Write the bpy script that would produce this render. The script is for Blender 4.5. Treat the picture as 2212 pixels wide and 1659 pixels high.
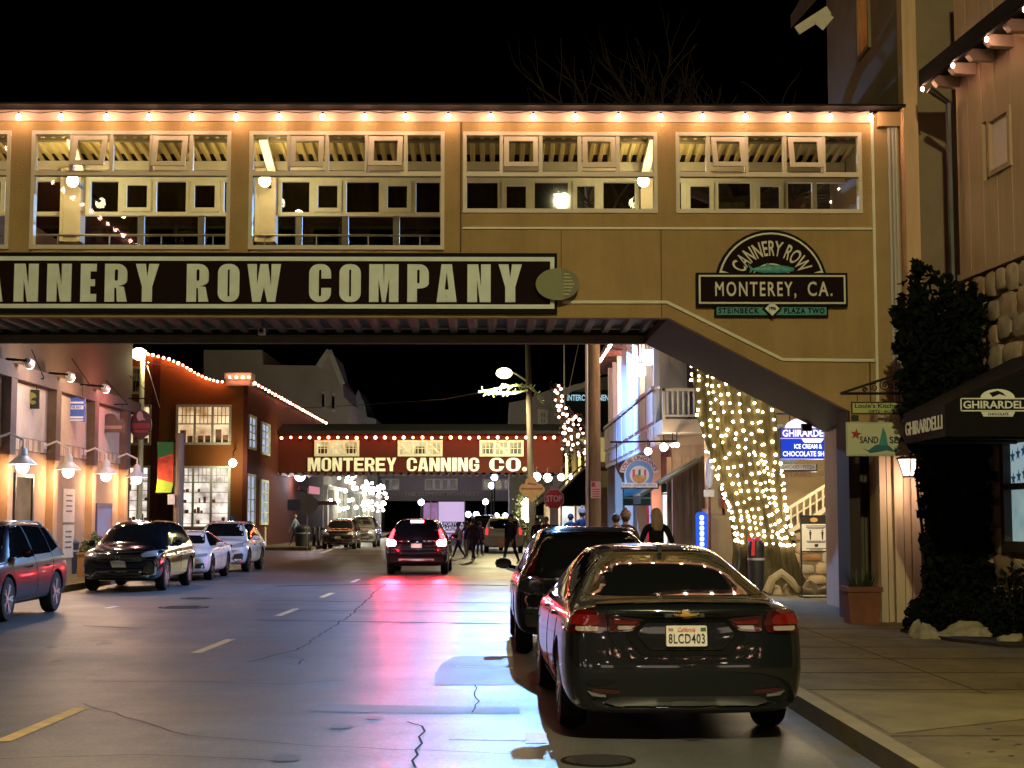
import bpy, bmesh, math, random
from mathutils import Vector, Matrix, Euler
from mathutils import noise as mnoise
from mathutils.bvhtree import BVHTree
from mathutils.geometry import delaunay_2d_cdt, tessellate_polygon
for _o in list(bpy.data.objects):
    bpy.data.objects.remove(_o, do_unlink=True)
SC = bpy.context.scene
COL = SC.collection
rad = math.radians
RNG = random.Random(7)
# ---------------------------------------------------------------- camera
EYE = Vector((0.0, 0.0, 1.65))
FPX = 3324.0                                   # focal length for a picture 2212 wide
cam_d = bpy.data.cameras.new('camera')
cam_d.sensor_width = 36.0
cam_d.lens = FPX / 2212.0 * 36.0
cam_d.clip_start = 0.1
cam_d.clip_end = 2000
cam = bpy.data.objects.new('camera', cam_d)
COL.objects.link(cam)
cam.location = EYE
cam.rotation_euler = Euler((rad(90 + 5.0), 0, rad(-0.534)))
SC.camera = cam
CR = cam.rotation_euler.to_matrix()
# ---------------------------------------------------------------- night sky
world = bpy.data.worlds.new('World')
SC.world = world
world.use_nodes = True
_n = world.node_tree.nodes
_bg = _n['Background']
_sky = _n.new('ShaderNodeTexSky')
_sky.sky_type = 'NISHITA'
_sky.sun_disc = False
_sky.sun_elevation = rad(-7.0)
_sky.sun_rotation = rad(200)
world.node_tree.links.new(_sky.outputs[0], _bg.inputs[0])
_bg.inputs[1].default_value = 0.05
moon_d = bpy.data.lights.new('moon', 'SUN')
moon_d.energy = 0.006
moon_d.angle = rad(0.5)
moon_d.color = (1.0, 0.9, 0.78)
moon = bpy.data.objects.new('moon', moon_d)
COL.objects.link(moon)
moon.rotation_euler = Euler((rad(50), 0, rad(-25)))
SC.view_settings.view_transform = 'Standard'
SC.view_settings.look = 'None'
SC.view_settings.exposure = 0.0
SC.view_settings.gamma = 1.0
SC.view_settings.use_curve_mapping = False
SC.render.engine = 'CYCLES'
SC.cycles.use_denoising = True
SC.cycles.sample_clamp_indirect = 6.0
SC.cycles.max_bounces = 6
SC.cycles.transparent_max_bounces = 16
SC.cycles.caustics_reflective = False
SC.cycles.caustics_refractive = False
SC.cycles.use_light_tree = True
# street lamps: light that the photograph shows (its lamps stand on the poles built below)
LED_POS = Vector((1.0, 43.0, 8.75))
NEAR_POS = Vector((1.8, 3.5, 10.55))
def lamp(name, pos, color, watts, radius=0.12, spot=None, aim=(0, 0, -1), blend=0.5):
    d = bpy.data.lights.new(name, 'SPOT' if spot else 'POINT')
    d.energy = watts
    d.color = color
    d.shadow_soft_size = radius
    if spot:
        d.spot_size = rad(spot)
        d.spot_blend = blend
    o = bpy.data.objects.new(name, d)
    COL.objects.link(o)
    o.location = pos
    o.rotation_euler = Vector(aim).to_track_quat('-Z', 'Y').to_euler()
    return o
lamp('street_lamp_light', LED_POS, (0.25, 0.50, 1.0), 20500, 0.09, 122, (-0.32, -1, -0.52), 1.0)
lamp('street_lamp_light', LED_POS + Vector((-0.3, 0, 0)), (0.30, 0.52, 1.0), 6000, 0.14, 62, (-0.98, 0.22, -0.85), 1.0)
lamp('flood_light', (1.3, 43.45, 8.55), (0.16, 0.38, 1.0), 15000, 0.08, 72, (2.7, 2.9, -4.3), 0.7)
lamp('street_lamp_light', NEAR_POS, (1.0, 0.87, 0.45), 7900, 0.16, 165, (-0.1, 0.55, -1), 0.4)

# ---------------------------------------------------------------- helpers
def at(u, v, Y):
    """point at depth Y that the picture (2212 x 1659) shows at u, v"""
    d = CR @ Vector(((u - 1106.0) / FPX, -(v - 829.5) / FPX, -1.0))
    t = (Y - EYE.y) / d.y
    return EYE + d * t
def gp(u, v, z=0.0):
    d = CR @ Vector(((u - 1106.0) / FPX, -(v - 829.5) / FPX, -1.0))
    t = (z - EYE.z) / d.z
    return EYE + d * t
def X(u, Y, v=1000): return at(u, v, Y).x
def Z(v, Y, u=1075): return at(u, v, Y).z

MATS = {}
def mat(name, col, rough=0.6, metal=0.0, var=0.18, scale=3.0, bump=0.0, bscale=60.0, coat=0.0, spec=0.5, streak=False, stain=0.0):
    if name in MATS: return MATS[name]
    if rough >= 0.65: spec = min(spec, 0.14)
    m = bpy.data.materials.new(name)
    m.use_nodes = True
    nt = m.node_tree
    p = nt.nodes['Principled BSDF']
    p.inputs['Roughness'].default_value = rough
    p.inputs['Metallic'].default_value = metal
    p.inputs['Coat Weight'].default_value = coat
    p.inputs['Coat Roughness'].default_value = 0.04
    p.inputs['Specular IOR Level'].default_value = spec
    c = Vector(col)
    p.inputs['Base Color'].default_value = (*c, 1)
    tc = nt.nodes.new('ShaderNodeTexCoord')
    src = tc.outputs['Object']
    if streak:
        mp = nt.nodes.new('ShaderNodeMapping')
        mp.inputs['Scale'].default_value = (4.0, 4.0, 0.35)
        nt.links.new(src, mp.inputs[0])
        srcv = mp.outputs[0]
    else:
        srcv = src
    if var > 0:
        nz = nt.nodes.new('ShaderNodeTexNoise')
        nz.inputs['Scale'].default_value = scale
        nz.inputs['Detail'].default_value = 6
        nz.inputs['Roughness'].default_value = 0.65
        nt.links.new(srcv, nz.inputs['Vector'])
        mr = nt.nodes.new('ShaderNodeMapRange')
        mr.inputs[1].default_value = 0.3; mr.inputs[2].default_value = 0.7
        nt.links.new(nz.outputs[0], mr.inputs[0])
        mx = nt.nodes.new('ShaderNodeMix'); mx.data_type = 'RGBA'
        mx.inputs[6].default_value = (*(c * (1 - var)), 1)
        mx.inputs[7].default_value = (*[min(0.95, k * (1 + var)) for k in c], 1)
        nt.links.new(mr.outputs[0], mx.inputs[0])
        nt.links.new(mx.outputs[2], p.inputs['Base Color'])
        if rough > 0.25 and metal < 0.5:
            mr2 = nt.nodes.new('ShaderNodeMapRange')
            mr2.inputs[3].default_value = max(0.05, rough - 0.1); mr2.inputs[4].default_value = min(1, rough + 0.12)
            nt.links.new(nz.outputs[0], mr2.inputs[0])
            nt.links.new(mr2.outputs[0], p.inputs['Roughness'])
    if stain > 0:
        mp2 = nt.nodes.new('ShaderNodeMapping'); mp2.inputs['Scale'].default_value = (1.1, 1.1, 0.16); nt.links.new(src, mp2.inputs[0])
        n2 = nt.nodes.new('ShaderNodeTexNoise'); n2.inputs['Scale'].default_value = 1.6; n2.inputs['Detail'].default_value = 7; n2.inputs['Roughness'].default_value = 0.7; nt.links.new(mp2.outputs[0], n2.inputs['Vector'])
        r2 = nt.nodes.new('ShaderNodeMapRange'); r2.inputs[1].default_value = 0.42; r2.inputs[2].default_value = 0.72; r2.inputs[3].default_value = 1.0; r2.inputs[4].default_value = 1 - stain; nt.links.new(n2.outputs[0], r2.inputs[0])
        hs = nt.nodes.new('ShaderNodeHueSaturation'); nt.links.new(r2.outputs[0], hs.inputs['Value'])
        nt.links.new(p.inputs['Base Color'].links[0].from_socket, hs.inputs['Color']); nt.links.new(hs.outputs[0], p.inputs['Base Color'])
    if bump > 0:
        nb = nt.nodes.new('ShaderNodeTexNoise')
        nb.inputs['Scale'].default_value = bscale
        nb.inputs['Detail'].default_value = 4
        nt.links.new(srcv if streak else src, nb.inputs['Vector'])
        b = nt.nodes.new('ShaderNodeBump')
        b.inputs['Strength'].default_value = bump
        b.inputs['Distance'].default_value = 0.02
        nt.links.new(nb.outputs[0], b.inputs['Height'])
        nt.links.new(b.outputs[0], p.inputs['Normal'])
    MATS[name] = m
    return m
def emit(name, col, strength, back=None):
    if name in MATS: return MATS[name]
    m = bpy.data.materials.new(name)
    m.use_nodes = True
    nt = m.node_tree
    nt.nodes.remove(nt.nodes['Principled BSDF'])
    e = nt.nodes.new('ShaderNodeEmission')
    e.inputs[0].default_value = (*col, 1)
    e.inputs[1].default_value = strength
    nt.links.new(e.outputs[0], nt.nodes['Material Output'].inputs[0])
    MATS[name] = m
    return m
def emit_noise(name, col_a, col_b, strength, scale=3.0):
    if name in MATS: return MATS[name]
    m = emit(name, col_a, strength)
    nt = m.node_tree
    e = [n for n in nt.nodes if n.type == 'EMISSION'][0]
    tc = nt.nodes.new('ShaderNodeTexCoord')
    nz = nt.nodes.new('ShaderNodeTexNoise'); nz.inputs['Scale'].default_value = scale; nz.inputs['Detail'].default_value = 5
    nt.links.new(tc.outputs['Object'], nz.inputs['Vector'])
    mr = nt.nodes.new('ShaderNodeMapRange'); mr.inputs[1].default_value = 0.35; mr.inputs[2].default_value = 0.65
    nt.links.new(nz.outputs[0], mr.inputs[0])
    mx = nt.nodes.new('ShaderNodeMix'); mx.data_type = 'RGBA'
    mx.inputs[6].default_value = (*col_a, 1); mx.inputs[7].default_value = (*col_b, 1)
    nt.links.new(mr.outputs[0], mx.inputs[0])
    nt.links.new(mx.outputs[2], e.inputs[0])
    return m
def glass(name, tint=(1, 1, 1), gloss=1.0, rough=0.02):
    if name in MATS: return MATS[name]
    m = bpy.data.materials.new(name)
    m.use_nodes = True
    nt = m.node_tree
    nt.nodes.remove(nt.nodes['Principled BSDF'])
    t = nt.nodes.new('ShaderNodeBsdfTransparent'); t.inputs[0].default_value = (*tint, 1)
    g = nt.nodes.new('ShaderNodeBsdfGlossy'); g.inputs['Roughness'].default_value = rough
    f = nt.nodes.new('ShaderNodeFresnel'); f.inputs[0].default_value = 1.5
    mm = nt.nodes.new('ShaderNodeMath'); mm.operation = 'MULTIPLY'; mm.inputs[1].default_value = gloss
    ge = nt.nodes.new('ShaderNodeNewGeometry'); sb_ = nt.nodes.new('ShaderNodeMath'); sb_.operation = 'SUBTRACT'; sb_.inputs[0].default_value = 1.0; nt.links.new(ge.outputs['Backfacing'], sb_.inputs[1])
    m3 = nt.nodes.new('ShaderNodeMath'); m3.operation = 'MULTIPLY'; nt.links.new(f.outputs[0], m3.inputs[0]); nt.links.new(sb_.outputs[0], m3.inputs[1])
    nt.links.new(m3.outputs[0], mm.inputs[0])
    mix = nt.nodes.new('ShaderNodeMixShader')
    nt.links.new(mm.outputs[0], mix.inputs[0]); nt.links.new(t.outputs[0], mix.inputs[1]); nt.links.new(g.outputs[0], mix.inputs[2])
    nt.links.new(mix.outputs[0], nt.nodes['Material Output'].inputs[0])
    MATS[name] = m
    return m

def tag(o, label=None, cat=None, group=None, kind=None):
    if label: o['label'] = label
    if cat: o['category'] = cat
    if group: o['group'] = group
    if kind: o['kind'] = kind
    return o
def thing(name, label, cat, loc=(0, 0, 0), rz=0.0, group=None):
    o = bpy.data.objects.new(name, None)
    o.empty_display_size = 0.3
    COL.objects.link(o)
    o.location = loc
    o.rotation_euler = (0, 0, rz)
    return tag(o, label, cat, group)
def chain_loc(p):
    v = Vector((0, 0, 0))
    while p is not None:
        v += p.location
        p = p.parent
    return v
class MB:
    """collects shapes and links them as one mesh object"""
    def __init__(s): s.v = []; s.f = []; s.mi = []; s.cur = 0
    def add(s, vs, fs):
        n = len(s.v)
        s.v += [Vector(a) for a in vs]
        s.f += [[i + n for i in f] for f in fs]
        s.mi += [s.cur] * len(fs)
        return s
    def box(s, x0, x1, y0, y1, z0, z1):
        if x0 > x1: x0, x1 = x1, x0
        if y0 > y1: y0, y1 = y1, y0
        if z0 > z1: z0, z1 = z1, z0
        vs = [(x0, y0, z0), (x1, y0, z0), (x1, y1, z0), (x0, y1, z0), (x0, y0, z1), (x1, y0, z1), (x1, y1, z1), (x0, y1, z1)]
        return s.add(vs, [(3, 2, 1, 0), (4, 5, 6, 7), (0, 1, 5, 4), (1, 2, 6, 5), (2, 3, 7, 6), (3, 0, 4, 7)])
    def obox(s, c, ax, ay, az, hx, hy, hz):
        c = Vector(c); ax = Vector(ax).normalized() * hx; ay = Vector(ay).normalized() * hy; az = Vector(az).normalized() * hz
        vs = [c - ax - ay - az, c + ax - ay - az, c + ax + ay - az, c - ax + ay - az, c - ax - ay + az, c + ax - ay + az, c + ax + ay + az, c - ax + ay + az]
        return s.add(vs, [(3, 2, 1, 0), (4, 5, 6, 7), (0, 1, 5, 4), (1, 2, 6, 5), (2, 3, 7, 6), (3, 0, 4, 7)])
    def beam(s, p0, p1, w, h):
        p0 = Vector(p0); p1 = Vector(p1); d = (p1 - p0)
        up = Vector((0, 0, 1)) if abs(d.normalized().z) < 0.95 else Vector((0, 1, 0))
        sx = d.cross(up).normalized(); sz = sx.cross(d).normalized()
        return s.obox((p0 + p1) / 2, d, sx, sz, d.length / 2, w / 2, h / 2)
    def prism(s, poly, y0, y1):
        n = len(poly)
        vs = [(x, y0, z) for x, z in poly] + [(x, y1, z) for x, z in poly]
        return s._caps(vs, n, [(x, z) for x, z in poly])
    def prism_x(s, poly, x0, x1):
        n = len(poly)
        vs = [(x0, y, z) for y, z in poly] + [(x1, y, z) for y, z in poly]
        return s._caps(vs, n, poly)
    def prism_z(s, poly, z0, z1):
        n = len(poly)
        vs = [(x, y, z0) for x, y in poly] + [(x, y, z1) for x, y in poly]
        return s._caps(vs, n, poly)
    def _caps(s, vs, n, p2):
        tri = tessellate_polygon([[Vector((a, b, 0)) for a, b in p2]])
        fs = [tuple(t) for t in tri] + [tuple(i + n for i in reversed(t)) for t in tri]
        fs += [(i, (i + 1) % n, (i + 1) % n + n, i + n) for i in range(n)]
        return s.add(vs, fs)
    def cyl(s, p0, p1, r0, r1=None, n=10, cap=True):
        r1 = r0 if r1 is None else r1
        p0 = Vector(p0); p1 = Vector(p1); d = (p1 - p0).normalized()
        a = d.cross(Vector((0, 0, 1)) if abs(d.z) < 0.9 else Vector((1, 0, 0))).normalized(); b = d.cross(a)
        vs = []
        for p, r in ((p0, r0), (p1, r1)):
            vs += [p + (a * math.cos(2 * math.pi * i / n) + b * math.sin(2 * math.pi * i / n)) * r for i in range(n)]
        fs = [(i, (i + 1) % n, (i + 1) % n + n, i + n) for i in range(n)]
        if cap: fs += [tuple(range(n - 1, -1, -1)), tuple(range(n, 2 * n))]
        return s.add(vs, fs)
    def tube(s, pts, r, n=6):
        pts = [Vector(p) for p in pts]
        rs = r if isinstance(r, (list, tuple)) else [r] * len(pts)
        vs = []; a = None
        for k, p in enumerate(pts):
            d = (pts[min(k + 1, len(pts) - 1)] - pts[max(k - 1, 0)]).normalized()
            if a is None: a = d.cross(Vector((0, 0, 1)) if abs(d.z) < 0.9 else Vector((1, 0, 0))).normalized()
            a = (a - d * a.dot(d)).normalized(); b = d.cross(a)
            vs += [p + (a * math.cos(2 * math.pi * i / n) + b * math.sin(2 * math.pi * i / n)) * rs[k] for i in range(n)]
        fs = []
        for k in range(len(pts) - 1):
            fs += [(k * n + i, k * n + (i + 1) % n, (k + 1) * n + (i + 1) % n, (k + 1) * n + i) for i in range(n)]
        fs += [tuple(range(n - 1, -1, -1)), tuple(range((len(pts) - 1) * n, len(pts) * n))]
        return s.add(vs, fs)
    def lathe(s, prof, c=(0, 0, 0), n=16, axis='z', cap=True):
        vs = []
        for r, h in prof:
            for i in range(n):
                a = 2 * math.pi * i / n
                if axis == 'z': q = (r * math.cos(a), r * math.sin(a), h)
                elif axis == 'x': q = (h, r * math.cos(a), r * math.sin(a))
                else: q = (r * math.cos(a), h, r * math.sin(a))
                vs.append(Vector(c) + Vector(q))
        fs = []
        for k in range(len(prof) - 1):
            fs += [(k * n + i, k * n + (i + 1) % n, (k + 1) * n + (i + 1) % n, (k + 1) * n + i) for i in range(n)]
        if cap: fs += [tuple(range(n - 1, -1, -1)), tuple(range((len(prof) - 1) * n, len(prof) * n))]
        return s.add(vs, fs)
    def ball(s, c, r, nu=8, nv=6, sc=(1, 1, 1)):
        c = Vector(c); vs = [c + Vector((0, 0, r * sc[2]))]
        for j in range(1, nv):
            t = math.pi * j / nv
            for i in range(nu):
                a = 2 * math.pi * i / nu
                vs.append(c + Vector((r * sc[0] * math.sin(t) * math.cos(a), r * sc[1] * math.sin(t) * math.sin(a), r * sc[2] * math.cos(t))))
        vs.append(c - Vector((0, 0, r * sc[2])))
        fs = [(0, 1 + i, 1 + (i + 1) % nu) for i in range(nu)]
        for j in range(nv - 2):
            b = 1 + j * nu
            fs += [(b + i, b + nu + i, b + nu + (i + 1) % nu, b + (i + 1) % nu) for i in range(nu)]
        b = 1 + (nv - 2) * nu
        fs += [(b + i, len(vs) - 1, b + (i + 1) % nu) for i in range(nu)]
        return s.add(vs, fs)
    def quad(s, a, b, c, d): return s.add([a, b, c, d], [(0, 1, 2, 3)])
    def mesh(s, name, mats, smooth=False, fix=True):
        me = bpy.data.meshes.new(name)
        me.from_pydata([tuple(v) for v in s.v], [], s.f)
        for m in (mats if isinstance(mats, (list, tuple)) else [mats]): me.materials.append(m)
        if s.mi and max(s.mi) > 0: me.polygons.foreach_set('material_index', s.mi)
        if fix:
            bm = bmesh.new(); bm.from_mesh(me)
            bmesh.ops.recalc_face_normals(bm, faces=bm.faces)
            bm.to_mesh(me); bm.free()
        if smooth:
            me.polygons.foreach_set('use_smooth', [True] * len(me.polygons))
            me.set_sharp_from_angle(angle=rad(smooth if smooth is not True else 40))
        me.update()
        return me
    def build(s, name, mats, parent=None, smooth=False, local=False, label=None, cat=None, group=None, kind=None, fix=True):
        loc = Vector((0, 0, 0))
        if not local:
            if parent is not None:
                off = chain_loc(parent)
            else:
                lo = Vector([min(v[i] for v in s.v) for i in range(3)]); hi = Vector([max(v[i] for v in s.v) for i in range(3)])
                off = Vector(((lo.x + hi.x) / 2, (lo.y + hi.y) / 2, lo.z)); loc = off
            s.v = [v - off for v in s.v]
        me = s.mesh(name, mats, smooth, fix)
        o = bpy.data.objects.new(name, me)
        COL.objects.link(o)
        o.location = loc
        if parent is not None: o.parent = parent
        return tag(o, label, cat, group, kind)
def inst(src, loc, parent=None, rz=None, scale=None, name=None):
    c = src.copy(); COL.objects.link(c)
    c.parent = parent if parent is not None else src.parent
    c.location = loc
    if rz is not None: c.rotation_euler = (0, 0, rz)
    if scale is not None: c.scale = scale
    return c
def kids(o): return [c for c in COL.objects if c.parent == o]
def copy_tree(o, parent=None, ch=None):
    if ch is None:
        ch = {}
        for q in COL.objects:
            if q.parent: ch.setdefault(q.parent.name, []).append(q)
    c = o.copy(); COL.objects.link(c)
    if parent is not None: c.parent = parent
    for k in ch.get(o.name, []): copy_tree(k, c, ch)
    return c
# surfaces seen flat-on: S maps (a, b, c) = along, up, outward to the world
class S:
    def __init__(s, axis, pos): s.axis = axis; s.pos = pos
    def pt(s, a, b, c=0.0):
        if s.axis == 'F': return Vector((a, s.pos - c, b))       # faces the camera (-Y)
        if s.axis == 'R': return Vector((s.pos + c, a, b))       # faces +X
        return Vector((s.pos - c, a, b))                         # 'L' faces -X
    def box(s, mb, a0, a1, b0, b1, c0, c1):
        p = s.pt(a0, b0, c0); q = s.pt(a1, b1, c1)
        return mb.box(p.x, q.x, p.y, q.y, p.z, q.z)
    def poly(s, mb, pts, c0, c1):
        n = len(pts)
        vs = [s.pt(a, b, c0) for a, b in pts] + [s.pt(a, b, c1) for a, b in pts]
        return mb._caps(vs, n, pts)
def window(parent, sf, a0, a1, b0, b1, cols, rows, fm, pm, fw=0.07, mw=0.035, c0=0.0, depth=0.07, pane_back=0.03, solid=True):
    """window part (frame, sill and glazing bars) with its panes as sub-parts"""
    m = MB()
    sf.box(m, a0, a1, b0, b0 + fw, c0, c0 + depth); sf.box(m, a0, a1, b1 - fw, b1, c0, c0 + depth)
    sf.box(m, a0, a0 + fw, b0 + fw, b1 - fw, c0, c0 + depth); sf.box(m, a1 - fw, a1, b0 + fw, b1 - fw, c0, c0 + depth)
    w = m.build('window', fm, parent)
    aw = (a1 - a0 - 2 * fw) / cols; bh = (b1 - b0 - 2 * fw) / rows
    for i in range(1, cols):
        k = MB(); sf.box(k, a0 + fw + i * aw - mw / 2, a0 + fw + i * aw + mw / 2, b0 + fw, b1 - fw, c0 + 0.004, c0 + depth * 0.8); k.build('glazing_bar', fm, w)
    for j in range(1, rows):
        k = MB(); sf.box(k, a0 + fw, a1 - fw, b0 + fw + j * bh - mw / 2, b0 + fw + j * bh + mw / 2, c0 + 0.006, c0 + depth * 0.7); k.build('glazing_bar', fm, w)
    p = MB(); sf.box(p, a0 + fw, a1 - fw, b0 + fw, b1 - fw, c0 - pane_back, c0 - pane_back + 0.008)
    p.build('pane', pm, w)
    return w

# ---------------------------------------------------------------- lettering
def font_mesh(text, bold=0.0, extrude=0.5, shear=0.0, spacing=1.0):
    cu = bpy.data.curves.new('lettering', 'FONT')
    cu.body = text
    cu.offset = bold
    cu.shear = shear
    cu.space_character = spacing
    cu.resolution_u = 3
    o = bpy.data.objects.new('lettering', cu)
    COL.objects.link(o)
    bpy.context.view_layer.update()
    me = bpy.data.meshes.new_from_object(o.evaluated_get(bpy.context.evaluated_depsgraph_get()))
    bpy.data.objects.remove(o); bpy.data.curves.remove(cu)
    vs = [v.co.copy() for v in me.vertices]; fs = [tuple(p.vertices) for p in me.polygons]
    bpy.data.meshes.remove(me)
    return vs, fs
def lettering(text, origin, xd, zd, w, h, m, parent=None, bold=0.0, depth=0.012, name='lettering', shear=0.0, spacing=1.0, arc=None, local=False):
    """raised letters filling w x h, centred on origin; arc = (radius) bends them round a centre below the origin"""
    vs, fs = font_mesh(text, bold, 0, shear, spacing)
    x0 = min(v.x for v in vs); x1 = max(v.x for v in vs); y0 = min(v.y for v in vs); y1 = max(v.y for v in vs)
    if len(vs) == 0: return None
    xd = Vector(xd).normalized(); zd = Vector(zd).normalized(); nd = xd.cross(zd); origin = Vector(origin)
    fl = []
    for v in vs:
        a = ((v.x - x0) / (x1 - x0) - 0.5) * w; b = ((v.y - y0) / (y1 - y0) - 0.5) * h
        if arc:
            t = a / arc; r = arc + b
            a = r * math.sin(t); b = r * math.cos(t) - arc
        fl.append((a, b))
    mb = MB()
    pts = [origin + xd * a + zd * b + nd * depth for a, b in fl]
    mb.add(pts, fs)
    # side walls
    ed = {}
    for f in fs:
        for i in range(len(f)):
            e = (f[i], f[(i + 1) % len(f)])
            if (e[1], e[0]) in ed: del ed[(e[1], e[0])]
            else: ed[e] = 1
    back = [p - nd * (depth + 0.002) for p in pts]
    n = len(mb.v); mb.v += back
    for a, b in ed: mb.f.append([a, n + a, n + b, b]); mb.mi.append(0)
    return mb.build(name, m, parent, local=local, fix=False)
def arc_pts(cx, cy, rx, ry, a0, a1, n=7):
    return [(cx + rx * math.cos(rad(a0 + (a1 - a0) * i / n)), cy + ry * math.sin(rad(a0 + (a1 - a0) * i / n))) for i in range(n + 1)]
def rrect(x0, y0, x1, y1, r, n=5):
    r = min(r, (x1 - x0) / 2, (y1 - y0) / 2)
    return arc_pts(x1 - r, y0 + r, r, r, -90, 0, n) + arc_pts(x1 - r, y1 - r, r, r, 0, 90, n) + arc_pts(x0 + r, y1 - r, r, r, 90, 180, n) + arc_pts(x0 + r, y0 + r, r, r, 180, 270, n)
def glyph(ch, w, h, t, bar=None):
    """heavy block letters as closed outlines (first outline outer, others holes)"""
    e = bar or 0.2 * h
    R = 0.42 * w
    if ch == 'N': return [[(0, 0), (0, h), (t * 1.12, h), (w - t, 0.40 * h), (w - t, h), (w, h), (w, 0), (w - t * 1.12, 0), (t, 0.60 * h), (t, 0)]]
    if ch == 'E': return [[(0, 0), (0, h), (w, h), (w, h - e), (t, h - e), (t, 0.5 * h + e * 0.45), (w * 0.9, 0.5 * h + e * 0.45), (w * 0.9, 0.5 * h - e * 0.45), (t, 0.5 * h - e * 0.45), (t, e), (w, e), (w, 0)]]
    if ch in 'PR':
        hb = 0.42 * h if ch == 'R' else 0.36 * h
        top = [(0, 0), (0, h), (w - R, h)] + list(reversed(arc_pts(w - R, h - R, R, R, 0, 90, 5)))[1:] + list(reversed(arc_pts(w - R, hb + R * 0.6, R, R * 0.6, -90, 0, 4)))
        if ch == 'R': o = top + [(w * 0.86, hb * 0.93), (w, 0), (w - t * 1.02, 0), (w * 0.52, hb * 0.86), (t, hb * 0.86), (t, 0)]
        else: o = top + [(t, hb), (t, 0)]
        return [o, rrect(t, hb + 0.13 * h, w - t * 0.95, h - 0.14 * h, 0.1 * w, 3)]
    if ch == 'Y': return [[(0, h), (t * 1.02, h), (w * 0.5, 0.64 * h), (w - t * 1.02, h), (w, h), (w * 0.5 + t * 0.52, 0.40 * h), (w * 0.5 + t * 0.52, 0), (w * 0.5 - t * 0.52, 0), (w * 0.5 - t * 0.52, 0.40 * h)]]
    if ch == 'O': return [rrect(0, 0, w, h, R, 6), rrect(t, 0.14 * h, w - t, 0.86 * h, 0.1 * w, 4)]
    if ch in 'CG':
        o = [(w, 0.62 * h)] + arc_pts(w - R, h - R, R, R, 0, 90, 5) + arc_pts(R, h - R, R, R, 90, 180, 5) + arc_pts(R, R, R, R, 180, 270, 5) + arc_pts(w - R, R, R, R, 270, 360, 5)
        if ch == 'C': o += [(w, 0.37 * h), (w - t, 0.37 * h)]
        else: o += [(w, 0.52 * h), (w * 0.5, 0.52 * h), (w * 0.5, 0.38 * h), (w - t, 0.38 * h)]
        ri = 0.08 * w
        o += arc_pts(w - t - ri, 0.14 * h + ri, ri, ri, 0, -90, 3) + arc_pts(t + ri, 0.14 * h + ri, ri, ri, 270, 180, 3) + arc_pts(t + ri, 0.86 * h - ri, ri, ri, 180, 90, 3) + arc_pts(w - t - ri, 0.86 * h - ri, ri, ri, 90, 0, 3) + [(w - t, 0.62 * h)]
        return [o]
    if ch == 'A': return [[(0, 0), (0.24 * w, h), (0.76 * w, h), (w, 0), (w - t * 1.0, 0), (w - t * 1.0 - 0.03 * w, 0.17 * h), (t + 0.03 * w, 0.17 * h), (t, 0)], [(0.40 * w, 0.33 * h), (0.60 * w, 0.33 * h), (0.5 * w, 0.80 * h)]]
    if ch == 'M': return [[(0, 0), (0, h), (t * 1.5, h), (w * 0.5, 0.42 * h), (w - t * 1.5, h), (w, h), (w, 0), (w - t, 0), (w - t, 0.62 * h), (w * 0.56, 0), (w * 0.44, 0), (t, 0.62 * h), (t, 0)]]
    if ch == 'W': return [[(0, h), (t, h), (w * 0.29, 0.42 * h), (w * 0.5 - t * 0.42, h), (w * 0.5 + t * 0.42, h), (w * 0.71, 0.42 * h), (w - t, h), (w, h), (w * 0.84, 0), (w * 0.60, 0), (w * 0.5, 0.40 * h), (w * 0.40, 0), (w * 0.16, 0)]]
    if ch == 'T': return [[(w * 0.5 - t / 2, 0), (w * 0.5 - t / 2, h - e), (0, h - e), (0, h), (w, h), (w, h - e), (w * 0.5 + t / 2, h - e), (w * 0.5 + t / 2, 0)]]
    if ch == 'I': return [[(0, 0), (0, h), (w, h), (w, 0)]]
    return [rrect(0, 0, w, h, 0.5 * w, 5)]
def block_letter(ch, x0, x1, z0, z1, y, m, parent, t=None, depth=0.02, bar=None):
    w = x1 - x0; h = z1 - z0
    t = t or 0.37 * w
    cu = bpy.data.curves.new('letter', 'CURVE'); cu.dimensions = '2D'; cu.fill_mode = 'BOTH'; cu.extrude = depth / 2
    for out in glyph(ch, w, h, t, bar):
        sp = cu.splines.new('POLY'); sp.points.add(len(out) - 1)
        for i, (a, b) in enumerate(out): sp.points[i].co = (a, b, 0, 1)
        sp.use_cyclic_u = True
    o = bpy.data.objects.new('letter', cu); COL.objects.link(o)
    bpy.context.view_layer.update()
    me = bpy.data.meshes.new_from_object(o.evaluated_get(bpy.context.evaluated_depsgraph_get()))
    bpy.data.objects.remove(o); bpy.data.curves.remove(cu)
    off = chain_loc(parent)
    mt = Matrix(((1, 0, 0, x0 - off.x), (0, 0, -1, y - off.y), (0, 1, 0, z0 - off.z), (0, 0, 0, 1)))
    me.transform(mt); me.name = 'letter'
    me.materials.clear(); me.materials.append(m)
    ob = bpy.data.objects.new('letter', me); COL.objects.link(ob); ob.parent = parent
    return ob
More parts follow.
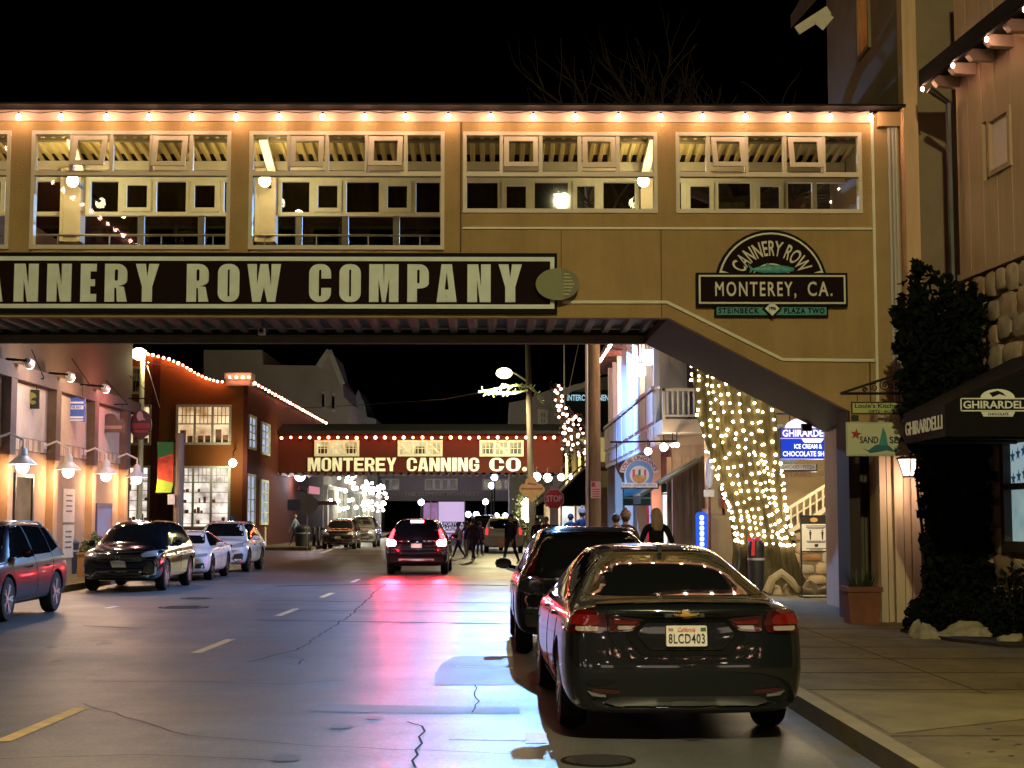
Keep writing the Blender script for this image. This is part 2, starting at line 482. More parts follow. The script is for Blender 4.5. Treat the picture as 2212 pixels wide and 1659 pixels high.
# string lights: one thing with its cable and every bulb as a part
BULB = {}
def bulb_mesh(key, m, r, base=True):
    if key in BULB: return BULB[key]
    mb = MB()
    if base:
        mb.lathe([(r * 0.25, r * 0.1), (r * 0.9, -r * 0.6), (r, -r * 1.3), (r * 0.75, -r * 2.1), (r * 0.2, -r * 2.6)], n=7)
        mb.cur = 1
        mb.lathe([(r * 0.4, r * 1.1), (r * 0.5, r * 0.9), (r * 0.5, r * 0.1)], n=6)
        BULB[key] = mb.mesh('bulb', [m, mat('bulb_socket', (0.01, 0.01, 0.01), 0.7, var=0)], True)
    else:
        mb.ball((0, 0, 0), r, 7, 5)
        BULB[key] = mb.mesh('bulb', m, True)
    return BULB[key]
def string_lights(label, pts, bulbs, key, m, r, base=True, wire=0.006, sag=0.0, name='string_lights', group=None, wire_mat=None):
    t = thing(name, label, 'string lights', tuple(bulbs[0]), group=group)
    mb = MB()
    for seg in pts: mb.tube(seg, wire, 4)
    mb.build('cable', wire_mat or mat('black_cable', (0.012, 0.012, 0.012), 0.6, var=0), t)
    me = bulb_mesh(key, m, r, base)
    for b in bulbs:
        o = bpy.data.objects.new('bulb', me); COL.objects.link(o); o.parent = t
        o.location = Vector(b) - t.location
        if not base: o.scale = [RNG.uniform(0.72, 1.15)] * 3
    return t
# ================================================================ materials
def road_material():
    m = bpy.data.materials.new('asphalt'); m.use_nodes = True; nt = m.node_tree; N = nt.nodes.new; K = nt.links.new
    p = nt.nodes['Principled BSDF']; tc = N('ShaderNodeTexCoord'); p.inputs['Specular IOR Level'].default_value = 0.25
    def noise(sc, det=6, vec=None, scl=None):
        n = N('ShaderNodeTexNoise'); n.inputs['Scale'].default_value = sc; n.inputs['Detail'].default_value = det; n.inputs['Roughness'].default_value = 0.7
        if scl:
            mp = N('ShaderNodeMapping'); mp.inputs['Scale'].default_value = scl; K(tc.outputs['Object'], mp.inputs[0]); K(mp.outputs[0], n.inputs['Vector'])
        else: K(tc.outputs['Object'], n.inputs['Vector'])
        return n.outputs[0]
    def rng(sock, a, b, c, d):
        r = N('ShaderNodeMapRange'); r.inputs[1].default_value = a; r.inputs[2].default_value = b; r.inputs[3].default_value = c; r.inputs[4].default_value = d; K(sock, r.inputs[0]); return r.outputs[0]
    def mul(a, b):
        q = N('ShaderNodeMath'); q.operation = 'MULTIPLY'; K(a, q.inputs[0]); K(b, q.inputs[1]); return q.outputs[0]
    big = rng(noise(0.35), 0.3, 0.7, 0.72, 1.25); lane = rng(noise(1.0, 4, scl=(1.3, 0.05, 1)), 0.3, 0.7, 0.80, 1.18); cross = rng(noise(1.0, 3, scl=(0.06, 0.9, 1)), 0.35, 0.65, 0.82, 1.12)
    fine = rng(noise(70, 3), 0.3, 0.7, 0.62, 1.4); f = mul(mul(big, lane), mul(cross, fine))
    c = N('ShaderNodeMix'); c.data_type = 'RGBA'; c.blend_type = 'MULTIPLY'; c.inputs[0].default_value = 1; c.inputs[6].default_value = (0.080, 0.080, 0.083, 1)
    cb = N('ShaderNodeCombineColor'); [K(f, cb.inputs[i]) for i in range(3)]; K(cb.outputs[0], c.inputs[7]); K(c.outputs[2], p.inputs['Base Color'])
    K(mul(rng(noise(0.5), 0.3, 0.7, 0.36, 0.50), rng(noise(25, 3), 0.3, 0.7, 0.9, 1.15)), p.inputs['Roughness'])
    b = N('ShaderNodeBump'); b.inputs['Strength'].default_value = 0.35; b.inputs['Distance'].default_value = 0.012; K(noise(55, 5), b.inputs['Height']); K(b.outputs[0], p.inputs['Normal'])
    return m
M_ASPH = road_material()
M_ASPH2 = mat('asphalt_patch', (0.016, 0.016, 0.017), 0.75, var=0.2, scale=1.5, bump=0.3, bscale=50)
M_TAR = mat('tar', (0.007, 0.007, 0.008), 0.75, var=0.2, scale=4)
M_WALK = mat('pavement_concrete', (0.135, 0.106, 0.052), 0.8, var=0.34, scale=0.8, bump=0.7, bscale=55, stain=0.4)
M_WALK2 = mat('pavement_concrete_light', (0.165, 0.135, 0.065), 0.8, var=0.3, scale=1.4, bump=0.5, bscale=45)
M_KERB = mat('kerb_stone', (0.19, 0.155, 0.085), 0.8, var=0.2, scale=2)
M_YEL = mat('yellow_paint', (0.62, 0.40, 0.09), 0.6, var=0.35, scale=5)
M_WHT = mat('white_paint', (0.75, 0.75, 0.74), 0.6, var=0.2, scale=6)
M_IRON = mat('cast_iron', (0.02, 0.02, 0.022), 0.55, var=0.2, scale=8)
M_STUCCO = mat('tan_stucco', (0.40, 0.275, 0.115), 0.85, var=0.14, scale=1.1, bump=0.6, bscale=38, stain=0.22)
M_STUCCO_D = mat('tan_stucco_trim', (0.37, 0.26, 0.12), 0.8, var=0.10, scale=2.5, bump=0.2, bscale=40)
M_CREAM = mat('cream_paint', (0.62, 0.55, 0.40), 0.55, var=0.08, scale=4)
M_CREAM2 = mat('cream_trim', (0.70, 0.68, 0.50), 0.6, var=0.10, scale=4)
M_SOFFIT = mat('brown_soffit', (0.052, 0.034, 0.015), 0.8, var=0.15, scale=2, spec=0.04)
M_SIGNDK = mat('maroon_sign_board', (0.012, 0.004, 0.004), 0.75, var=0.15, scale=3, spec=0.12)
M_SIGNBK = mat('black_sign_edge', (0.005, 0.005, 0.005), 0.7, var=0, spec=0.15)
M_SIGNWH = mat('sign_white', (0.74, 0.82, 0.70), 0.6, var=0.10, scale=3)
M_BLACK = mat('black_paint', (0.008, 0.008, 0.008), 0.5, var=0)
M_GLASS = glass('window_glass', (0.93, 0.95, 0.93))
M_CORR = mat('corrugated_ceiling', (0.62, 0.47, 0.17), 0.6, var=0.12, scale=2)
M_INT = mat('interior_wall', (0.50, 0.42, 0.27), 0.7, var=0.1, scale=2)
M_DARKROOF = mat('dark_roofing', (0.012, 0.011, 0.011), 0.8, var=0.2, scale=3)
M_WOOD_OR = mat('orange_wood', (0.42, 0.17, 0.05), 0.5, var=0.25, scale=3, streak=True)
M_BARK = mat('bark', (0.085, 0.068, 0.028), 0.9, var=0.45, scale=3.5, bump=0.9, bscale=12, streak=True)
E_BULB = emit('warm_bulb', (1.0, 0.54, 0.36), 130)
E_BULBR = emit('red_bulb', (1.0, 0.30, 0.16), 45)
E_WHITE = emit('white_bulb', (1.0, 0.78, 0.46), 38)
E_LAMP = emit('warm_white_lamp', (1.0, 0.83, 0.5), 45)
E_COOL = emit('cool_white_lamp', (1.0, 0.93, 0.9), 40)

# ================================================================ ground, road, pavements
def sheet(name, x0, x1, y0, y1, z, m, kind='structure', nx=1, ny=1):
    mb = MB(); mb.quad((x0, y0, z), (x1, y0, z), (x1, y1, z), (x0, y1, z))
    return mb.build(name, m, kind=kind, fix=False)
sheet('ground', -400, 400, -60, 900, -0.03, mat('far_ground', (0.07, 0.065, 0.055), 0.9, var=0.2, scale=0.05))
KR, KL = 2.55, -9.75
sheet('road', KL, KR, -30, 400, 0.0, M_ASPH)
sheet('side_road', -70, KL, 51.0, 81.0, -0.001, M_ASPH)
sheet('side_road', KR, 70, 56.0, 67.0, -0.001, M_ASPH)
def pavement(poly, name='pavement'):
    mb = MB(); mb.prism_z(poly, -0.02, 0.15)
    return mb.build(name, M_WALK, kind='structure')
pavement([(KR + 0.15, -30), (14, -30), (14, 56), (KR + 0.15, 56)])
pavement([(KR + 0.15, 67), (14, 67), (14, 400), (KR + 0.15, 400)])
pavement([(-30, -30), (KL - 0.15, -30), (KL - 0.15, 51), (-30, 51)])
pavement([(-40, 81), (KL - 0.15, 81), (KL - 0.15, 400), (-40, 400)])
def kerb(x0, x1, y0, y1):
    mb = MB()
    mb.prism_x([(y0, -0.02), (y1, -0.02), (y1, 0.152), (y0, 0.152)], x0, x1)
    return mb.build('kerb', M_KERB, kind='structure')
kerb(KR, KR + 0.15, -30, 56); kerb(KR, KR + 0.15, 67, 400); kerb(KL - 0.15, KL, -30, 51); kerb(KL - 0.15, KL, 81, 400)
# lighter driveway apron in the right pavement
mb = MB(); mb.quad((2.75, 10.9, 0.154), (4.3, 11.9, 0.154), (4.9, 13.2, 0.154), (2.75, 13.6, 0.154))
mb.build('paving', M_WALK2, kind='structure', fix=False)
for k, yy in enumerate((9.4, 10.8, 13.7, 15.2, 16.7, 18.2, 19.7, 21.2)):
    mb = MB(); mb.box(2.72, 6.2, yy - 0.007, yy + 0.007, 0.146, 0.1525); mb.build('pavement_joint', M_TAR, kind='structure')
# centre line: one dash each
def road_strip(name, pts, w, m, z=0.004):
    mb = MB()
    for k in range(len(pts) - 1):
        p = Vector((*pts[k], z)); q = Vector((*pts[k + 1], z)); d = (q - p).normalized(); n = Vector((-d.y, d.x, 0)) * w / 2
        mb.quad(p - n, q - n, q + n, p + n)
    return mb.build(name, m, kind='structure', fix=False)
def gxy(u, v):
    p = gp(u, v); return (p.x, p.y)
for a, b, w in (((5, 1602), (176, 1530), 0.13), ((423, 1411), (499, 1381), 0.13), ((600, 1331), (641, 1315), 0.13), ((694, 1291), (717, 1281), 0.13), ((760, 1258), (776, 1251), 0.12), ((230, 1314), (252, 1310), 0.12)):
    road_strip('road_marking', [gxy(*a), gxy(*b)], w, M_YEL if a[0] != 230 and a[0] != 760 else M_WHT)
# white parking stall marks and stop line
road_strip('road_marking', [gxy(985, 1440), gxy(1108, 1444)], 0.07, M_WHT)
road_strip('road_marking', [gxy(968, 1597), gxy(1142, 1600)], 0.035, M_WHT)
road_strip('road_marking', [gxy(1158, 1584), gxy(1158, 1606)], 0.16, M_WHT)
road_strip('road_marking', [gxy(1085, 1386), gxy(1107, 1387)], 0.1, M_WHT)
road_strip('road_marking', [gxy(690, 1195), gxy(832, 1196)], 0.3, M_WHT)
road_strip('road_marking', [gxy(696, 1194), gxy(735, 1180)], 0.25, M_WHT)
# patches, seams and cracks in the asphalt
mb = MB()
pl = [gp(1010, 1416, 0.003), gp(1108, 1417, 0.003), gp(1330, 1419, 0.003), gp(1360, 1478, 0.003), gp(1148, 1480, 0.003), gp(938, 1480, 0.003), gp(940, 1455, 0.003), gp(955, 1432, 0.003), gp(980, 1419, 0.003)]
mb.add(pl, [tuple(range(len(pl)))]); mb.build('road_patch', mat('asphalt_repair', (0.062, 0.062, 0.062), 0.55, var=0.3, scale=1.2, bump=0.4, bscale=60), kind='structure', fix=False)
mb = MB()
pl = [gp(660, 1536, 0.003), gp(690, 1520, 0.003), gp(1000, 1526, 0.003), gp(1120, 1528, 0.003), gp(1125, 1542, 0.003), gp(900, 1541, 0.003)]
mb.add(pl, [tuple(range(len(pl)))]); mb.build('road_patch', mat('asphalt_repair', (0.062, 0.062, 0.062), 0.55, var=0.3, scale=1.2, bump=0.4, bscale=60), kind='structure', fix=False)
def crack(pts, w=0.025, m=None, jit=0.03):
    ps = []
    for k in range(len(pts) - 1):
        a = Vector(gxy(*pts[k])); b = Vector(gxy(*pts[k + 1])); n = max(2, int((b - a).length / 0.25))
        for i in range(n): ps.append(tuple(a.lerp(b, i / n) + Vector((RNG.uniform(-jit, jit), RNG.uniform(-jit, jit)))))
    ps.append(gxy(*pts[-1]))
    return road_strip('road_crack', ps, w * (0.6 if m is None else 1), m or M_TAR, 0.0045)
crack([(540, 1430), (642, 1405), (763, 1325), (820, 1270), (835, 1262)], 0.05)
crack([(1008 / 1.8228 + 40, 1266), (830, 1262), (1100, 1265)], 0.30, M_ASPH2, 0.02)
crack([(560, 1297), (760, 1300), (1108, 1303)], 0.10, M_ASPH2, 0.02)
crack([(553, 1318), (800, 1320), (1110, 1322)], 0.10, M_ASPH2, 0.02)
crack([(553, 1340), (760, 1343), (1108, 1348)], 0.12, M_ASPH2, 0.02)
crack([(200, 1472), (400, 1473), (620, 1479), (740, 1470)], 0.035)
crack([(892, 1659), (905, 1620), (918, 1570), (880, 1560)], 0.03)
crack([(1020, 1540), (1035, 1515), (1025, 1480)], 0.02)
crack([(180, 1520), (400, 1590), (690, 1612), (1100, 1630)], 0.02)
crack([(620, 1418), (660, 1424), (640, 1436), (617, 1434)], 0.04)
crack([(300, 1358), (180, 1352)], 0.05, M_ASPH2)
crack([(0, 1640), (300, 1630), (600, 1645)], 0.02)
def manhole(u, v, r, label):
    p = gp(u, v)
    t = thing('manhole_cover', label, 'manhole cover', (p.x, p.y, 0.0))
    mb = MB(); mb.lathe([(r * 1.12, 0.002), (r * 1.12, 0.008), (r * 1.0, 0.008)], (p.x, p.y, 0), 24); mb.build('rim', M_TAR, t)
    mb = MB(); mb.lathe([(r * 0.98, 0.004), (r * 0.98, 0.010), (r * 0.9, 0.012)], (p.x, p.y, 0), 24)
    for k in range(-3, 4): mb.box(p.x - 0.7 * r, p.x + 0.7 * r, p.y + k * r * 0.22 - 0.015, p.y + k * r * 0.22 + 0.015, 0.011, 0.016)
    mb.build('lid', M_IRON, t)
manhole(397, 1312, 0.42, 'dark round manhole cover in the left lane')
manhole(425, 1293, 0.3, 'smaller dark drain cover just beyond the round manhole')
manhole(1292, 1644, 0.23, 'rusty round manhole cover behind the dark sedan')

# ================================================================ footbridge over the street
BY, BB = 23.0, 26.8
bridge = thing('footbridge', 'tan covered footbridge with rows of white windows crossing the street', 'bridge', (0, BY, 0))
FR = S('F', BY)
XF = lambda u, v=400: at(u, v, BY).x
ZF = lambda v, u=1000: at(u, v, BY).z
XB = lambda u, v=400: at(u, v, BB).x
ZB = lambda v, u=1000: at(u, v, BB).z
def wall_poly(pts, y0, y1, name, m, par):
    mb = MB(); mb.prism(pts, y0, y1); return mb.build(name, m, par)
TOPZ = ZF(240)
XL = -11.4
bays = [(-400, 22, 540), (67, 498, 540), (538, 960, 540), (1000, 1420, 460), (1460, 1862, 460)]
xr = XF(1890, 500)
zb0 = ZF(686)
# front wall in pieces round the windows
mb = MB(); mb.prism([(XL, ZF(287)), (xr, ZF(287)), (xr, TOPZ), (XL, TOPZ)], BY, BY + 0.18)
edges = [XL]
for a, b, v in bays: edges += [XF(a), XF(b)]
edges.append(xr)
for i in range(0, len(edges), 2):
    low = 545 if i < 6 else 460
    mb.prism([(edges[i], ZF(low)), (edges[i + 1], ZF(low)), (edges[i + 1], ZF(287)), (edges[i], ZF(287))], BY, BY + 0.18)
xm = XF(958)
mb.prism([(XL, zb0), (xm, zb0), (xm, ZF(545)), (XL, ZF(545))], BY, BY + 0.18)
dl = [(xm, zb0), (XF(1444, 686), zb0), (XF(1836, 888), ZF(888, 1836)), (XF(1840, 985), ZF(985, 1840)), (xr + 0.12, ZF(985, 1840)), (xr, ZF(460)), (xm, ZF(460))]
mb.prism(dl, BY, BY + 0.18)
mb.build('front_wall', M_STUCCO, bridge)
# back wall of the gallery, below and above its windows
mb = MB()
XRB = XB(1850)
zdk = Z(714, 27.0) - 0.02
mb.prism([(XL, zdk + 0.03), (XRB, zdk + 0.03), (XRB, ZB(530)), (XL, ZB(530))], BB, BB + 0.15)
mb.prism([(XL, ZB(383)), (XRB, ZB(383)), (XRB, ZB(350)), (XL, ZB(350))], BB, BB + 0.15)
mb.build('back_wall', M_INT, bridge)
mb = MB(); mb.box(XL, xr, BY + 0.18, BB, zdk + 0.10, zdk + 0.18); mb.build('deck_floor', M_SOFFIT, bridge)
# corrugated soffit under the deck
def corrugated(x0, x1, prof_y, pitch, dep, mname, m, par, thick=0.01):
    """ribs run along the y-z profile prof_y"""
    mb = MB(); n = int((x1 - x0) / pitch); xs = []
    for i in range(n + 1):
        b = x0 + i * pitch
        xs += [(b, 0), (b + pitch * 0.42, 0), (b + pitch * 0.55, -dep), (b + pitch * 0.87, -dep)]
    nv = len(prof_y)
    for x, d in xs:
        for y, z in prof_y: mb.v.append(Vector((x, y, z + d)))
    for k in range(len(xs) - 1):
        for j in range(nv - 1):
            mb.f.append([k * nv + j, k * nv + j + 1, (k + 1) * nv + j + 1, (k + 1) * nv + j]); mb.mi.append(0)
    return mb.build(mname, m, par, fix=False)
xs_r = XF(1444, 686) + 0.35
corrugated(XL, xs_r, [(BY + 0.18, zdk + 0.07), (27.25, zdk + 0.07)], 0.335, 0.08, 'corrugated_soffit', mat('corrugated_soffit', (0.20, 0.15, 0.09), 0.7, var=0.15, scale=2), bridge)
# back edge beam and the diagonal brace soffit between front and back outlines
BB2 = 27.2
mb = MB()
zbt, zbb = Z(722, BB2), Z(742, BB2)
mb.box(XL, X(1420, BB2, 742), BB2, BB2 + 0.12, zbb, zbt)
mb.build('edge_beam', mat('edge_beam', (0.30, 0.24, 0.15), 0.8, var=0.12, scale=2), bridge)
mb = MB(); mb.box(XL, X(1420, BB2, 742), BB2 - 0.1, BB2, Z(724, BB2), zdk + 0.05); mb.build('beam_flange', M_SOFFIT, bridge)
f0 = Vector((XF(1444, 686), BY + 0.18, zb0)); f1 = Vector((XF(1836, 888), BY + 0.18, ZF(888, 1836)))
b0 = at(1392, 742, BB2 + 0.12); b1 = at(1786, 936, BB2 + 0.12)
mb = MB()
up = Vector((0, 0, 0.14)); 
mb.add([f0, f1, b1, b0, f0 + up, f1 + up, b1 + up, b0 + up], [(0, 1, 2, 3), (7, 6, 5, 4), (0, 4, 5, 1), (1, 5, 6, 2), (2, 6, 7, 3), (3, 7, 4, 0)])
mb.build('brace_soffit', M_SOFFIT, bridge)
mb = MB()   # back face of the brace
mb.prism([(b0.x, b0.z + 0.15), (b1.x, b1.z + 0.15), (b1.x + 0.6, b1.z + 0.15), (b1.x + 0.6, zdk + 1.0), (b0.x, zdk + 1.0)], BB2 - 0.02, BB2 + 0.1)
mb.build('back_brace', M_STUCCO, bridge)
# legs: shade painted into the front post, light into the rear post, doorway wall between
zg = 0.15
mb = MB(); mb.box(XF(1836, 1100), XF(1836, 1100) + 0.16, BY + 0.02, BY + 0.84, zg, f1.z + 0.05); mb.build('front_post', mat('shaded_post', (0.05, 0.04, 0.03), 0.8, var=0.12, scale=2, streak=True), bridge)
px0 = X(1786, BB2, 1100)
mb = MB(); mb.box(px0, px0 + 0.2, BB2 - 0.88, BB2 + 0.12, zg, b1.z + 0.12); mb.build('rear_post', mat('lit_post', (0.5, 0.42, 0.33), 0.7, var=0.1, scale=3, streak=True), bridge)
# windows: frame, rails, mullions, opening sashes and panes
def bridge_window(a, b, vb, cells_top, cells_mid, idx):
    y = BY; T = 0.07
    def bx(m, u0, u1, v0, v1, c0, c1, vv=400):
        m.box(XF(u0, vv), XF(u1, vv), y - c1, y - c0, ZF(v0), ZF(v1))
    m = MB()
    bx(m, a, b, 293, 285, -0.12, 0.03); bx(m, a, b, vb, vb - 9, -0.12, 0.035); bx(m, a, a + 8, vb - 9, 293, -0.12, 0.028); bx(m, b - 8, b, vb - 9, 293, -0.12, 0.028)
    bx(m, a + 8, b - 8, 381, 371, -0.10, 0.022)
    w = m.build('window', M_CREAM, bridge)
    for u in cells_top:
        m = MB(); bx(m, u - 4, u + 4, 371, 293, -0.09, 0.018); m.build('mullion', M_CREAM, w)
    cs = [a + 8] + cells_top + [b - 8]
    for k in range(len(cs) - 1):
        u0 = cs[k] + (4 if k else 0); u1 = cs[k + 1] - (4 if k < len(cs) - 2 else 0)
        if k % 2 == 1:      # top-hung sash pushed open a little
            m = MB(); fw = 10
            bx(m, u0 + 2, u1 - 2, 366, 297, 0.03, 0.07) if False else None
            z0, z1 = ZF(367), ZF(297); xa, xb = XF(u0 + 2), XF(u1 - 2); f = 0.075
            tilt = 0.14 + 0.05 * ((idx + k) % 3)
            def sp(x, z, c): 
                t = (z1 - z) / (z1 - z0); return Vector((x, y - 0.02 - c - tilt * t, z))
            for (xx0, xx1, zz0, zz1) in ((xa, xb, z1 - f, z1), (xa, xb, z0, z0 + f), (xa, xa + f, z0 + f, z1 - f), (xb - f, xb, z0 + f, z1 - f)):
                vs = [sp(x, z, c) for c in (0, 0.045) for x, z in ((xx0, zz0), (xx1, zz0), (xx1, zz1), (xx0, zz1))]
                m.add(vs, [(0, 1, 2, 3), (7, 6, 5, 4), (0, 4, 5, 1), (1, 5, 6, 2), (2, 6, 7, 3), (3, 7, 4, 0)])
            m.build('sash', M_CREAM, w)
            m = MB(); m.quad(sp(xa + f, z0 + f, 0.02), sp(xb - f, z0 + f, 0.02), sp(xb - f, z1 - f, 0.02), sp(xa + f, z1 - f, 0.02)); m.build('pane', glass('sash_glass', (0.8, 0.8, 0.75), 1.6, 0.05), w, fix=False)
        else:
            m = MB(); m.quad(*[Vector((XF(u), y + 0.05, ZF(v))) for u, v in ((u0, 371), (u1, 371), (u1, 293), (u0, 293))]); m.build('pane', M_GLASS, w, fix=False)
    m = MB(); m.quad(*[Vector((XF(u), y + 0.05, ZF(v))) for u, v in ((a + 8, vb - 9), (b - 8, vb - 9), (b - 8, 381), (a + 8, 381))]); m.build('pane', M_GLASS, w, fix=False)
bridge_window(-400, 22, 540, [-320, -236, -150, -64], [], 0)
bridge_window(67, 498, 540, [153, 239, 326, 412], [], 1)
bridge_window(538, 960, 540, [623, 706, 792, 876], [], 2)
bridge_window(1000, 1420, 460, [1083, 1168, 1252, 1335], [], 3)
bridge_window(1460, 1862, 460, [1530, 1613, 1696, 1780], [], 4)
# back windows of the gallery: rails, mullions, sashes
BK = S('F', BB)
mb = MB()
mb.box(XL, XRB, BB - 0.05, BB + 0.05, ZB(394), ZB(383)); mb.box(XL, XRB, BB - 0.045, BB + 0.05, ZB(468), ZB(460))
bw = mb.build('back_window', M_CREAM2, bridge)
mull = [-330, -262, -190, -110, -40, 8, 74, 192, 262, 334, 408, 480, 544, 604, 674, 744, 824, 894, 955, 1004, 1080, 1150, 1232, 1298, 1376, 1476, 1546, 1626, 1696, 1758]
for u in mull:
    mb = MB(); mb.box(XB(u - 5), XB(u + 5), BB - 0.04, BB + 0.05, ZB(460), ZB(394)); mb.build('mullion', M_CREAM2, bw)
for u0, u1 in ((262, 334), (408, 480), (674, 744), (824, 894), (1080, 1150), (1232, 1298), (1476, 1546), (1626, 1696), (-262, -190), (-110, -40)):
    mb = MB(); xa, xb, z0, z1 = XB(u0 + 5), XB(u1 - 5), ZB(460), ZB(394); f = 0.075
    mb.box(xa, xb, BB - 0.07, BB - 0.02, z1 - f, z1); mb.box(xa, xb, BB - 0.07, BB - 0.02, z0, z0 + f)
    mb.box(xa, xa + f, BB - 0.07, BB - 0.02, z0 + f, z1 - f); mb.box(xb - f, xb, BB - 0.07, BB - 0.02, z0 + f, z1 - f)
    mb.build('sash', M_CREAM2, bw)
mb = MB(); mb.quad((XL, BB + 0.02, ZB(530)), (XRB, BB + 0.02, ZB(530)), (XRB, BB + 0.02, ZB(383)), (XL, BB + 0.02, ZB(383))); mb.build('pane', M_GLASS, bw, fix=False)
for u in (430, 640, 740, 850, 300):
    mb = MB(); mb.box(XB(u), XB(u + 14), BB - 0.03, BB + 0.05, ZB(530), ZB(468)); mb.build('lower_mullion', mat('shaded_frame', (0.12, 0.11, 0.08), 0.6, var=0.1), bw)  # unlit look of the lower frames is put into a darker colour
mb = MB(); mb.tube([(XL, BB - 0.35, ZB(517)), (XRB, BB - 0.35, ZB(517))], 0.02, 6)
for u in range(-300, 1000, 110): mb.cyl((XB(u), BB - 0.35, zdk + 0.18), (XB(u), BB - 0.35, ZB(517)), 0.012, n=5)
mb.build('handrail', mat('grey_metal', (0.25, 0.24, 0.2), 0.4, 0.6), bridge)
# interior posts with wall lamps, struts, roof
for u, vb_, hw in ((165, 525, 20), (580, 531, 20), (1398, 468, 16), (-300, 525, 20)):
    mb = MB(); mb.box(XB(u - hw), XB(u + hw), BB - 0.32, BB - 0.06, ZB(530), ZB(372))
    mb.box(XB(u - hw - 2), XB(u - hw + 5), BB - 0.35, BB - 0.03, ZB(530), ZB(374)); mb.box(XB(u + hw - 5), XB(u + hw + 2), BB - 0.35, BB - 0.03, ZB(530), ZB(374))
    mb.build('gallery_post', M_INT, bridge)
    p = at(u - 8, 391, 25.9)
    lt = thing('wall_lamp', {165: 'bright bulkhead lamp in the leftmost full footbridge window', 580: 'bright bulkhead lamp in the second footbridge window above COMPANY', 1398: 'bright bulkhead lamp at the right end of the third footbridge window', -300: 'bright bulkhead lamp on the gallery post beyond the left picture edge'}[u], 'lamp', p)
    mb = MB(); mb.cyl(p + Vector((0, 0.08, 0.02)), p + Vector((0, 0.58, 0.02)), 0.03, n=8); mb.build('bracket', M_BLACK, lt)
    mb = MB(); mb.ball(p, 0.10, 10, 8); mb.build('globe', E_LAMP, lt, True)
    lamp('gallery_light', p + Vector((0.25, -0.75, -0.05)), (1.0, 0.80, 0.42), 52, 0.08)
    mb = MB(); q0 = at(u + (8 if u < 1000 else -4), 368, 26.3); q1 = at(u - 12 if u < 1000 else u + 14, 296, 25.1); mb.beam(q0, q1, 0.14, 0.1); mb.build('strut', M_CREAM, bridge)
RZ = 8.28
corrugated(XL, xr + 0.5, [(BY + 0.05, TOPZ - 0.02), (24.9, RZ - 0.12), (BB + 0.15, ZB(350) + 0.0)], 0.172, 0.05, 'corrugated_ceiling', M_CORR, bridge)
mb = MB(); q = at(1000, 301, 25.6); mb.box(XL, xr + 0.4, 25.55, 25.67, q.z - 0.05, q.z + 0.04); mb.build('purlin', mat('purlin', (0.22, 0.17, 0.1), 0.7), bridge)
mb = MB(); mb.box(XL, xr + 0.4, BB - 0.14, BB - 0.02, ZB(372), ZB(353)); mb.build('wall_plate', M_CREAM, bridge)
mb = MB()
ez = at(1000, 222, BY - 0.35).z
mb.prism_x([(BY - 0.35, TOPZ - 0.0), (BY - 0.35, ez), (24.9, RZ + 0.14), (BB + 0.5, TOPZ + 0.1), (BB + 0.5, TOPZ), (24.9, RZ), (BY, TOPZ + 0.015)], XL, xr + 0.42)
mb.build('roof', M_DARKROOF, bridge)
mb = MB(); mb.box(XL, xr, BY - 0.03, BY, ZF(264), TOPZ - 0.005); mb.build('frieze_board', mat('frieze_board', (0.5, 0.40, 0.31), 0.75, var=0.1, scale=3), bridge)
# trims
mb = MB()
mb.box(XF(1000), xr, BY - 0.04, BY, ZF(495.5), ZF(491))
mb.build('trim', M_CREAM2, bridge)
mb = MB()
tr = [at(1215, 653, BY), at(1440, 653, BY), at(1690, 777, BY), at(1888, 779, BY)]
for k in range(3): mb.beam(tr[k] + Vector((0, -0.02, 0)), tr[k + 1] + Vector((0, -0.02, 0)), 0.04, 0.045)
mb.build('trim', M_CREAM2, bridge)
mb = MB(); mb.box(XF(1886, 600), XF(1892, 600), BY - 0.05, BY, ZF(985), ZF(250)); mb.build('corner_trim', M_CREAM2, bridge)
mb = MB(); mb.box(XF(994), XF(997), BY - 0.015, BY, ZF(545), ZF(264)); mb.box(XF(1889, 800) - 0.08, XF(1889, 800) - 0.06, BY - 0.012, BY, ZF(985), ZF(781)); mb.box(XF(1427, 550), XF(1429, 550), BY - 0.008, BY, ZF(684), ZF(496)); mb.box(XF(1212, 700), XF(1213.5, 700), BY - 0.006, BY, ZF(600), ZF(496)); mb.build('wall_joint', mat('joint_brown', (0.1, 0.07, 0.04), 0.8), bridge)
for u in (566, 1414):   # little security cameras under the deck
    p = at(u, 716 if u < 1000 else 702, 26.0)
    fl = thing('camera_housing', 'small white security camera under the footbridge deck, ' + ('left one' if u < 1000 else 'right one by the diagonal brace'), 'security camera', p)
    mb = MB(); mb.box(p.x - 0.05, p.x + 0.05, p.y - 0.12, p.y + 0.08, p.z - 0.06, p.z + 0.05); mb.build('body', M_CREAM2, fl)
    mb = MB(); mb.cyl(p + Vector((0, 0, 0.05)), p + Vector((0, 0, 0.2)), 0.02, n=6); mb.build('stalk', M_CREAM2, fl)
    mb = MB(); mb.cyl(p + Vector((0, -0.12, 0)), p + Vector((0, -0.135, 0)), 0.035, n=8); mb.build('lens', M_BLACK, fl)
# bulbs along the eave
bu = [-52, 40, 132, 230, 322, 415, 510, 603, 697, 787, 876, 968, 1060, 1152, 1243, 1336, 1427, 1518, 1610, 1702, 1793, 1881]
bp = [at(u, 247, BY - 0.22) for u in bu]
wire_pts = [[bp[k] + Vector((0, 0, 0.055)), (bp[k] + bp[k + 1]) / 2 + Vector((0, 0, 0.02)), bp[k + 1] + Vector((0, 0, 0.055))] for k in range(len(bp) - 1)]
string_lights('string of warm bulbs along the eave of the tan footbridge', wire_pts, bp, 'bridge', E_BULB, 0.035)

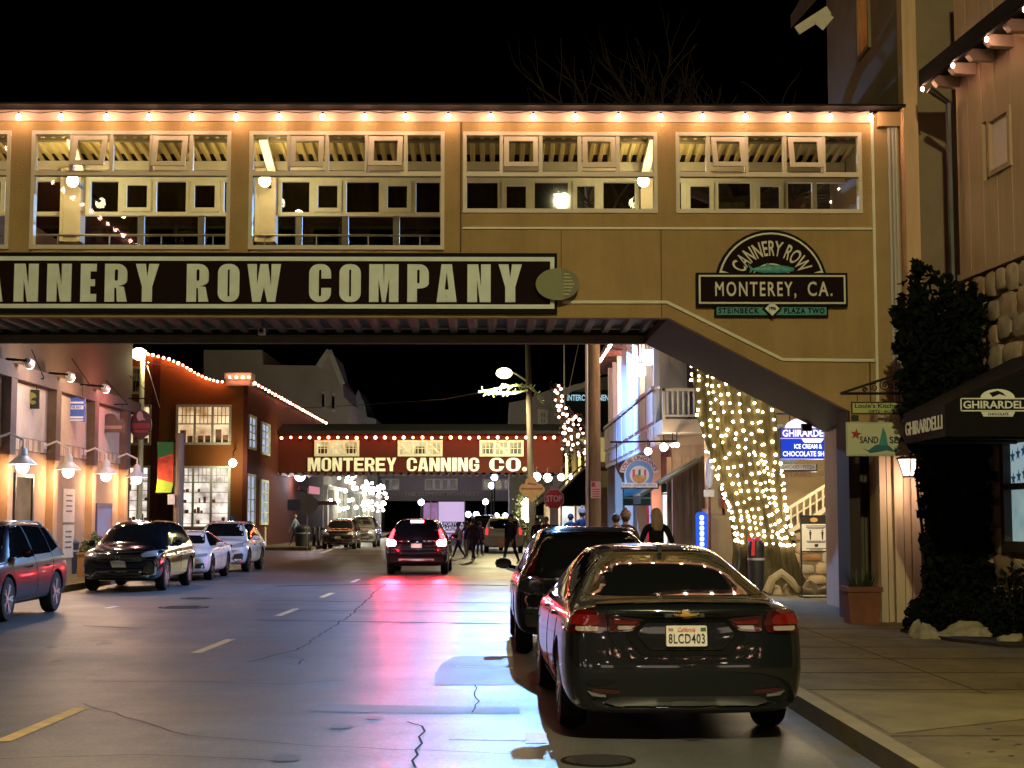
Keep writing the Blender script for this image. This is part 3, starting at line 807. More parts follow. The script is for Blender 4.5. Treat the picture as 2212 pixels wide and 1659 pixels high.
# ---------------------------------------------------------------- long company sign
sg = thing('company_sign', 'long dark sign with pale letters reading ANNERY ROW COMPANY on the footbridge', 'sign', at(600, 672, BY - 0.06))
def SB(m, u0, u1, v0, v1, d0, d1): m.box(XF(u0, 610), XF(u1, 610), BY - d1, BY - d0, ZF(v0), ZF(v1))
m = MB(); SB(m, -180, 1203, 678, 549, 0.0, 0.10); m.build('backing_board', M_SIGNBK, sg)
m = MB(); SB(m, -170, 1188, 660, 567, 0.10, 0.112); m.build('face', M_SIGNDK, sg)
m = MB(); SB(m, -175, 1197, 567, 558, 0.10, 0.125); SB(m, -175, 1197, 669, 660, 0.10, 0.125); SB(m, 1188, 1197, 660, 567, 0.10, 0.125); m.build('border', M_SIGNWH, sg)
for ch, a, b in (('C', -106, -56), ('A', -38, 12), ('N', 36, 88), ('N', 107, 159), ('E', 179, 213), ('R', 231, 279), ('Y', 297, 347), ('R', 407, 454), ('O', 474, 520), ('W', 537, 609), ('C', 670, 717), ('O', 735, 781), ('M', 799, 862), ('P', 881, 927), ('A', 944, 987), ('N', 1010, 1060), ('Y', 1077, 1127)):
    block_letter(ch, XF(a, 610), XF(b, 610), ZF(655), ZF(574), BY - 0.12, M_SIGNWH, sg, t=0.145 if ch not in 'MW' else 0.14)
# oval medallion at the sign's end
ov = thing('oval_plaque', 'olive oval plaque with ribbed right half over the long sign end', 'plaque', at(1204, 650, BY - 0.2))
c = at(1204, 615, BY - 0.2)
def half_oval(s0, s1, d):
    p = [(c.x + 0.325 * math.cos(rad(a)), c.z + 0.24 * math.sin(rad(a))) for a in range(s0, s1 + 1, 10)]
    return p
m = MB(); m.prism(half_oval(80, 290, 0), c.y - 0.05, c.y); m.build('face', mat('olive_green', (0.16, 0.17, 0.035), 0.5, var=0.2, scale=6), ov)
m = MB(); m.prism(half_oval(-70, 80, 0), c.y - 0.05, c.y); m.build('end', mat('olive_dark', (0.10, 0.10, 0.03), 0.5, var=0.2, scale=6), ov)
for k in range(7):
    zz = c.z + 0.15 - k * 0.05
    m = MB(); m.box(c.x + 0.09, c.x + 0.25 - 0.012 * abs(k - 3) * 2, c.y - 0.066, c.y - 0.05, zz - 0.012, zz + 0.012); m.build('rib', mat('olive_pale', (0.45, 0.44, 0.2), 0.6, var=0.2, scale=9), ov)
m = MB(); m.box(c.x - 0.02, c.x + 0.02, c.y, BY, c.z - 0.06, c.z + 0.06); m.build('bracket', M_BLACK, ov)

# ---------------------------------------------------------------- arched district sign
ds = thing('arched_sign', 'dark arched sign reading CANNERY ROW MONTEREY, CA. with a green fish', 'sign', at(1664, 690, BY - 0.05))
kx = lambda u: XF(u, 600)
cx_, cz_ = kx(1664), ZF(618)
pxm = 1.0 / (FPX / BY)
def sec(r0, r1, a0, a1, y0, y1, name, mm, sy=1.0):
    outer = arc_pts(cx_, cz_, r1, r1 * sy, a0, a1, 18); inner = list(reversed(arc_pts(cx_, cz_, r0, r0 * sy, a0, a1, 18)))
    m = MB(); m.prism(outer + inner, y0, y1); return m.build(name, mm, ds)
R1 = 117 * pxm
sec(42 * pxm, R1 + 6 * pxm, 4, 176, BY - 0.08, BY, 'arch_backing', M_SIGNBK)
sec(46 * pxm, R1, 14, 166, BY - 0.095, BY - 0.08, 'arch_border', M_CREAM2)
sec(49 * pxm, R1 - 4 * pxm, 17, 163, BY - 0.10, BY - 0.095, 'arch_face', M_SIGNDK)
m = MB(); m.prism(arc_pts(cx_, cz_, 46 * pxm, 46 * pxm, 5, 175, 14), BY - 0.085, BY - 0.002); m.build('fish_panel', M_SIGNBK, ds)
m = MB(); SB(m, 1502, 1827, 663, 591, 0.0, 0.12); m.build('panel_backing', M_SIGNBK, ds)
m = MB(); SB(m, 1507, 1822, 658, 596, 0.12, 0.13); m.build('panel_border', M_CREAM2, ds)
m = MB(); SB(m, 1511, 1818, 654, 600, 0.13, 0.14); m.build('panel_face', M_SIGNDK, ds)
lettering('CANNERY ROW', (cx_, BY - 0.102, cz_ + 82 * pxm), (1, 0, 0), (0, 0, 1), 186 * pxm, 34 * pxm, M_CREAM2, ds, bold=0.012, arc=82 * pxm, spacing=1.06)
lettering('MONTEREY,', (XF(1629, 626), BY - 0.142, ZF(629)), (1, 0, 0), (0, 0, 1), 176 * pxm, 37 * pxm, M_CREAM2, ds, bold=0.012, spacing=1.25)
lettering('CA.', (XF(1767, 626), BY - 0.142, ZF(626)), (1, 0, 0), (0, 0, 1), 54 * pxm, 32 * pxm, M_CREAM2, ds, bold=0.012, spacing=1.25)
M_TEAL = mat('teal_paint', (0.04, 0.26, 0.22), 0.5, var=0.15, scale=5)
m = MB(); SB(m, 1542, 1786, 685, 661, 0.0, 0.07); m.build('banner_backing', M_SIGNBK, ds)
m = MB(); SB(m, 1546, 1782, 681, 663, 0.07, 0.08); m.build('banner_face', M_TEAL, ds)
lettering('STEINBECK', (XF(1594, 672), BY - 0.082, ZF(672)), (1, 0, 0), (0, 0, 1), 88 * pxm, 12 * pxm, M_SIGNBK, ds, bold=0.02, spacing=1.2)
lettering('PLAZA TWO', (XF(1735, 672), BY - 0.082, ZF(672)), (1, 0, 0), (0, 0, 1), 88 * pxm, 12 * pxm, M_SIGNBK, ds, bold=0.02, spacing=1.2)
dc = at(1665, 669, BY)
for r, d, mm, nm in ((21, 0.12, M_SIGNBK, 'diamond_backing'), (16, 0.13, M_CREAM2, 'diamond_border'), (13.5, 0.135, M_SIGNWH, 'diamond_face')):
    q = r * pxm; m = MB(); m.prism([(dc.x - q, dc.z), (dc.x, dc.z - q), (dc.x + q, dc.z), (dc.x, dc.z + q)], BY - d, BY - 0.0); m.build(nm, mm, ds)
lettering('1996', (dc.x, BY - 0.137, dc.z), (1, 0, 0), (0, 0, 1), 15 * pxm, 8 * pxm, M_SIGNBK, ds, bold=0.02)
# fish: shaped body, fins and tail
fc = at(1668, 582, BY - 0.1)
m = MB(); prof = []
for i in range(13):
    t = i / 12; m_r = 0.062 * (math.sin(math.pi * min(1, t * 0.93 + 0.05)) ** 0.7) + 0.006
    prof.append((m_r, 0.33 - t * 0.62))
m.lathe(prof, fc, 10, 'x'); m.v = [Vector((v.x, fc.y + (v.y - fc.y) * 0.35, v.z)) for v in m.v]
fish = m.build('fish', mat('fish_green', (0.05, 0.30, 0.26), 0.4, var=0.4, scale=14), ds, True)
m = MB()
m.prism([(fc.x - 0.28, fc.z), (fc.x - 0.37, fc.z + 0.1), (fc.x - 0.33, fc.z), (fc.x - 0.36, fc.z - 0.09)], fc.y - 0.012, fc.y + 0.012)
m.prism([(fc.x + 0.02, fc.z + 0.05), (fc.x - 0.08, fc.z + 0.10), (fc.x - 0.1, fc.z + 0.05)], fc.y - 0.01, fc.y + 0.01)
m.prism([(fc.x + 0.05, fc.z - 0.05), (fc.x - 0.02, fc.z - 0.09), (fc.x - 0.02, fc.z - 0.05)], fc.y - 0.01, fc.y + 0.01)
m.build('fin', M_TEAL, fish)

for xx in (4.2,):
    mb = MB(); mb.box(xx - 0.007, xx + 0.007, 7, 22.5, 0.146, 0.1528); mb.build('pavement_joint', M_TAR, kind='structure')
mb = MB(); rq = random.Random(21)
for k in range(170):   # trodden gum spots and specks
    c = Vector((rq.uniform(2.75, 6.0), rq.uniform(9.3, 22), 0.1535)); r_ = rq.uniform(0.012, 0.035); n_ = 7
    mb.add([c + Vector((r_ * rq.uniform(0.7, 1.2) * math.cos(6.283 * i / n_), r_ * rq.uniform(0.7, 1.2) * math.sin(6.283 * i / n_), 0)) for i in range(n_)], [tuple(range(n_))])
tag(mb.build('gum_spots', mat('gum_dark', (0.03, 0.027, 0.02), 0.8), fix=False), kind='stuff')
mb = MB()
for k in range(60):    # oil drips in the parking lane and wheel tracks
    c = Vector((rq.choice((rq.gauss(1.3, 0.25), rq.gauss(-1.4, 0.4), rq.gauss(-6.0, 0.5))), rq.uniform(9, 40), 0.0052)); r_ = rq.uniform(0.02, 0.11); n_ = 9
    mb.add([c + Vector((r_ * rq.uniform(0.6, 1.3) * math.cos(6.283 * i / n_), 1.6 * r_ * rq.uniform(0.6, 1.3) * math.sin(6.283 * i / n_), 0)) for i in range(n_)], [tuple(range(n_))])
tag(mb.build('oil_spots', mat('oil_dark', (0.03, 0.03, 0.03), 0.5), fix=False), kind='stuff')
# ================================================================ tall building the footbridge runs into
tower = thing('tall_building', 'tall tan building that the right end of the footbridge joins', 'building', (6.5, 23, 0.15))
M_TWR = mat('tower_stucco', (0.25, 0.19, 0.115), 0.85, var=0.12, scale=1.5, bump=0.3, bscale=40)
M_PIL = mat('tower_pilaster', (0.62, 0.41, 0.23), 0.8, var=0.14, scale=2.0, bump=0.2, bscale=30, streak=True)
x45, x85 = X(1945, 23, 400), X(1985, 22.75, 400)
mb = MB(); mb.box(x45 + 0.02, 12.5, 23.0, 28.0, 0.15, 15.0); mb.build('wall', M_TWR, tower)
mb = MB(); mb.box(x45, x85, 22.72, 23.0, 0.15, 15.0); mb.build('corner_pilaster', M_PIL, tower)
mb = MB(); mb.box(XF(1893, 600), x45, 23.02, 23.3, 3.2, TOPZ - 0.02); mb.build('joining_wall', M_STUCCO_D, tower)
mb = MB(); mb.box(XF(1893, 250), x45, 22.9, 23.02, TOPZ - 0.24, TOPZ - 0.02); mb.build('cornice_block', M_STUCCO_D, tower)
M_PIPEW = mat('pale_downpipe', (0.42, 0.40, 0.33), 0.5, var=0.12, scale=4, streak=True)
for uu in (1926, 1934, 1941):
    mb = MB(); mb.tube([(XF(uu, 600), 22.97, 3.0), (XF(uu, 600), 22.97, TOPZ - 0.25)], 0.026, 8); mb.build('downpipe', M_PIPEW, tower)
# slot window with an orange blind on the street side
wy0, wy1 = 24.75, 25.45
wf = MB()
for a, b, c, d in ((wy0 - 0.06, wy0, 9.45, 11.6), (wy1, wy1 + 0.06, 9.45, 11.6), (wy0 - 0.06, wy1 + 0.06, 9.38, 9.45), (wy0 - 0.06, wy1 + 0.06, 11.6, 11.66)):
    wf.box(x45 - 0.03, x45 + 0.03, a, b, c, d)
w = wf.build('window', M_TWR, tower)
mb = MB(); mb.box(x45 - 0.005, x45 + 0.01, wy0, wy1, 9.45, 11.6); mb.build('pane', emit_noise('orange_blind', (0.30, 0.10, 0.02), (0.14, 0.045, 0.01), 0.55, 2.0), w)
# gable eave at the far end, pale boards
mb = MB(); e0 = at(1708, 62, 28.2); e1 = at(1800, -40, 28.2)
mb.add([e0, e1, e1 + Vector((0, 0, 0.5)), e0 + Vector((0, 0, 0.25)), e0 + Vector((0, -1.6, 0)), e1 + Vector((0, -1.6, 0)), e1 + Vector((0, -1.6, 0.5)), e0 + Vector((0, -1.6, 0.25))], [(0, 1, 2, 3), (7, 6, 5, 4), (0, 4, 5, 1), (1, 5, 6, 2), (2, 6, 7, 3), (3, 7, 4, 0)])
gb = mb.build('gable_eave', mat('gable_dark', (0.14, 0.11, 0.08), 0.8, var=0.1), tower)
mb = MB(); mb.beam(at(1722, 66, 26.55), at(1790, 22, 26.55), 0.05, 0.16); mb.beam(at(1768, 56, 26.5), at(1790, 30, 26.5), 0.06, 0.22); mb.build('barge_board', M_CREAM2, gb)

# ================================================================ doorway under the footbridge's right leg
shop = thing('shop_entrance', 'dark recessed shop entrance with glass door under the footbridge leg', 'shopfront', (5.5, 23.6, 0.15))
M_DKB = mat('dark_boards', (0.13, 0.105, 0.08), 0.75, var=0.2, scale=3, streak=True)
bx0, bx1 = X(1840, 23.7, 1100), X(1874, 23.7, 1100)
n = 4
for k in range(n):
    a = bx0 + (bx1 - bx0) * k / n; b = bx0 + (bx1 - bx0) * (k + 1) / n
    mb = MB(); mb.box(a + 0.006, b - 0.006, 23.66 + 0.01 * (k % 2), 23.74, 0.15, 3.3); mb.build('plank', M_DKB, shop)
mb = MB(); mb.box(bx0 - 0.05, X(1910, 23.9, 1100), 23.75, 23.9, 0.15, 3.3); mb.build('backing_wall', M_BLACK, shop)
dx0, dx1 = X(1874, 23.6, 1100), X(1897, 23.6, 1100)
mb = MB()
for a, b, c, d in ((dx0, dx0 + 0.035, 0.15, 2.5), (dx1 - 0.035, dx1, 0.15, 2.5), (dx0, dx1, 2.42, 2.5), (dx0, dx1, 0.15, 0.4), (dx0, dx1, 1.05, 1.09)):
    mb.box(a, b, 23.55, 23.62, c, d)
dr = mb.build('door', mat('door_frame', (0.035, 0.018, 0.014), 0.4, var=0.1), shop)
mb = MB(); mb.box(dx0 + 0.035, dx1 - 0.035, 23.60, 23.61, 0.4, 2.42); mb.build('pane', glass('dark_glass', (0.25, 0.26, 0.24), 1.2), dr)
mb = MB(); mb.prism(rrect(dx0 + 0.02, 1.35, dx0 + 0.09, 1.9, 0.02), 23.575, 23.585); mb.prism(rrect(dx0 + 0.03, 0.72, dx0 + 0.1, 1.0, 0.02), 23.575, 23.585)
mb.build('notice', mat('notice_paper', (0.55, 0.6, 0.52), 0.7, var=0.3, scale=12), dr)
# fluted wall right of the door, lit by the lantern
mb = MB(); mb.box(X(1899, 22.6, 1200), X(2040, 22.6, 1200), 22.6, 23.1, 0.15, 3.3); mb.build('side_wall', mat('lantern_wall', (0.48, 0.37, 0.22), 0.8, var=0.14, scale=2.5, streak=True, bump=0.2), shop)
for a, b, d in ((1903, 1917, 0.10), (1921, 1930, 0.05), (1934, 1953, 0.12), (1957, 1966, 0.05), (1972, 1990, 0.10)):
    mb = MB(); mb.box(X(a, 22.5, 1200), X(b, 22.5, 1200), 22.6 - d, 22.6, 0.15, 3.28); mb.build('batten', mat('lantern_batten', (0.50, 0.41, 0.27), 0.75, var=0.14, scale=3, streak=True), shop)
# square terracotta planter with a dark plant
pp = at(1860, 1328, 22.3); pp.z = 0.15
pl = thing('planter_box', 'dark terracotta planter with spiky plant by the shop door', 'planter', pp)
mb = MB(); h = 0.52
mb.prism([(pp.x - 0.2, 0.15), (pp.x + 0.2, 0.15), (pp.x + 0.245, 0.15 + h), (pp.x - 0.245, 0.15 + h)], 22.05, 22.5); mb.build('pot', mat('terracotta', (0.20, 0.085, 0.05), 0.8, var=0.25, scale=3), pl)
mb = MB()
for a, b, c, d in ((-0.26, 0.26, 22.03, 22.07), (-0.26, 0.26, 22.48, 22.52), (-0.26, -0.22, 22.07, 22.48), (0.22, 0.26, 22.07, 22.48)): mb.box(pp.x + a, pp.x + b, c, d, 0.15 + h - 0.06, 0.15 + h + 0.01)
mb.build('rim', mat('terracotta', (0.2, 0.085, 0.05)), pl)
mb = MB()
for k in range(70):
    a = RNG.uniform(0, 6.28); r = RNG.uniform(0.0, 0.17); L = RNG.uniform(0.15, 0.36)
    b0_ = Vector((pp.x + r * math.cos(a), 22.27 + r * math.sin(a), 0.64)); d = Vector((math.cos(a) * 0.5, math.sin(a) * 0.5, 1)).normalized() * L
    s_ = Vector((-math.sin(a), math.cos(a), 0)) * 0.02
    mb.add([b0_ - s_, b0_ + s_, b0_ + d], [(0, 1, 2)])
mb.build('leaves', mat('dark_leaf', (0.03, 0.045, 0.018), 0.6, var=0.4, scale=9), pl, fix=False)

# ================================================================ near right shop: boards above, stone below
nb = thing('stone_shop', 'corner shop with board upper wall and stone lower wall under the eave lights', 'building', (6.9, 18, 0.15))
W0 = Vector((6.5, 21.35, 0)); WD = Vector((0.083, -1, 0)).normalized(); WN = Vector((-WD.y * -1, 0, 0))
WN = Vector((-1, -0.083, 0)).normalized()
def wp(s, z, c=0.0): return W0 + WD * s + WN * c + Vector((0, 0, z))
def wbox(m, s0, s1, z0, z1, c0, c1):
    vs = [wp(s, z, c) for z in (z0, z1) for s, c in ((s0, c0), (s1, c0), (s1, c1), (s0, c1))]
    return m.add(vs, [(3, 2, 1, 0), (4, 5, 6, 7), (0, 1, 5, 4), (1, 2, 6, 5), (2, 3, 7, 6), (3, 0, 4, 7)])
M_BOARD = mat('painted_boards', (0.40, 0.29, 0.18), 0.8, var=0.10, scale=2.2, streak=True, bump=0.15)
M_MORTAR = mat('mortar', (0.22, 0.17, 0.11), 0.95, var=0.2, scale=4)
mb = MB(); wbox(mb, 0, 14, 0.15, 9.5, -0.6, -0.06); mb.build('core_wall', M_MORTAR, nb)
ZST = 5.05
sb = [0.0, 0.2, 0.42, 0.66, 0.9, 1.12, 1.36, 1.6, 1.84, 2.1, 2.4, 2.8, 3.3, 3.9, 5, 7, 10, 14]
for k in range(len(sb) - 1):
    mb = MB(); c = 0.0 + 0.007 * (k % 2)
    s0, s1 = sb[k] + 0.003, sb[k + 1] - 0.003
    if 1.0 < (s0 + s1) / 2 < 1.9:
        wbox(mb, s0, s1, ZST, 6.2, -0.06, c); wbox(mb, s0, s1, 7.0, 9.5, -0.06, c)
    else: wbox(mb, s0, s1, ZST, 9.5, -0.06, c)
    mb.build('plank', M_BOARD, nb)
mb = MB(); wbox(mb, 0, 14, ZST - 0.09, ZST, -0.06, 0.05); mb.build('ledge', M_BOARD, nb)
# blank board-filled window
mb = MB()
for s0, s1, z0, z1 in ((1.12, 1.86, 6.2, 6.27), (1.12, 1.86, 6.93, 7.0), (1.12, 1.2, 6.27, 6.93), (1.78, 1.86, 6.27, 6.93)): wbox(mb, s0, s1, z0, z1, -0.05, 0.035)
w = mb.build('window', M_BOARD, nb)
mb = MB(); wbox(mb, 1.2, 1.78, 6.27, 6.93, -0.05, -0.02); mb.build('pane', mat('pale_blind', (0.62, 0.52, 0.48), 0.7, var=0.08), w)
# stones
M_STONES = [mat('field_stone', (0.36, 0.28, 0.19), 0.9, var=0.3, scale=4, bump=0.5, bscale=14), mat('field_stone_grey', (0.31, 0.255, 0.18), 0.9, var=0.3, scale=4, bump=0.5, bscale=14), mat('field_stone_rust', (0.33, 0.225, 0.135), 0.9, var=0.3, scale=4, bump=0.5, bscale=14)]
def stone_wall(par, fn, a0, a1, b0, b1, cell, rng, skip=None, dep=0.04, gap=0.010):
    nb_ = max(1, int((b1 - b0) / cell))
    rows = [b0 + (b1 - b0) * k / nb_ for k in range(nb_ + 1)]
    for r in range(nb_):
        a = a0 - rng.uniform(0, cell * 0.7)
        while a < a1:
            wd = cell * rng.uniform(0.8, 1.9)
            lo, hi = max(a, a0), min(a + wd, a1)
            z0 = rows[r] + rng.uniform(-0.2, 0.2) * cell * (r > 0); z1 = rows[r + 1] + rng.uniform(-0.15, 0.15) * cell * (r < nb_ - 1)
            a += wd
            if hi - lo < 0.05: continue
            cx, cz = (lo + hi) / 2, (z0 + z1) / 2
            if skip and skip(cx, cz): continue
            hx, hz = (hi - lo) / 2 - gap, (z1 - z0) / 2 - gap
            if hz < 0.03: continue
            mb = MB(); n = 8; ring = []
            for p_, q_ in ((1, -.6), (1, .6), (.62, 1), (-.62, 1), (-1, .6), (-1, -.6), (-.62, -1), (.62, -1)):
                ring.append((p_ * rng.uniform(0.84, 1.04), q_ * rng.uniform(0.82, 1.04)))
            d = dep * rng.uniform(0.4, 1.0)
            vs = [fn(cx + p * hx, cz + q * hz, -0.06) for p, q in ring] + [fn(cx + p * hx, cz + q * hz, d * 0.5) for p, q in ring] + [fn(cx + p * hx * 0.86, cz + q * hz * 0.86, d) for p, q in ring]
            fs = [(i, (i + 1) % n, (i + 1) % n + n, i + n) for i in range(n)] + [(i + n, (i + 1) % n + n, (i + 1) % n + 2 * n, i + 2 * n) for i in range(n)] + [tuple(range(2 * n, 3 * n))]
            mb.add(vs, fs); mb.build('stone', rng.choice(M_STONES), par, 50)
rs = random.Random(3)
stone_wall(nb, wp, 0.0, 2.6, 0.15, ZST - 0.1, 0.34, rs, lambda a, b: a > 1.32 and 1.25 < b < 3.0)
# shop window with a bright poster
mb = MB()
for s0, s1, z0, z1 in ((1.30, 2.9, 1.22, 1.36), (1.30, 2.9, 2.9, 3.0), (1.30, 1.42, 1.36, 2.9), (1.30, 2.9, 2.02, 2.10)): wbox(mb, s0, s1, z0, z1, -0.05, 0.06)
w = mb.build('window', mat('dark_window_frame', (0.03, 0.022, 0.016), 0.6, var=0.2), nb)
mb = MB(); wbox(mb, 1.42, 2.9, 1.36, 2.9, -0.02, -0.012); mb.build('pane', M_GLASS, w)
mb = MB(); wbox(mb, 1.42, 2.9, 1.36, 2.02, -0.055, -0.045); mb.build('lit_blind', emit_noise('blue_white_blind', (0.42, 0.56, 0.58), (0.30, 0.42, 0.45), 0.75, 3), w)
mb = MB(); wbox(mb, 1.42, 2.9, 2.1, 2.62, -0.055, -0.045); mb.build('lit_poster', emit('poster_white', (0.42, 0.55, 0.62), 0.8), w)
mb = MB()
for k in range(6):
    s_ = 1.5 + 0.17 * (k % 3); z_ = 2.16 + 0.2 * (k // 3) + 0.03 * k
    pts = []
    for i in range(10):
        r_ = 0.085 if i % 2 == 0 else 0.035; pts.append((s_ + r_ * math.sin(i * math.pi / 5), z_ + 1.15 * r_ * math.cos(i * math.pi / 5)))
    vs = [wp(a, b, -0.042 + 0.001 * k) for a, b in pts]; mb.add(vs, [(0, 1, 9), (2, 3, 1), (4, 5, 3), (6, 7, 5), (8, 9, 7), (1, 3, 5, 7, 9)])
mb.build('poster_star', emit('poster_blue', (0.03, 0.10, 0.22), 0.5), w, fix=False)
# eave: roof, rafter tails
ZE = 7.78
mb = MB(); wbox(mb, -0.2, 14, ZE + 0.12, ZE + 0.26, -0.6, 0.46); mb.build('roof_edge', M_DARKROOF, nb)
mb = MB(); wbox(mb, -0.2, 14, ZE + 0.02, ZE + 0.12, 0.40, 0.46); mb.build('gutter', M_SIGNBK, nb)
for k in range(8):
    s_ = 0.02 + k * 0.62; mb = MB()
    vs = []
    for ds in (0, 0.12):
        vs += [wp(s_ + ds, ZE + 0.10, 0.0), wp(s_ + ds, ZE + 0.10, 0.34), wp(s_ + ds, ZE + 0.02, 0.36), wp(s_ + ds, ZE - 0.05, 0.30), wp(s_ + ds, ZE - 0.06, 0.0)]
    mb.add(vs, [(0, 1, 2, 3, 4), (9, 8, 7, 6, 5)] + [(i, (i + 1) % 5, (i + 1) % 5 + 5, i + 5) for i in range(5)]); mb.build('rafter_tail', mat('rafter_paint', (0.6, 0.47, 0.36), 0.6, var=0.1), nb)
pts = [wp(-0.12 + 1.15 * k, ZE + 0.0, 0.44) for k in range(8)]
string_lights('string of warm bulbs under the eave of the stone corner shop', [[pts[k] + Vector((0, 0, 0.05)), pts[k + 1] + Vector((0, 0, 0.05))] for k in range(7)], pts, 'eave', E_BULB, 0.024)
mb = MB(); q = wp(0.05, 0, 0.12); mb.tube([wp(0.05, 7.7, 0.40), wp(0.05, 7.5, 0.12), wp(0.05, 0.2, 0.12)], 0.055, 8); mb.build('downpipe', mat('dark_downpipe', (0.014, 0.008, 0.006), 0.5, var=0.1), nb)
# black awning with lettering
aw = thing('shop_awning', 'black shop awning with white lettering and a crest over the stone shop window', 'awning', (5.9, 18.5, 2.6))
ax, ay0, ay1 = 5.2, 17.8, 19.65
mb = MB()
mb.add([(ax, ay0, 2.98), (ax, ay1, 2.98), (6.65, ay1, 3.72), (6.82, ay0, 3.72), (ax, ay0, 2.6), (ax, ay1, 2.6), (6.65, ay1, 2.6), (6.82, ay0, 2.6)], [(0, 1, 2, 3), (0, 4, 5, 1), (0, 3, 7, 4), (1, 5, 6, 2)])
mb.build('canopy', mat('black_canvas', (0.006, 0.006, 0.006), 0.8, var=0.2, scale=6), aw)
for yy in (ay0 + 0.02, (ay0 + ay1) / 2, ay1 - 0.02):
    mb = MB(); mb.tube([(6.65, yy, 2.62), (ax + 0.02, yy, 2.62), (ax + 0.02, yy, 2.94), (6.65, yy, 3.66)], 0.015, 5); mb.build('frame_hoop', M_BLACK, aw)
M_LET = mat('letter_white', (0.70, 0.72, 0.62), 0.6, var=0.08)
lettering('GHIRARDELLI', (ax - 0.004, 18.72, 2.78), (0, -1, 0), (0, 0, 1), 1.62, 0.17, M_LET, aw, bold=0.015, depth=0.006)
m = MB(); lx0, lx1 = X(2074, ay0, 870), X(2236, ay0, 870); lz0, lz1 = Z(888, ay0), Z(859, ay0)
for a, b, c, d in ((lx0, lx1, lz0, lz0 + 0.014), (lx0, lx1, lz1 - 0.014, lz1), (lx0, lx0 + 0.014, lz0, lz1), (lx1 - 0.014, lx1, lz0, lz1)): m.box(a, b, ay0 - 0.014, ay0 - 0.002, c, d)
m.build('crest_border', M_LET, aw)
lettering('GHIRARDELLI', ((lx0 + lx1) / 2, ay0 - 0.004, (lz0 + lz1) / 2), (1, 0, 0), (0, 0, 1), (lx1 - lx0) * 0.92, 0.09, M_LET, aw, bold=0.02, depth=0.006)
cx0 = (lx0 + lx1) / 2
m = MB(); m.prism(arc_pts(cx0, lz1, 0.2, 0.105, 0, 180, 12), ay0 - 0.010, ay0 - 0.002); m.build('crest', M_LET, aw)
m = MB(); m.prism([(cx0 - 0.06, lz1 + 0.01), (cx0 - 0.10, lz1 + 0.06), (cx0, lz1 + 0.085), (cx0 + 0.06, lz1 + 0.06), (cx0 + 0.10, lz1 + 0.02), (cx0 + 0.02, lz1 + 0.045)], ay0 - 0.013, ay0 - 0.010); m.build('eagle', M_SIGNBK, aw)
m = MB(); m.prism([(cx0 - 0.2, lz0 - 0.002), (cx0 - 0.17, lz0 - 0.06), (cx0 + 0.17, lz0 - 0.06), (cx0 + 0.2, lz0 - 0.002)], ay0 - 0.008, ay0 - 0.002); m.build('ribbon', M_LET, aw)
lettering('CHOCOLATE', (cx0, ay0 - 0.010, lz0 - 0.032), (1, 0, 0), (0, 0, 1), 0.24, 0.032, M_SIGNBK, aw, bold=0.02, depth=0.003)

# ================================================================ ivy on the pilaster
IV_L = [(565, 1972), (620, 1950), (650, 1932), (720, 1936), (800, 1944), (900, 1955), (960, 1972), (1000, 1984), (1080, 1992), (1180, 1998), (1260, 2000), (1300, 1975), (1345, 1972)]
IV_R = [(565, 1985), (620, 2120), (650, 2150), (720, 2153), (800, 2153), (900, 2148), (1000, 2146), (1150, 2145), (1250, 2142), (1300, 2190), (1345, 2212)]
def interp(tab, v):
    for k in range(len(tab) - 1):
        if tab[k][0] <= v <= tab[k + 1][0]:
            t = (v - tab[k][0]) / (tab[k + 1][0] - tab[k][0]); return tab[k][1] + t * (tab[k + 1][1] - tab[k][1])
    return tab[-1][1] if v > tab[-1][0] else tab[0][1]
iv = thing('ivy', 'tall dark mass of ivy climbing between the lantern and the stone shop', 'plant', (6.1, 20.6, 0.15))
mb = MB(); ri = random.Random(11)
def leaf(mb, p, s, rng):
    a = Vector((rng.uniform(-1, 1), rng.uniform(-1, 1), rng.uniform(-1, 1))).normalized(); b = a.cross(Vector((rng.uniform(-1, 1), rng.uniform(-1, 1), rng.uniform(-1, 1)))).normalized()
    mb.add([p - a * s, p + b * s * 0.5, p + a * s, p - b * s * 0.5], [(0, 1, 2, 3)])
cnt = 0
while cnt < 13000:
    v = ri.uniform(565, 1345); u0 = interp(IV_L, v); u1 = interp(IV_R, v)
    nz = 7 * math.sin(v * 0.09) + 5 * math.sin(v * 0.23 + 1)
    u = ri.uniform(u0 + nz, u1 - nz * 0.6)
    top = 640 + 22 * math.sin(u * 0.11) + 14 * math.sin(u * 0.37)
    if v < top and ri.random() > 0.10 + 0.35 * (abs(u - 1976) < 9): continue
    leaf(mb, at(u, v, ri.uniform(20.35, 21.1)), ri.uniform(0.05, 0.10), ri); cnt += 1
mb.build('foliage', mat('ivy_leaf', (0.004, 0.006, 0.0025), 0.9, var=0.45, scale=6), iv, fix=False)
mb = MB()
for k in range(9):
    u = 1990 + 17 * k; pts = [at(u + 10 * math.sin(j * 0.9 + k), 1340 - j * 62 - 12 * k % 30, 20.95) for j in range(11)]
    mb.tube(pts, [0.03 - 0.002 * j for j in range(11)], 5)
mb.build('stem', mat('ivy_stem', (0.05, 0.035, 0.02), 0.9, var=0.3), iv)
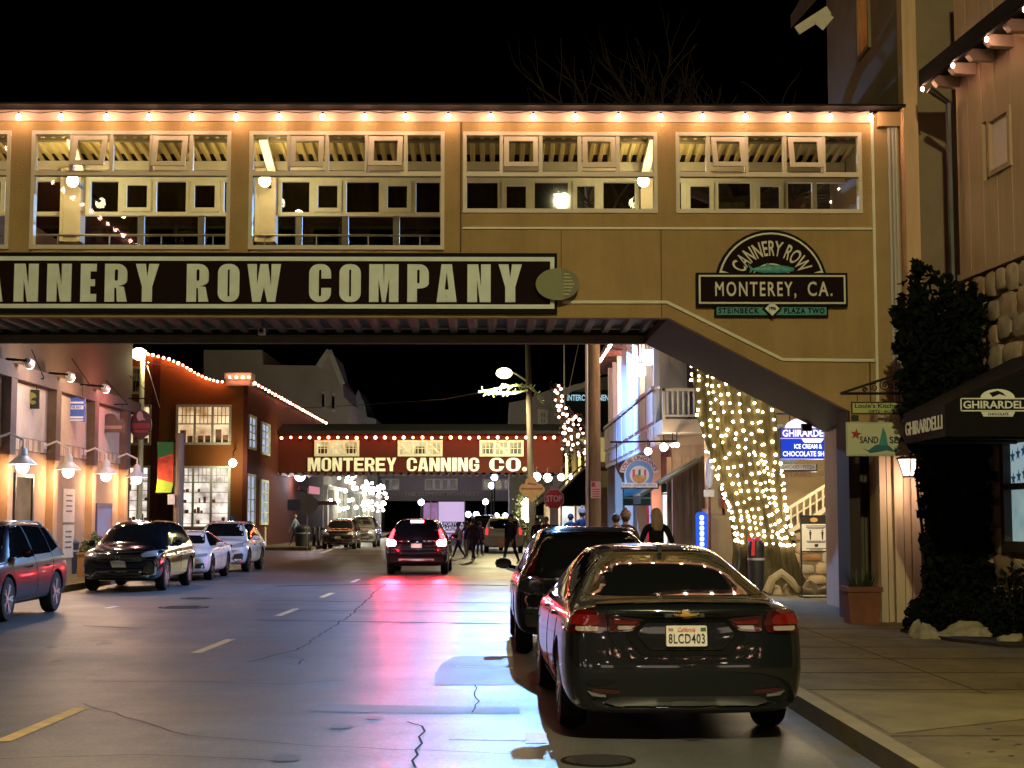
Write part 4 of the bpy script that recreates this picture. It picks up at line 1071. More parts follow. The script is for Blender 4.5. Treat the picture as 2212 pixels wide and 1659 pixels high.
# low shrubs and rocks in the bed below
def shrub(u, v, Y, w, h, n, label, m, name='shrub'):
    c = at(u, v, Y); c.z = 0.15
    t = thing(name, label, 'plant', c)
    mb = MB()
    for k in range(n):
        a = ri.uniform(0, 6.28); r = w * math.sqrt(ri.random()); z = h * ri.random() * (1 - 0.5 * (r / w) ** 2)
        leaf(mb, c + Vector((r * math.cos(a), r * math.sin(a) * 0.6, z + 0.04)), ri.uniform(0.035, 0.07), ri)
    mb.build('foliage', m, t, fix=False)
    mb = MB()
    for k in range(6): mb.tube([c, c + Vector((w * 0.7 * math.cos(k), w * 0.4 * math.sin(k), h * 0.8))], [0.012, 0.005], 4)
    mb.build('stem', MATS['ivy_stem'], t)
M_IVY = MATS['ivy_leaf']
shrub(1985, 1320, 20.4, 0.2, 0.38, 400, 'dark low shrub at the foot of the fluted lantern wall', M_IVY)
shrub(2085, 1330, 20.0, 0.45, 0.5, 700, 'dark low shrub at the foot of the ivy', M_IVY)
shrub(2195, 1310, 19.2, 0.32, 0.95, 700, 'dark bush against the stone wall below the shop window', M_IVY)
M_ROCK = mat('garden_rock', (0.26, 0.23, 0.15), 0.9, var=0.3, scale=5, bump=0.6, bscale=12)
def rock(u, v, Y, sx, sy, sz, label, z=0.15, m=None):
    c = at(u, v, Y); c.z = z
    bm = bmesh.new(); bmesh.ops.create_icosphere(bm, subdivisions=3, radius=1.0)
    for q in bm.verts:
        f = 1 + 0.18 * math.sin(q.co.x * 3.1 + u) + 0.15 * math.sin(q.co.y * 4.3 + v) + 0.1 * math.sin(q.co.z * 5 + u * v)
        w_ = q.co + Vector((u, v, 0)) * 0.37; f += 0.30 * mnoise.noise(w_ * 1.9) + 0.13 * mnoise.noise(w_ * 4.7) + 0.05 * mnoise.noise(w_ * 11)
        q.co = Vector((q.co.x * sx * f, q.co.y * sy * f, max(-0.15, q.co.z * f) * sz))
    me = bpy.data.meshes.new('rock'); bm.to_mesh(me); bm.free(); me.materials.append(m or M_ROCK)
    o = bpy.data.objects.new('rock', me); COL.objects.link(o); o.location = c
    for p in me.polygons: p.use_smooth = True
    return tag(o, label, 'rock', 'rocks edging the planting bed')
rock(1982, 1342, 19.9, 0.12, 0.1, 0.17, 'upright rock nearest the fluted wall in the planting bed')
rock(2008, 1350, 19.5, 0.16, 0.12, 0.20, 'rounded rock below the ivy, second from the fluted wall')
rock(2036, 1350, 19.4, 0.13, 0.10, 0.09, 'flat low rock in the middle of the planting bed')
rock(2085, 1344, 19.5, 0.28, 0.2, 0.22, 'largest wedge-shaped rock under the ivy')
rock(2132, 1352, 19.3, 0.12, 0.1, 0.11, 'small rock just right of the largest wedge-shaped rock')
rock(2180, 1378, 18.6, 0.14, 0.12, 0.12, 'rock at the bed edge below the shop window')
mb = MB(); mb.prism_z([(6.3, 21.4), (5.35, 20.6), (5.55, 19.0), (5.95, 18.1), (6.6, 17.8), (6.9, 20)], 0.13, 0.19); mb.build('planting_bed', mat('soil', (0.035, 0.025, 0.015), 0.95, var=0.3, scale=6), kind='structure')

# ================================================================ hanging signs on a scroll bracket, and the lantern
SY = 21.7
br = thing('sign_bracket', 'black wrought iron scroll bracket carrying the hanging shop signs', 'bracket', at(1950, 850, SY))
mb = MB(); p0, p1, p2 = at(1815, 850, SY), at(1965, 850, SY), at(1965, 800, SY)
mb.tube([p0, p1], 0.022, 6); mb.tube([p0, p2], 0.02, 6); mb.tube([p1, p2], 0.02, 6); mb.build('arm', M_BLACK, br)
mb = MB()
for k, (u, v, r) in enumerate(((1868, 842, 6), (1888, 837, 9), (1912, 832, 12), (1938, 830, 12))):
    c = at(u, v, SY); r *= SY / FPX
    mb.tube([c + Vector((r * (1 - i / 26) * math.cos(i * 0.5 + k), 0, r * (1 - i / 26) * math.sin(i * 0.5 + k))) for i in range(22)], 0.008, 4)
mb.build('scroll', M_BLACK, br)
def hang_sign(name, label, u0, u1, v0, v1, Y, fm, em, th=0.03, cat='sign'):
    a = at(u0, v1, Y); b = at(u1, v0, Y)
    t = thing(name, label, cat, ((a.x + b.x) / 2, Y, a.z))
    m = MB(); m.box(a.x, b.x, Y, Y + th, a.z, b.z); m.build('board', em, t)
    m = MB(); e = 0.02; m.box(a.x + e, b.x - e, Y - 0.006, Y, a.z + e, b.z - e); m.build('face', fm, t)
    return t, a, b
M_LIME = mat('lime_sign', (0.45, 0.50, 0.16), 0.6, var=0.08)
t, a, b = hang_sign('hanging_sign', "small pale green sign reading Louie's Kitchen Shop under the scroll bracket", 1839, 1990, 868, 895, SY, M_LIME, M_BLACK)
px = SY / FPX
lettering("Louie's Kitchen Shop", ((a.x + b.x) / 2 - 0.0, SY - 0.008, b.z - 10 * px), (1, 0, 0), (0, 0, 1), (b.x - a.x) * 0.9, 13 * px, M_BLACK, t, bold=0.02, depth=0.004)
lettering('GIFTS - ACCESSORIES', ((a.x + b.x) / 2 + 8 * px, SY - 0.008, a.z + 6.5 * px), (1, 0, 0), (0, 0, 1), (b.x - a.x) * 0.62, 6 * px, M_BLACK, t, bold=0.02, depth=0.004)
mb = MB()
for u in (1852, 1942): mb.tube([at(u, 850, SY + 0.01), at(u, 868, SY + 0.01)], 0.006, 4)
mb.build('hook', M_BLACK, t)
t, a, b = hang_sign('hanging_sign', 'pale SAND & SEA sign with red starfish and teal sail', 1829, 1962, 912, 985, SY, mat('pale_sign', (0.55, 0.58, 0.36), 0.6, var=0.06), mat('pale_sign_edge', (0.45, 0.47, 0.3), 0.6))
mb = MB()
for u in (1845, 1945): mb.tube([at(u, 895, SY + 0.01), at(u, 912, SY + 0.01)], 0.006, 4)
mb.box(at(1839, 905, SY).x, at(1855, 905, SY).x, SY + 0.005, SY + 0.03, Z(909, SY), Z(896, SY)); mb.build('hook', M_BLACK, t)
lettering('SAND', (X(1877, SY, 948), SY - 0.008, Z(950, SY)), (1, 0, 0), (0, 0, 1), 40 * px, 15 * px, M_BLACK, t, bold=0.02, depth=0.004)
lettering('SEA', (X(1938, SY, 948), SY - 0.008, Z(950, SY)), (1, 0, 0), (0, 0, 1), 34 * px, 15 * px, M_BLACK, t, bold=0.02, depth=0.004)
mb = MB(); c = at(1849, 938, SY - 0.01); pts = []
for i in range(10):
    r_ = (12 if i % 2 == 0 else 5) * px; pts.append((c.x + r_ * math.sin(i * math.pi / 5 + 0.15), c.z + r_ * math.cos(i * math.pi / 5 + 0.15)))
mb.prism(pts, SY - 0.016, SY - 0.006); mb.build('starfish', mat('starfish_red', (0.36, 0.02, 0.015), 0.6, var=0.2, scale=20), t)
def pix_prism(pts, Y, d, nm, mm, par):
    m = MB(); m.prism([(at(u, v, Y).x, at(u, v, Y).z) for u, v in pts], Y - d, Y - 0.005); return m.build(nm, mm, par)
pix_prism([(1898, 962), (1903, 940), (1907, 922), (1913, 935), (1918, 962)], SY, 0.012, 'sail', M_TEAL, t)
pix_prism([(1862, 967), (1875, 973), (1890, 962), (1903, 958), (1920, 963), (1930, 972), (1948, 966), (1935, 977), (1915, 973), (1900, 976), (1880, 979)], SY, 0.010, 'wave', mat('sea_blue', (0.02, 0.13, 0.17), 0.6, var=0.2), t)
# lantern on the fluted wall
lp = at(1962, 1008, 22.1)
ln = thing('wall_lantern', 'lit black wall lantern on the fluted wall beside the ivy', 'lantern', lp)
mb = MB(); s_ = 22.1 / FPX
mb.lathe([(11 * s_, -20 * s_), (22 * s_, 16 * s_)], lp, 4); mb.build('lamp_glass', emit('lantern_glow', (1.0, 0.78, 0.66), 3.2), ln)
mb = MB()
mb.lathe([(27 * s_, 16 * s_), (25 * s_, 19 * s_), (10 * s_, 27 * s_), (3 * s_, 32 * s_)], lp, 4); mb.lathe([(12 * s_, -24 * s_), (13 * s_, -20 * s_)], lp, 4)
for k in range(4):
    a = k * math.pi / 2; mb.tube([lp + Vector((11.5 * s_ * math.cos(a), 11.5 * s_ * math.sin(a), -20 * s_)), lp + Vector((22.5 * s_ * math.cos(a), 22.5 * s_ * math.sin(a), 16 * s_))], 0.009, 4)
mb.tube([lp + Vector((0, 0, 32 * s_)), lp + Vector((0.02, 0.1, 40 * s_)), lp + Vector((0.05, 0.3, 30 * s_)), lp + Vector((0.05, 0.5, 20 * s_))], 0.014, 5)
mb.build('frame', M_BLACK, ln)
lamp('lantern_light', lp + Vector((0.0, -0.02, -0.24)), (1.0, 0.62, 0.48), 22, 0.05)
# ================================================================ brick building with lit pilasters, left of the street
LX = -11.6
def YL(u, x=LX):   # depth at which a street wall at x shows at picture column u
    lo, hi = 5.0, 400.0
    for _ in range(50):
        m_ = (lo + hi) / 2
        if (X(u, m_) < x) == (x < 0): hi = m_
        else: lo = m_
    return (lo + hi) / 2
M_BRICKP = mat('pink_painted_brick', (0.50, 0.38, 0.28), 0.8, var=0.12, scale=2, bump=0.25, bscale=22)
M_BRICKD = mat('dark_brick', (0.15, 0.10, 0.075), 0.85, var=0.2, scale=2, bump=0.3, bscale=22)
M_BRICKT = mat('tan_brick', (0.40, 0.25, 0.14), 0.85, var=0.15, scale=2, bump=0.3, bscale=22)
lb = thing('brick_building', 'brick building with lit pilasters and barn lamps left of the street', 'building', (LX - 3, 35, 0.15))
RF = S('R', LX)
mb = MB(); mb.box(LX - 6, LX - 0.06, 18, 49.0, 0.15, 9.0); mb.build('wall', mat('brown_upper_wall', (0.11, 0.07, 0.04), 0.85, var=0.15, scale=1.5), lb)
mb = MB(); mb.box(LX - 0.06, LX + 0.25, 18, 49.0, 4.95, 5.3); mb.build('lintel_beam', M_BRICKD, lb)
pil = [32.4, 36.0, 39.7, 43.5, 47.3]
for y in pil:
    mb = MB(); mb.box(LX - 0.06, LX + 0.2, y, y + 0.38, 0.15, 4.95); mb.build('pilaster', M_BRICKT, lb)
    mb = MB(); mb.box(LX - 0.06, LX + 0.23, y - 0.03, y + 0.41, 3.15, 4.948); mb.build('pilaster_shade', M_BRICKD, lb)  # dark sleeve paints in the shade above the barn lamps
    mb = MB(); mb.box(LX - 0.06, LX + 0.26, y - 0.06, y + 0.44, 0.15, 0.55); mb.build('pilaster_base', M_BRICKD, lb)
for k in range(4):
    a, b = pil[k] + 0.38, pil[k + 1]
    mb = MB(); mb.box(LX - 0.06, LX, a, b, 3.62, 4.95); mb.build('brick_panel', M_BRICKP, lb)
    mb = MB(); mb.box(LX - 0.06, LX, a, b, 0.15, 3.30); mb.build('lower_panel', M_BRICKT if k % 2 else mat('lower_brick', (0.3, 0.2, 0.13), 0.85, var=0.15, scale=2, bump=0.3, bscale=22), lb)
    nbk = int((b - a) / 0.16); 
    for i in range(nbk):
        y0 = a + (b - a) * i / nbk
        mb = MB(); d = RNG.uniform(0.0, 0.03); mb.box(LX - 0.06, LX + 0.01 + d, y0 + 0.012, y0 + (b - a) / nbk - 0.012, 3.315, 3.605); mb.build('brick', M_BRICKP if (i * 7) % 3 else M_BRICKT, lb)
# doors, posters and notices of the bays
mb = MB()
for a, b, c, d in ((36.95, 37.05, 0.15, 2.75), (38.35, 38.45, 0.15, 2.75), (37.05, 38.35, 2.65, 2.75)): mb.box(LX, LX + 0.08, a, b, c, d)
dr = mb.build('door', M_BLACK, lb)
mb = MB(); mb.box(LX + 0.01, LX + 0.03, 37.05, 38.35, 0.2, 2.65); mb.build('pane', emit_noise('door_glow', (0.35, 0.22, 0.13), (0.22, 0.14, 0.08), 0.8, 1.5), dr)
M_PAPER = mat('poster_paper', (0.58, 0.50, 0.38), 0.7, var=0.15, scale=5)
for z0, z1 in ((1.55, 2.45), (0.6, 1.48)):
    mb = MB(); mb.box(LX, LX + 0.03, 41.3, 42.35, z0, z1); mb.build('notice_board', M_PAPER, lb)
    for k in range(4):
        mb = MB(); mb.box(LX + 0.03, LX + 0.034, 41.5, 42.1, z1 - 0.2 - 0.14 * k, z1 - 0.16 - 0.14 * k); mb.build('printed_line', MATS['dark_brick'], lb)
mb = MB(); mb.box(LX, LX + 0.05, 44.6, 46.4, 0.3, 2.1); pf = mb.build('poster_frame', mat('poster_purple', (0.05, 0.025, 0.09), 0.5, var=0.2), lb)
mb = MB(); mb.box(LX + 0.05, LX + 0.056, 44.7, 46.3, 1.0, 1.95); mb.build('poster', emit_noise('poster_glow', (0.32, 0.32, 0.55), (0.45, 0.25, 0.3), 0.75, 2.0), pf)
mb = MB(); mb.box(LX + 0.05, LX + 0.058, 44.7, 45.5, 0.35, 0.95); mb.build('poster', M_PAPER, pf)
mb = MB(); mb.box(LX + 0.05, LX + 0.058, 45.65, 46.2, 0.5, 0.92); mb.build('poster', M_PAPER, pf)
# barn lamps on arms, spotlights over the signs
M_ENAM = mat('white_enamel', (0.7, 0.66, 0.6), 0.35, var=0.05)
E_BARN = emit('barn_lamp_glow', (1.0, 0.86, 0.72), 30)
bl0 = None
for k, y in enumerate((35.7, 39.5, 43.3, 47.0)):
    c = Vector((LX + 0.62, y, 3.0))
    t = thing('barn_lamp', ['leftmost lit barn lamp, beside the dark door of the brick building', 'second lit barn lamp, below the blue hanging sign', 'third lit barn lamp, below the dark carved sign', 'rightmost lit barn lamp, at the corner below the maroon round sign'][k], 'lamp', c, group='barn lamps along the brick building')
    mb = MB(); mb.lathe([(0.33, -0.10), (0.30, -0.06), (0.16, 0.05), (0.11, 0.10), (0.10, 0.24), (0.05, 0.30)], c, 16); mb.build('shade', M_ENAM, t, True)
    mb = MB(); mb.ball(c + Vector((0, 0, -0.16)), 0.15, 10, 8); mb.build('bulb', E_BARN, t, True)
    mb = MB(); mb.tube([(LX, y, 3.5), (LX + 0.3, y, 3.62), (LX + 0.62, y, 3.46), c + Vector((0, 0, 0.28))], 0.03, 6); mb.box(LX - 0.02, LX + 0.03, y - 0.35, y + 0.1, 3.42, 3.58); mb.build('arm', M_ENAM, t)
    lamp('barn_lamp_light', c + Vector((0.0, 0, -0.36)), (1.0, 0.60, 0.32), 120, 0.1)
for k, y in enumerate((35.8, 39.3, 42.9)):
    c = Vector((LX + 0.5, y + 0.4, 5.36))
    t = thing('spotlight', ['leftmost white spotlight over the black square sign', 'middle white spotlight over the blue sign', 'right pinkish spotlight over the dark carved sign'][k], 'spotlight', c, group='spotlights above the hanging signs')
    mb = MB(); mb.cyl(c, c + Vector((0, 0.22, -0.05)), 0.08, 0.13, 10); mb.build('housing', M_ENAM, t)
    mb = MB(); mb.ball(c + Vector((0, 0.22, -0.06)), 0.12, 10, 6, (1, 0.5, 1)); mb.build('lens', emit('spot_glow', (1.0, 0.84, 0.78), 22), t, True)
    mb = MB(); mb.tube([(LX, y + 0.4, 5.4), c], 0.03, 5); mb.build('arm', M_BLACK, t)
    lamp('spotlight_light', c + Vector((0.75, 0.9, -0.25)), [(1, 0.74, 0.55), (1, 0.70, 0.48), (1.0, 0.32, 0.3)][k], 150, 0.08)
# hanging signs between the pilasters (boards square to the street)
def blade(name, label, u0, u1, v0, v1, Y, em, cat='sign'):
    a = at(u0, v1, Y); b = at(u1, v0, Y)
    t = thing(name, label, cat, ((a.x + b.x) / 2, Y, a.z))
    m = MB(); m.tube([(LX, Y, b.z + 0.28), (b.x + 0.1, Y, b.z + 0.28)], 0.02, 5)
    for x in (a.x + 0.08, b.x - 0.08): m.tube([(x, Y, b.z + 0.28), (x, Y, b.z - 0.02)], 0.01, 4)
    m.tube([(LX, Y, b.z + 1.0), (b.x + 0.1, Y, b.z + 0.28)], 0.012, 4)
    m.build('bracket', M_BLACK, t)
    return t, a, b
t, a, b = blade('hanging_sign', 'black square hanging sign with olive tree emblem on the brick building', 43, 86, 842, 883, 38.2, M_BLACK)
m = MB(); m.box(a.x, b.x, 38.18, 38.24, a.z, b.z); m.build('board', mat('sign_black', (0.012, 0.014, 0.01), 0.5, var=0.1), t)
cx, cz = (a.x + b.x) / 2, (a.z + b.z) / 2
M_OL = mat('emblem_olive', (0.20, 0.22, 0.05), 0.6, var=0.3, scale=10)
m = MB(); m.prism(arc_pts(cx, cz + 0.05, 0.17, 0.13, 0, 180, 8) + [(cx - 0.05, cz + 0.02), (cx - 0.03, cz - 0.1), (cx + 0.03, cz - 0.1), (cx + 0.05, cz + 0.02)], 38.165, 38.18); m.prism(arc_pts(cx - 0.09, cz - 0.08, 0.07, 0.05, 0, 360, 8)[:-1], 38.166, 38.18); m.prism(arc_pts(cx + 0.09, cz - 0.08, 0.07, 0.05, 0, 360, 8)[:-1], 38.166, 38.18); m.build('emblem', M_OL, t)
t, a, b = blade('hanging_sign', 'blue and white wavy hanging sign reading BY THE BAY', 135, 185, 853, 912, 41.8, M_BLACK)
M_SBLUE = mat('sign_blue', (0.04, 0.09, 0.42), 0.5, var=0.2, scale=6); M_SWH = mat('sign_pale', (0.62, 0.62, 0.75), 0.5, var=0.1)
cx, cz = (a.x + b.x) / 2, (a.z + b.z) / 2; W_, H_ = (b.x - a.x) / 2, (b.z - a.z) / 2
out = []
for i in range(25):
    f = i / 24; out.append((cx - W_ + 2 * W_ * f, cz + H_ * (0.82 + 0.18 * math.cos((f - 0.5) * 9))))
out += [(cx + W_ * 0.92, cz + H_ * 0.3), (cx + W_, cz), (cx + W_ * 0.94, cz - H_ * 0.4), (cx + W_, cz - H_), (cx, cz - H_ * 0.85), (cx - W_, cz - H_), (cx - W_ * 0.92, cz - H_ * 0.4), (cx - W_, cz), (cx - W_ * 0.92, cz + H_ * 0.4)]
m = MB(); m.prism(out, 41.78, 41.84); m.build('board', M_SBLUE, t)
for k, (z0, z1) in enumerate(((0.36, 0.5), (-0.06, 0.22), (-0.72, -0.58), (-0.9, -0.8))):
    m = MB(); m.box(cx - W_ * 0.85, cx + W_ * 0.85, 41.765, 41.78, cz + H_ * z0, cz + H_ * z1); m.build('stripe', M_SWH, t)
lettering('BY THE BAY', (cx, 41.763, cz + H_ * 0.08), (1, 0, 0), (0, 0, 1), W_ * 1.45, H_ * 0.2, M_SBLUE, t, bold=0.02, depth=0.006)
t, a, b = blade('hanging_sign', 'dark carved hanging sign topped by a humped animal shape', 208, 269, 894, 934, 45.5, M_BLACK)
M_CARV = mat('carved_dark', (0.06, 0.045, 0.035), 0.6, var=0.4, scale=8)
cx = (a.x + b.x) / 2
m = MB(); m.box(a.x, b.x, 45.46, 45.54, a.z, a.z + 0.30); m.build('board', M_CARV, t)
m = MB(); m.prism([(cx - 0.3, a.z + 0.3)] + arc_pts(cx - 0.02, a.z + 0.34, 0.22, 0.22, 165, 30, 7) + [(cx + 0.26, a.z + 0.36), (cx + 0.36, a.z + 0.4), (cx + 0.4, a.z + 0.3)], 45.47, 45.53); m.prism([(a.x, a.z + 0.3), (a.x + 0.1, a.z + 0.42), (a.x + 0.2, a.z + 0.3)], 45.48, 45.52); m.build('animal_relief', M_CARV, t)
m = MB(); m.box(a.x + 0.06, b.x - 0.06, 45.45, 45.46, a.z + 0.1, a.z + 0.2); m.build('stripe', mat('carved_pale', (0.2, 0.15, 0.1), 0.6), t)
t, a, b = blade('hanging_sign', 'maroon shield-shaped hanging sign in front of the pale green pole', 281, 328, 880, 952, 48.4, M_BLACK)
cx, cz = (a.x + b.x) / 2, (a.z + b.z) / 2; r = (b.x - a.x) / 2
m = MB(); m.prism(arc_pts(cx, cz + 0.05, r, r * 1.15, 0, 180, 12) + [(cx - r, cz - 0.2), (cx - r * 0.8, cz - 0.32), (cx, cz - 0.5), (cx + r * 0.8, cz - 0.32), (cx + r, cz - 0.2)], 48.37, 48.44); m.build('board', mat('sign_maroon', (0.06, 0.012, 0.02), 0.5, var=0.2), t)
m = MB(); m.box(cx - r * 0.85, cx + r * 0.85, 48.355, 48.37, cz - 0.14, cz + 0.02); m.box(cx - r * 0.7, cx + r * 0.7, 48.355, 48.37, cz - 0.27, cz - 0.19); m.build('stripe', mat('sign_red', (0.25, 0.02, 0.03), 0.5, var=0.3, scale=9), t)
m = MB(); m.prism(arc_pts(cx - 0.03, cz + 0.25, 0.1, 0.16, 0, 360, 10)[:-1], 48.35, 48.37); m.prism([(cx, cz + 0.3), (cx + 0.16, cz + 0.12), (cx + 0.02, cz + 0.12)], 48.352, 48.37); m.build('figure_relief', mat('sign_pink', (0.45, 0.32, 0.33), 0.5, var=0.2), t)
# planter with shrubs, litter bin, path lamps
c = at(202, 1228, 40.6); c.z = 0.15
t = thing('planter_box', 'wooden planter box with green shrub against the brick building', 'planter', c)
mb = MB(); mb.box(c.x - 0.33, c.x + 0.33, c.y - 0.35, c.y + 0.5, 0.15, 0.72); mb.build('box', mat('planter_wood', (0.35, 0.2, 0.09), 0.7, var=0.2, scale=4), t)
mb = MB(); mb.box(c.x - 0.36, c.x + 0.36, c.y - 0.38, c.y + 0.53, 0.72, 0.77); mb.build('rim', MATS['planter_wood'], t)
mb = MB()
for k in range(500):
    a_ = RNG.uniform(0, 6.28); r_ = 0.36 * math.sqrt(RNG.random()); leaf(mb, c + Vector((r_ * math.cos(a_), r_ * math.sin(a_), 0.62 + RNG.random() * 0.5 * (1.2 - r_ * 2))), RNG.uniform(0.03, 0.07), RNG)
mb.build('foliage', mat('planter_leaf', (0.06, 0.11, 0.03), 0.6, var=0.4, scale=8), t, fix=False)
def bin_(u, v, Y, h, r, label):
    c = at(u, v, Y); c.z = 0.15
    t = thing('litter_bin', label, 'litter bin', c)
    mb = MB(); mb.lathe([(r * 0.86, 0), (r, h * 0.75), (r, h * 0.78)], c, 14); mb.build('body', mat('bin_dark', (0.018, 0.02, 0.024), 0.5, var=0.2), t, True)
    mb = MB(); mb.lathe([(r * 1.04, h * 0.78), (r * 1.06, h * 0.84), (r * 0.9, h * 0.93), (r * 0.5, h)], c, 14); mb.build('lid', MATS['bin_dark'], t, True)
    mb = MB(); mb.lathe([(r * 1.02, h * 0.60), (r * 1.02, h * 0.64)], c, 14); mb.build('band', mat('bin_band', (0.35, 0.36, 0.36), 0.5), t)
bin_(146, 1200, 42.5, 1.0, 0.3, 'dark litter bin beside the brick pilaster behind the left SUV')
# pale green lamp pole with a bright head
c = at(303, 1000, 50.2); c.z = 0.15
t = thing('lamp_post', 'pale green lamp post with bright head in front of the orange building', 'lamp post', c)
zt = Z(775, 50.2)
mb = MB(); mb.lathe([(0.12, 0), (0.1, 0.8), (0.08, zt - 0.15)], c, 10); mb.build('pole', mat('pale_green_paint', (0.40, 0.46, 0.26), 0.5, var=0.1), t)
hp = at(300, 765, 50.2)
mb = MB(); mb.lathe([(0.05, -0.2), (0.2, -0.12), (0.26, 0.1), (0.1, 0.2)], hp, 12); mb.build('lamp_head', emit('post_lamp_glow', (1.0, 0.86, 0.5), 7), t, True)
lamp('lamp_post_light', hp + Vector((0.35, -0.2, -0.3)), (1.0, 0.82, 0.42), 110, 0.12)
# stays
mb = MB(); mb.tube([at(318, 790, 50), at(345, 880, 49.6)], 0.012, 4); mb.tube([at(320, 783, 50), at(400, 800, 60)], 0.012, 4); mb.build('stay_wire', M_PIPEW, t)
# wooden post with a banner
c = at(385, 1150, 47.6); c.z = 0.1
t = thing('wooden_post', 'grey wooden post carrying the green and red banner', 'post', c)
mb = MB(); zt = Z(936, 47.6); mb.lathe([(0.16, 0), (0.15, 2), (0.135, zt - 0.2), (0.11, zt - 0.1)], c, 10); mb.build('pole', mat('weathered_wood', (0.16, 0.14, 0.11), 0.9, var=0.3, scale=5, streak=True), t)
mb = MB(); mb.box(at(363, 1055, 47.4).x, at(378, 1055, 47.4).x, 47.38, 47.42, Z(1090, 47.4), Z(1068, 47.4)); mb.build('small_sign', mat('pale_plate', (0.5, 0.5, 0.48), 0.6, var=0.2, scale=14), t)
t = thing('banner', 'vertical street banner, green top, red middle and lime foot', 'banner', at(358, 1064, 47.5))
Yb = 47.5
pix_prism([(340, 955), (375, 955), (375, 980), (341, 990)], Yb, 0.03, 'green_field', mat('banner_green', (0.03, 0.13, 0.035), 0.7, var=0.2), t)
pix_prism([(341, 990), (375, 980), (375, 1043), (340, 1034)], Yb, 0.03, 'red_field', mat('banner_red', (0.38, 0.06, 0.03), 0.7, var=0.45, scale=7), t)
pix_prism([(340, 1034), (375, 1043), (370, 1064), (337, 1064)], Yb, 0.03, 'lime_field', mat('banner_lime', (0.28, 0.42, 0.04), 0.7, var=0.2), t)
mb = MB(); mb.tube([at(338, 955, Yb), at(384, 955, 47.55)], 0.02, 5); mb.tube([at(336, 1064, Yb), at(384, 1064, 47.55)], 0.02, 5); mb.build('arm', M_BLACK, t)

# ================================================================ orange-brown building with white windows on the far corner
OY, OX = 80.0, -13.1
ob = thing('orange_building', 'orange-brown corner building with curved parapet and pale green windows', 'building', (-17, 82, 0.15))
M_ORST = mat('orange_stucco', (0.22, 0.085, 0.02), 0.85, var=0.12, scale=0.9, bump=0.2, bscale=20)
M_ORRD = mat('red_brown_siding', (0.06, 0.017, 0.009), 0.8, var=0.15, scale=1)
M_PGRN = mat('pale_green_frame', (0.52, 0.58, 0.42), 0.6, var=0.08)
par = [(262, 758), (300, 763), (330, 768), (365, 777), (395, 790), (420, 806), (445, 818), (470, 825), (500, 827), (536, 828)]
pp_ = [(at(u, v, OY).x, at(u, v, OY).z) for u, v in par]
x_l = pp_[0][0] - 4
mb = MB(); mb.prism([(x_l, 0.15), (OX, 0.15), (OX, pp_[-1][1])] + list(reversed(pp_)) + [(x_l, pp_[0][1])], OY, OY + 0.4); mb.build('front_wall', M_ORST, ob)
zs = pp_[-1][1]
mb = MB(); mb.box(OX - 0.4, OX, OY + 0.4, 116, 0.15, zs); mb.build('side_wall', M_ORRD, ob)
mb = MB(); mb.box(x_l, OX - 0.4, OY + 0.4, 116, zs - 0.6, zs - 0.3); mb.build('roof', M_DARKROOF, ob)
mb = MB(); mb.box(X(525, OY), OX + 0.12, OY - 0.12, OY, 0.15, Z(832, OY)); mb.build('corner_pier', mat('dark_red_pier', (0.10, 0.028, 0.018), 0.8, var=0.15), ob)
mb = MB(); mb.box(X(489, OY), X(541, OY), OY - 0.5, OY + 0.6, Z(834, OY), Z(822, OY)); mb.box(X(486, OY), X(544, OY), OY - 0.6, OY + 0.7, Z(822, OY), Z(808, OY)); mb.build('corner_cap', mat('cap_pale', (0.62, 0.5, 0.42), 0.7), ob)
mb = MB(); mb.box(X(326, OY), X(343, OY), OY - 0.06, OY, 0.15, Z(775, OY)); mb.build('dark_pier', MATS['dark_red_pier'], ob)
FO = S('F', OY)
E_SHOP = emit_noise('shop_interior', (1.0, 0.75, 0.42), (0.32, 0.15, 0.06), 1.3, 0.9)
E_SHOPW = emit_noise('shop_interior_white', (1.0, 0.88, 0.75), (0.30, 0.22, 0.2), 1.3, 1.6)
E_SIDEW = emit_noise('side_window_glow', (0.62, 0.68, 0.85), (0.3, 0.34, 0.5), 0.9, 2.0)
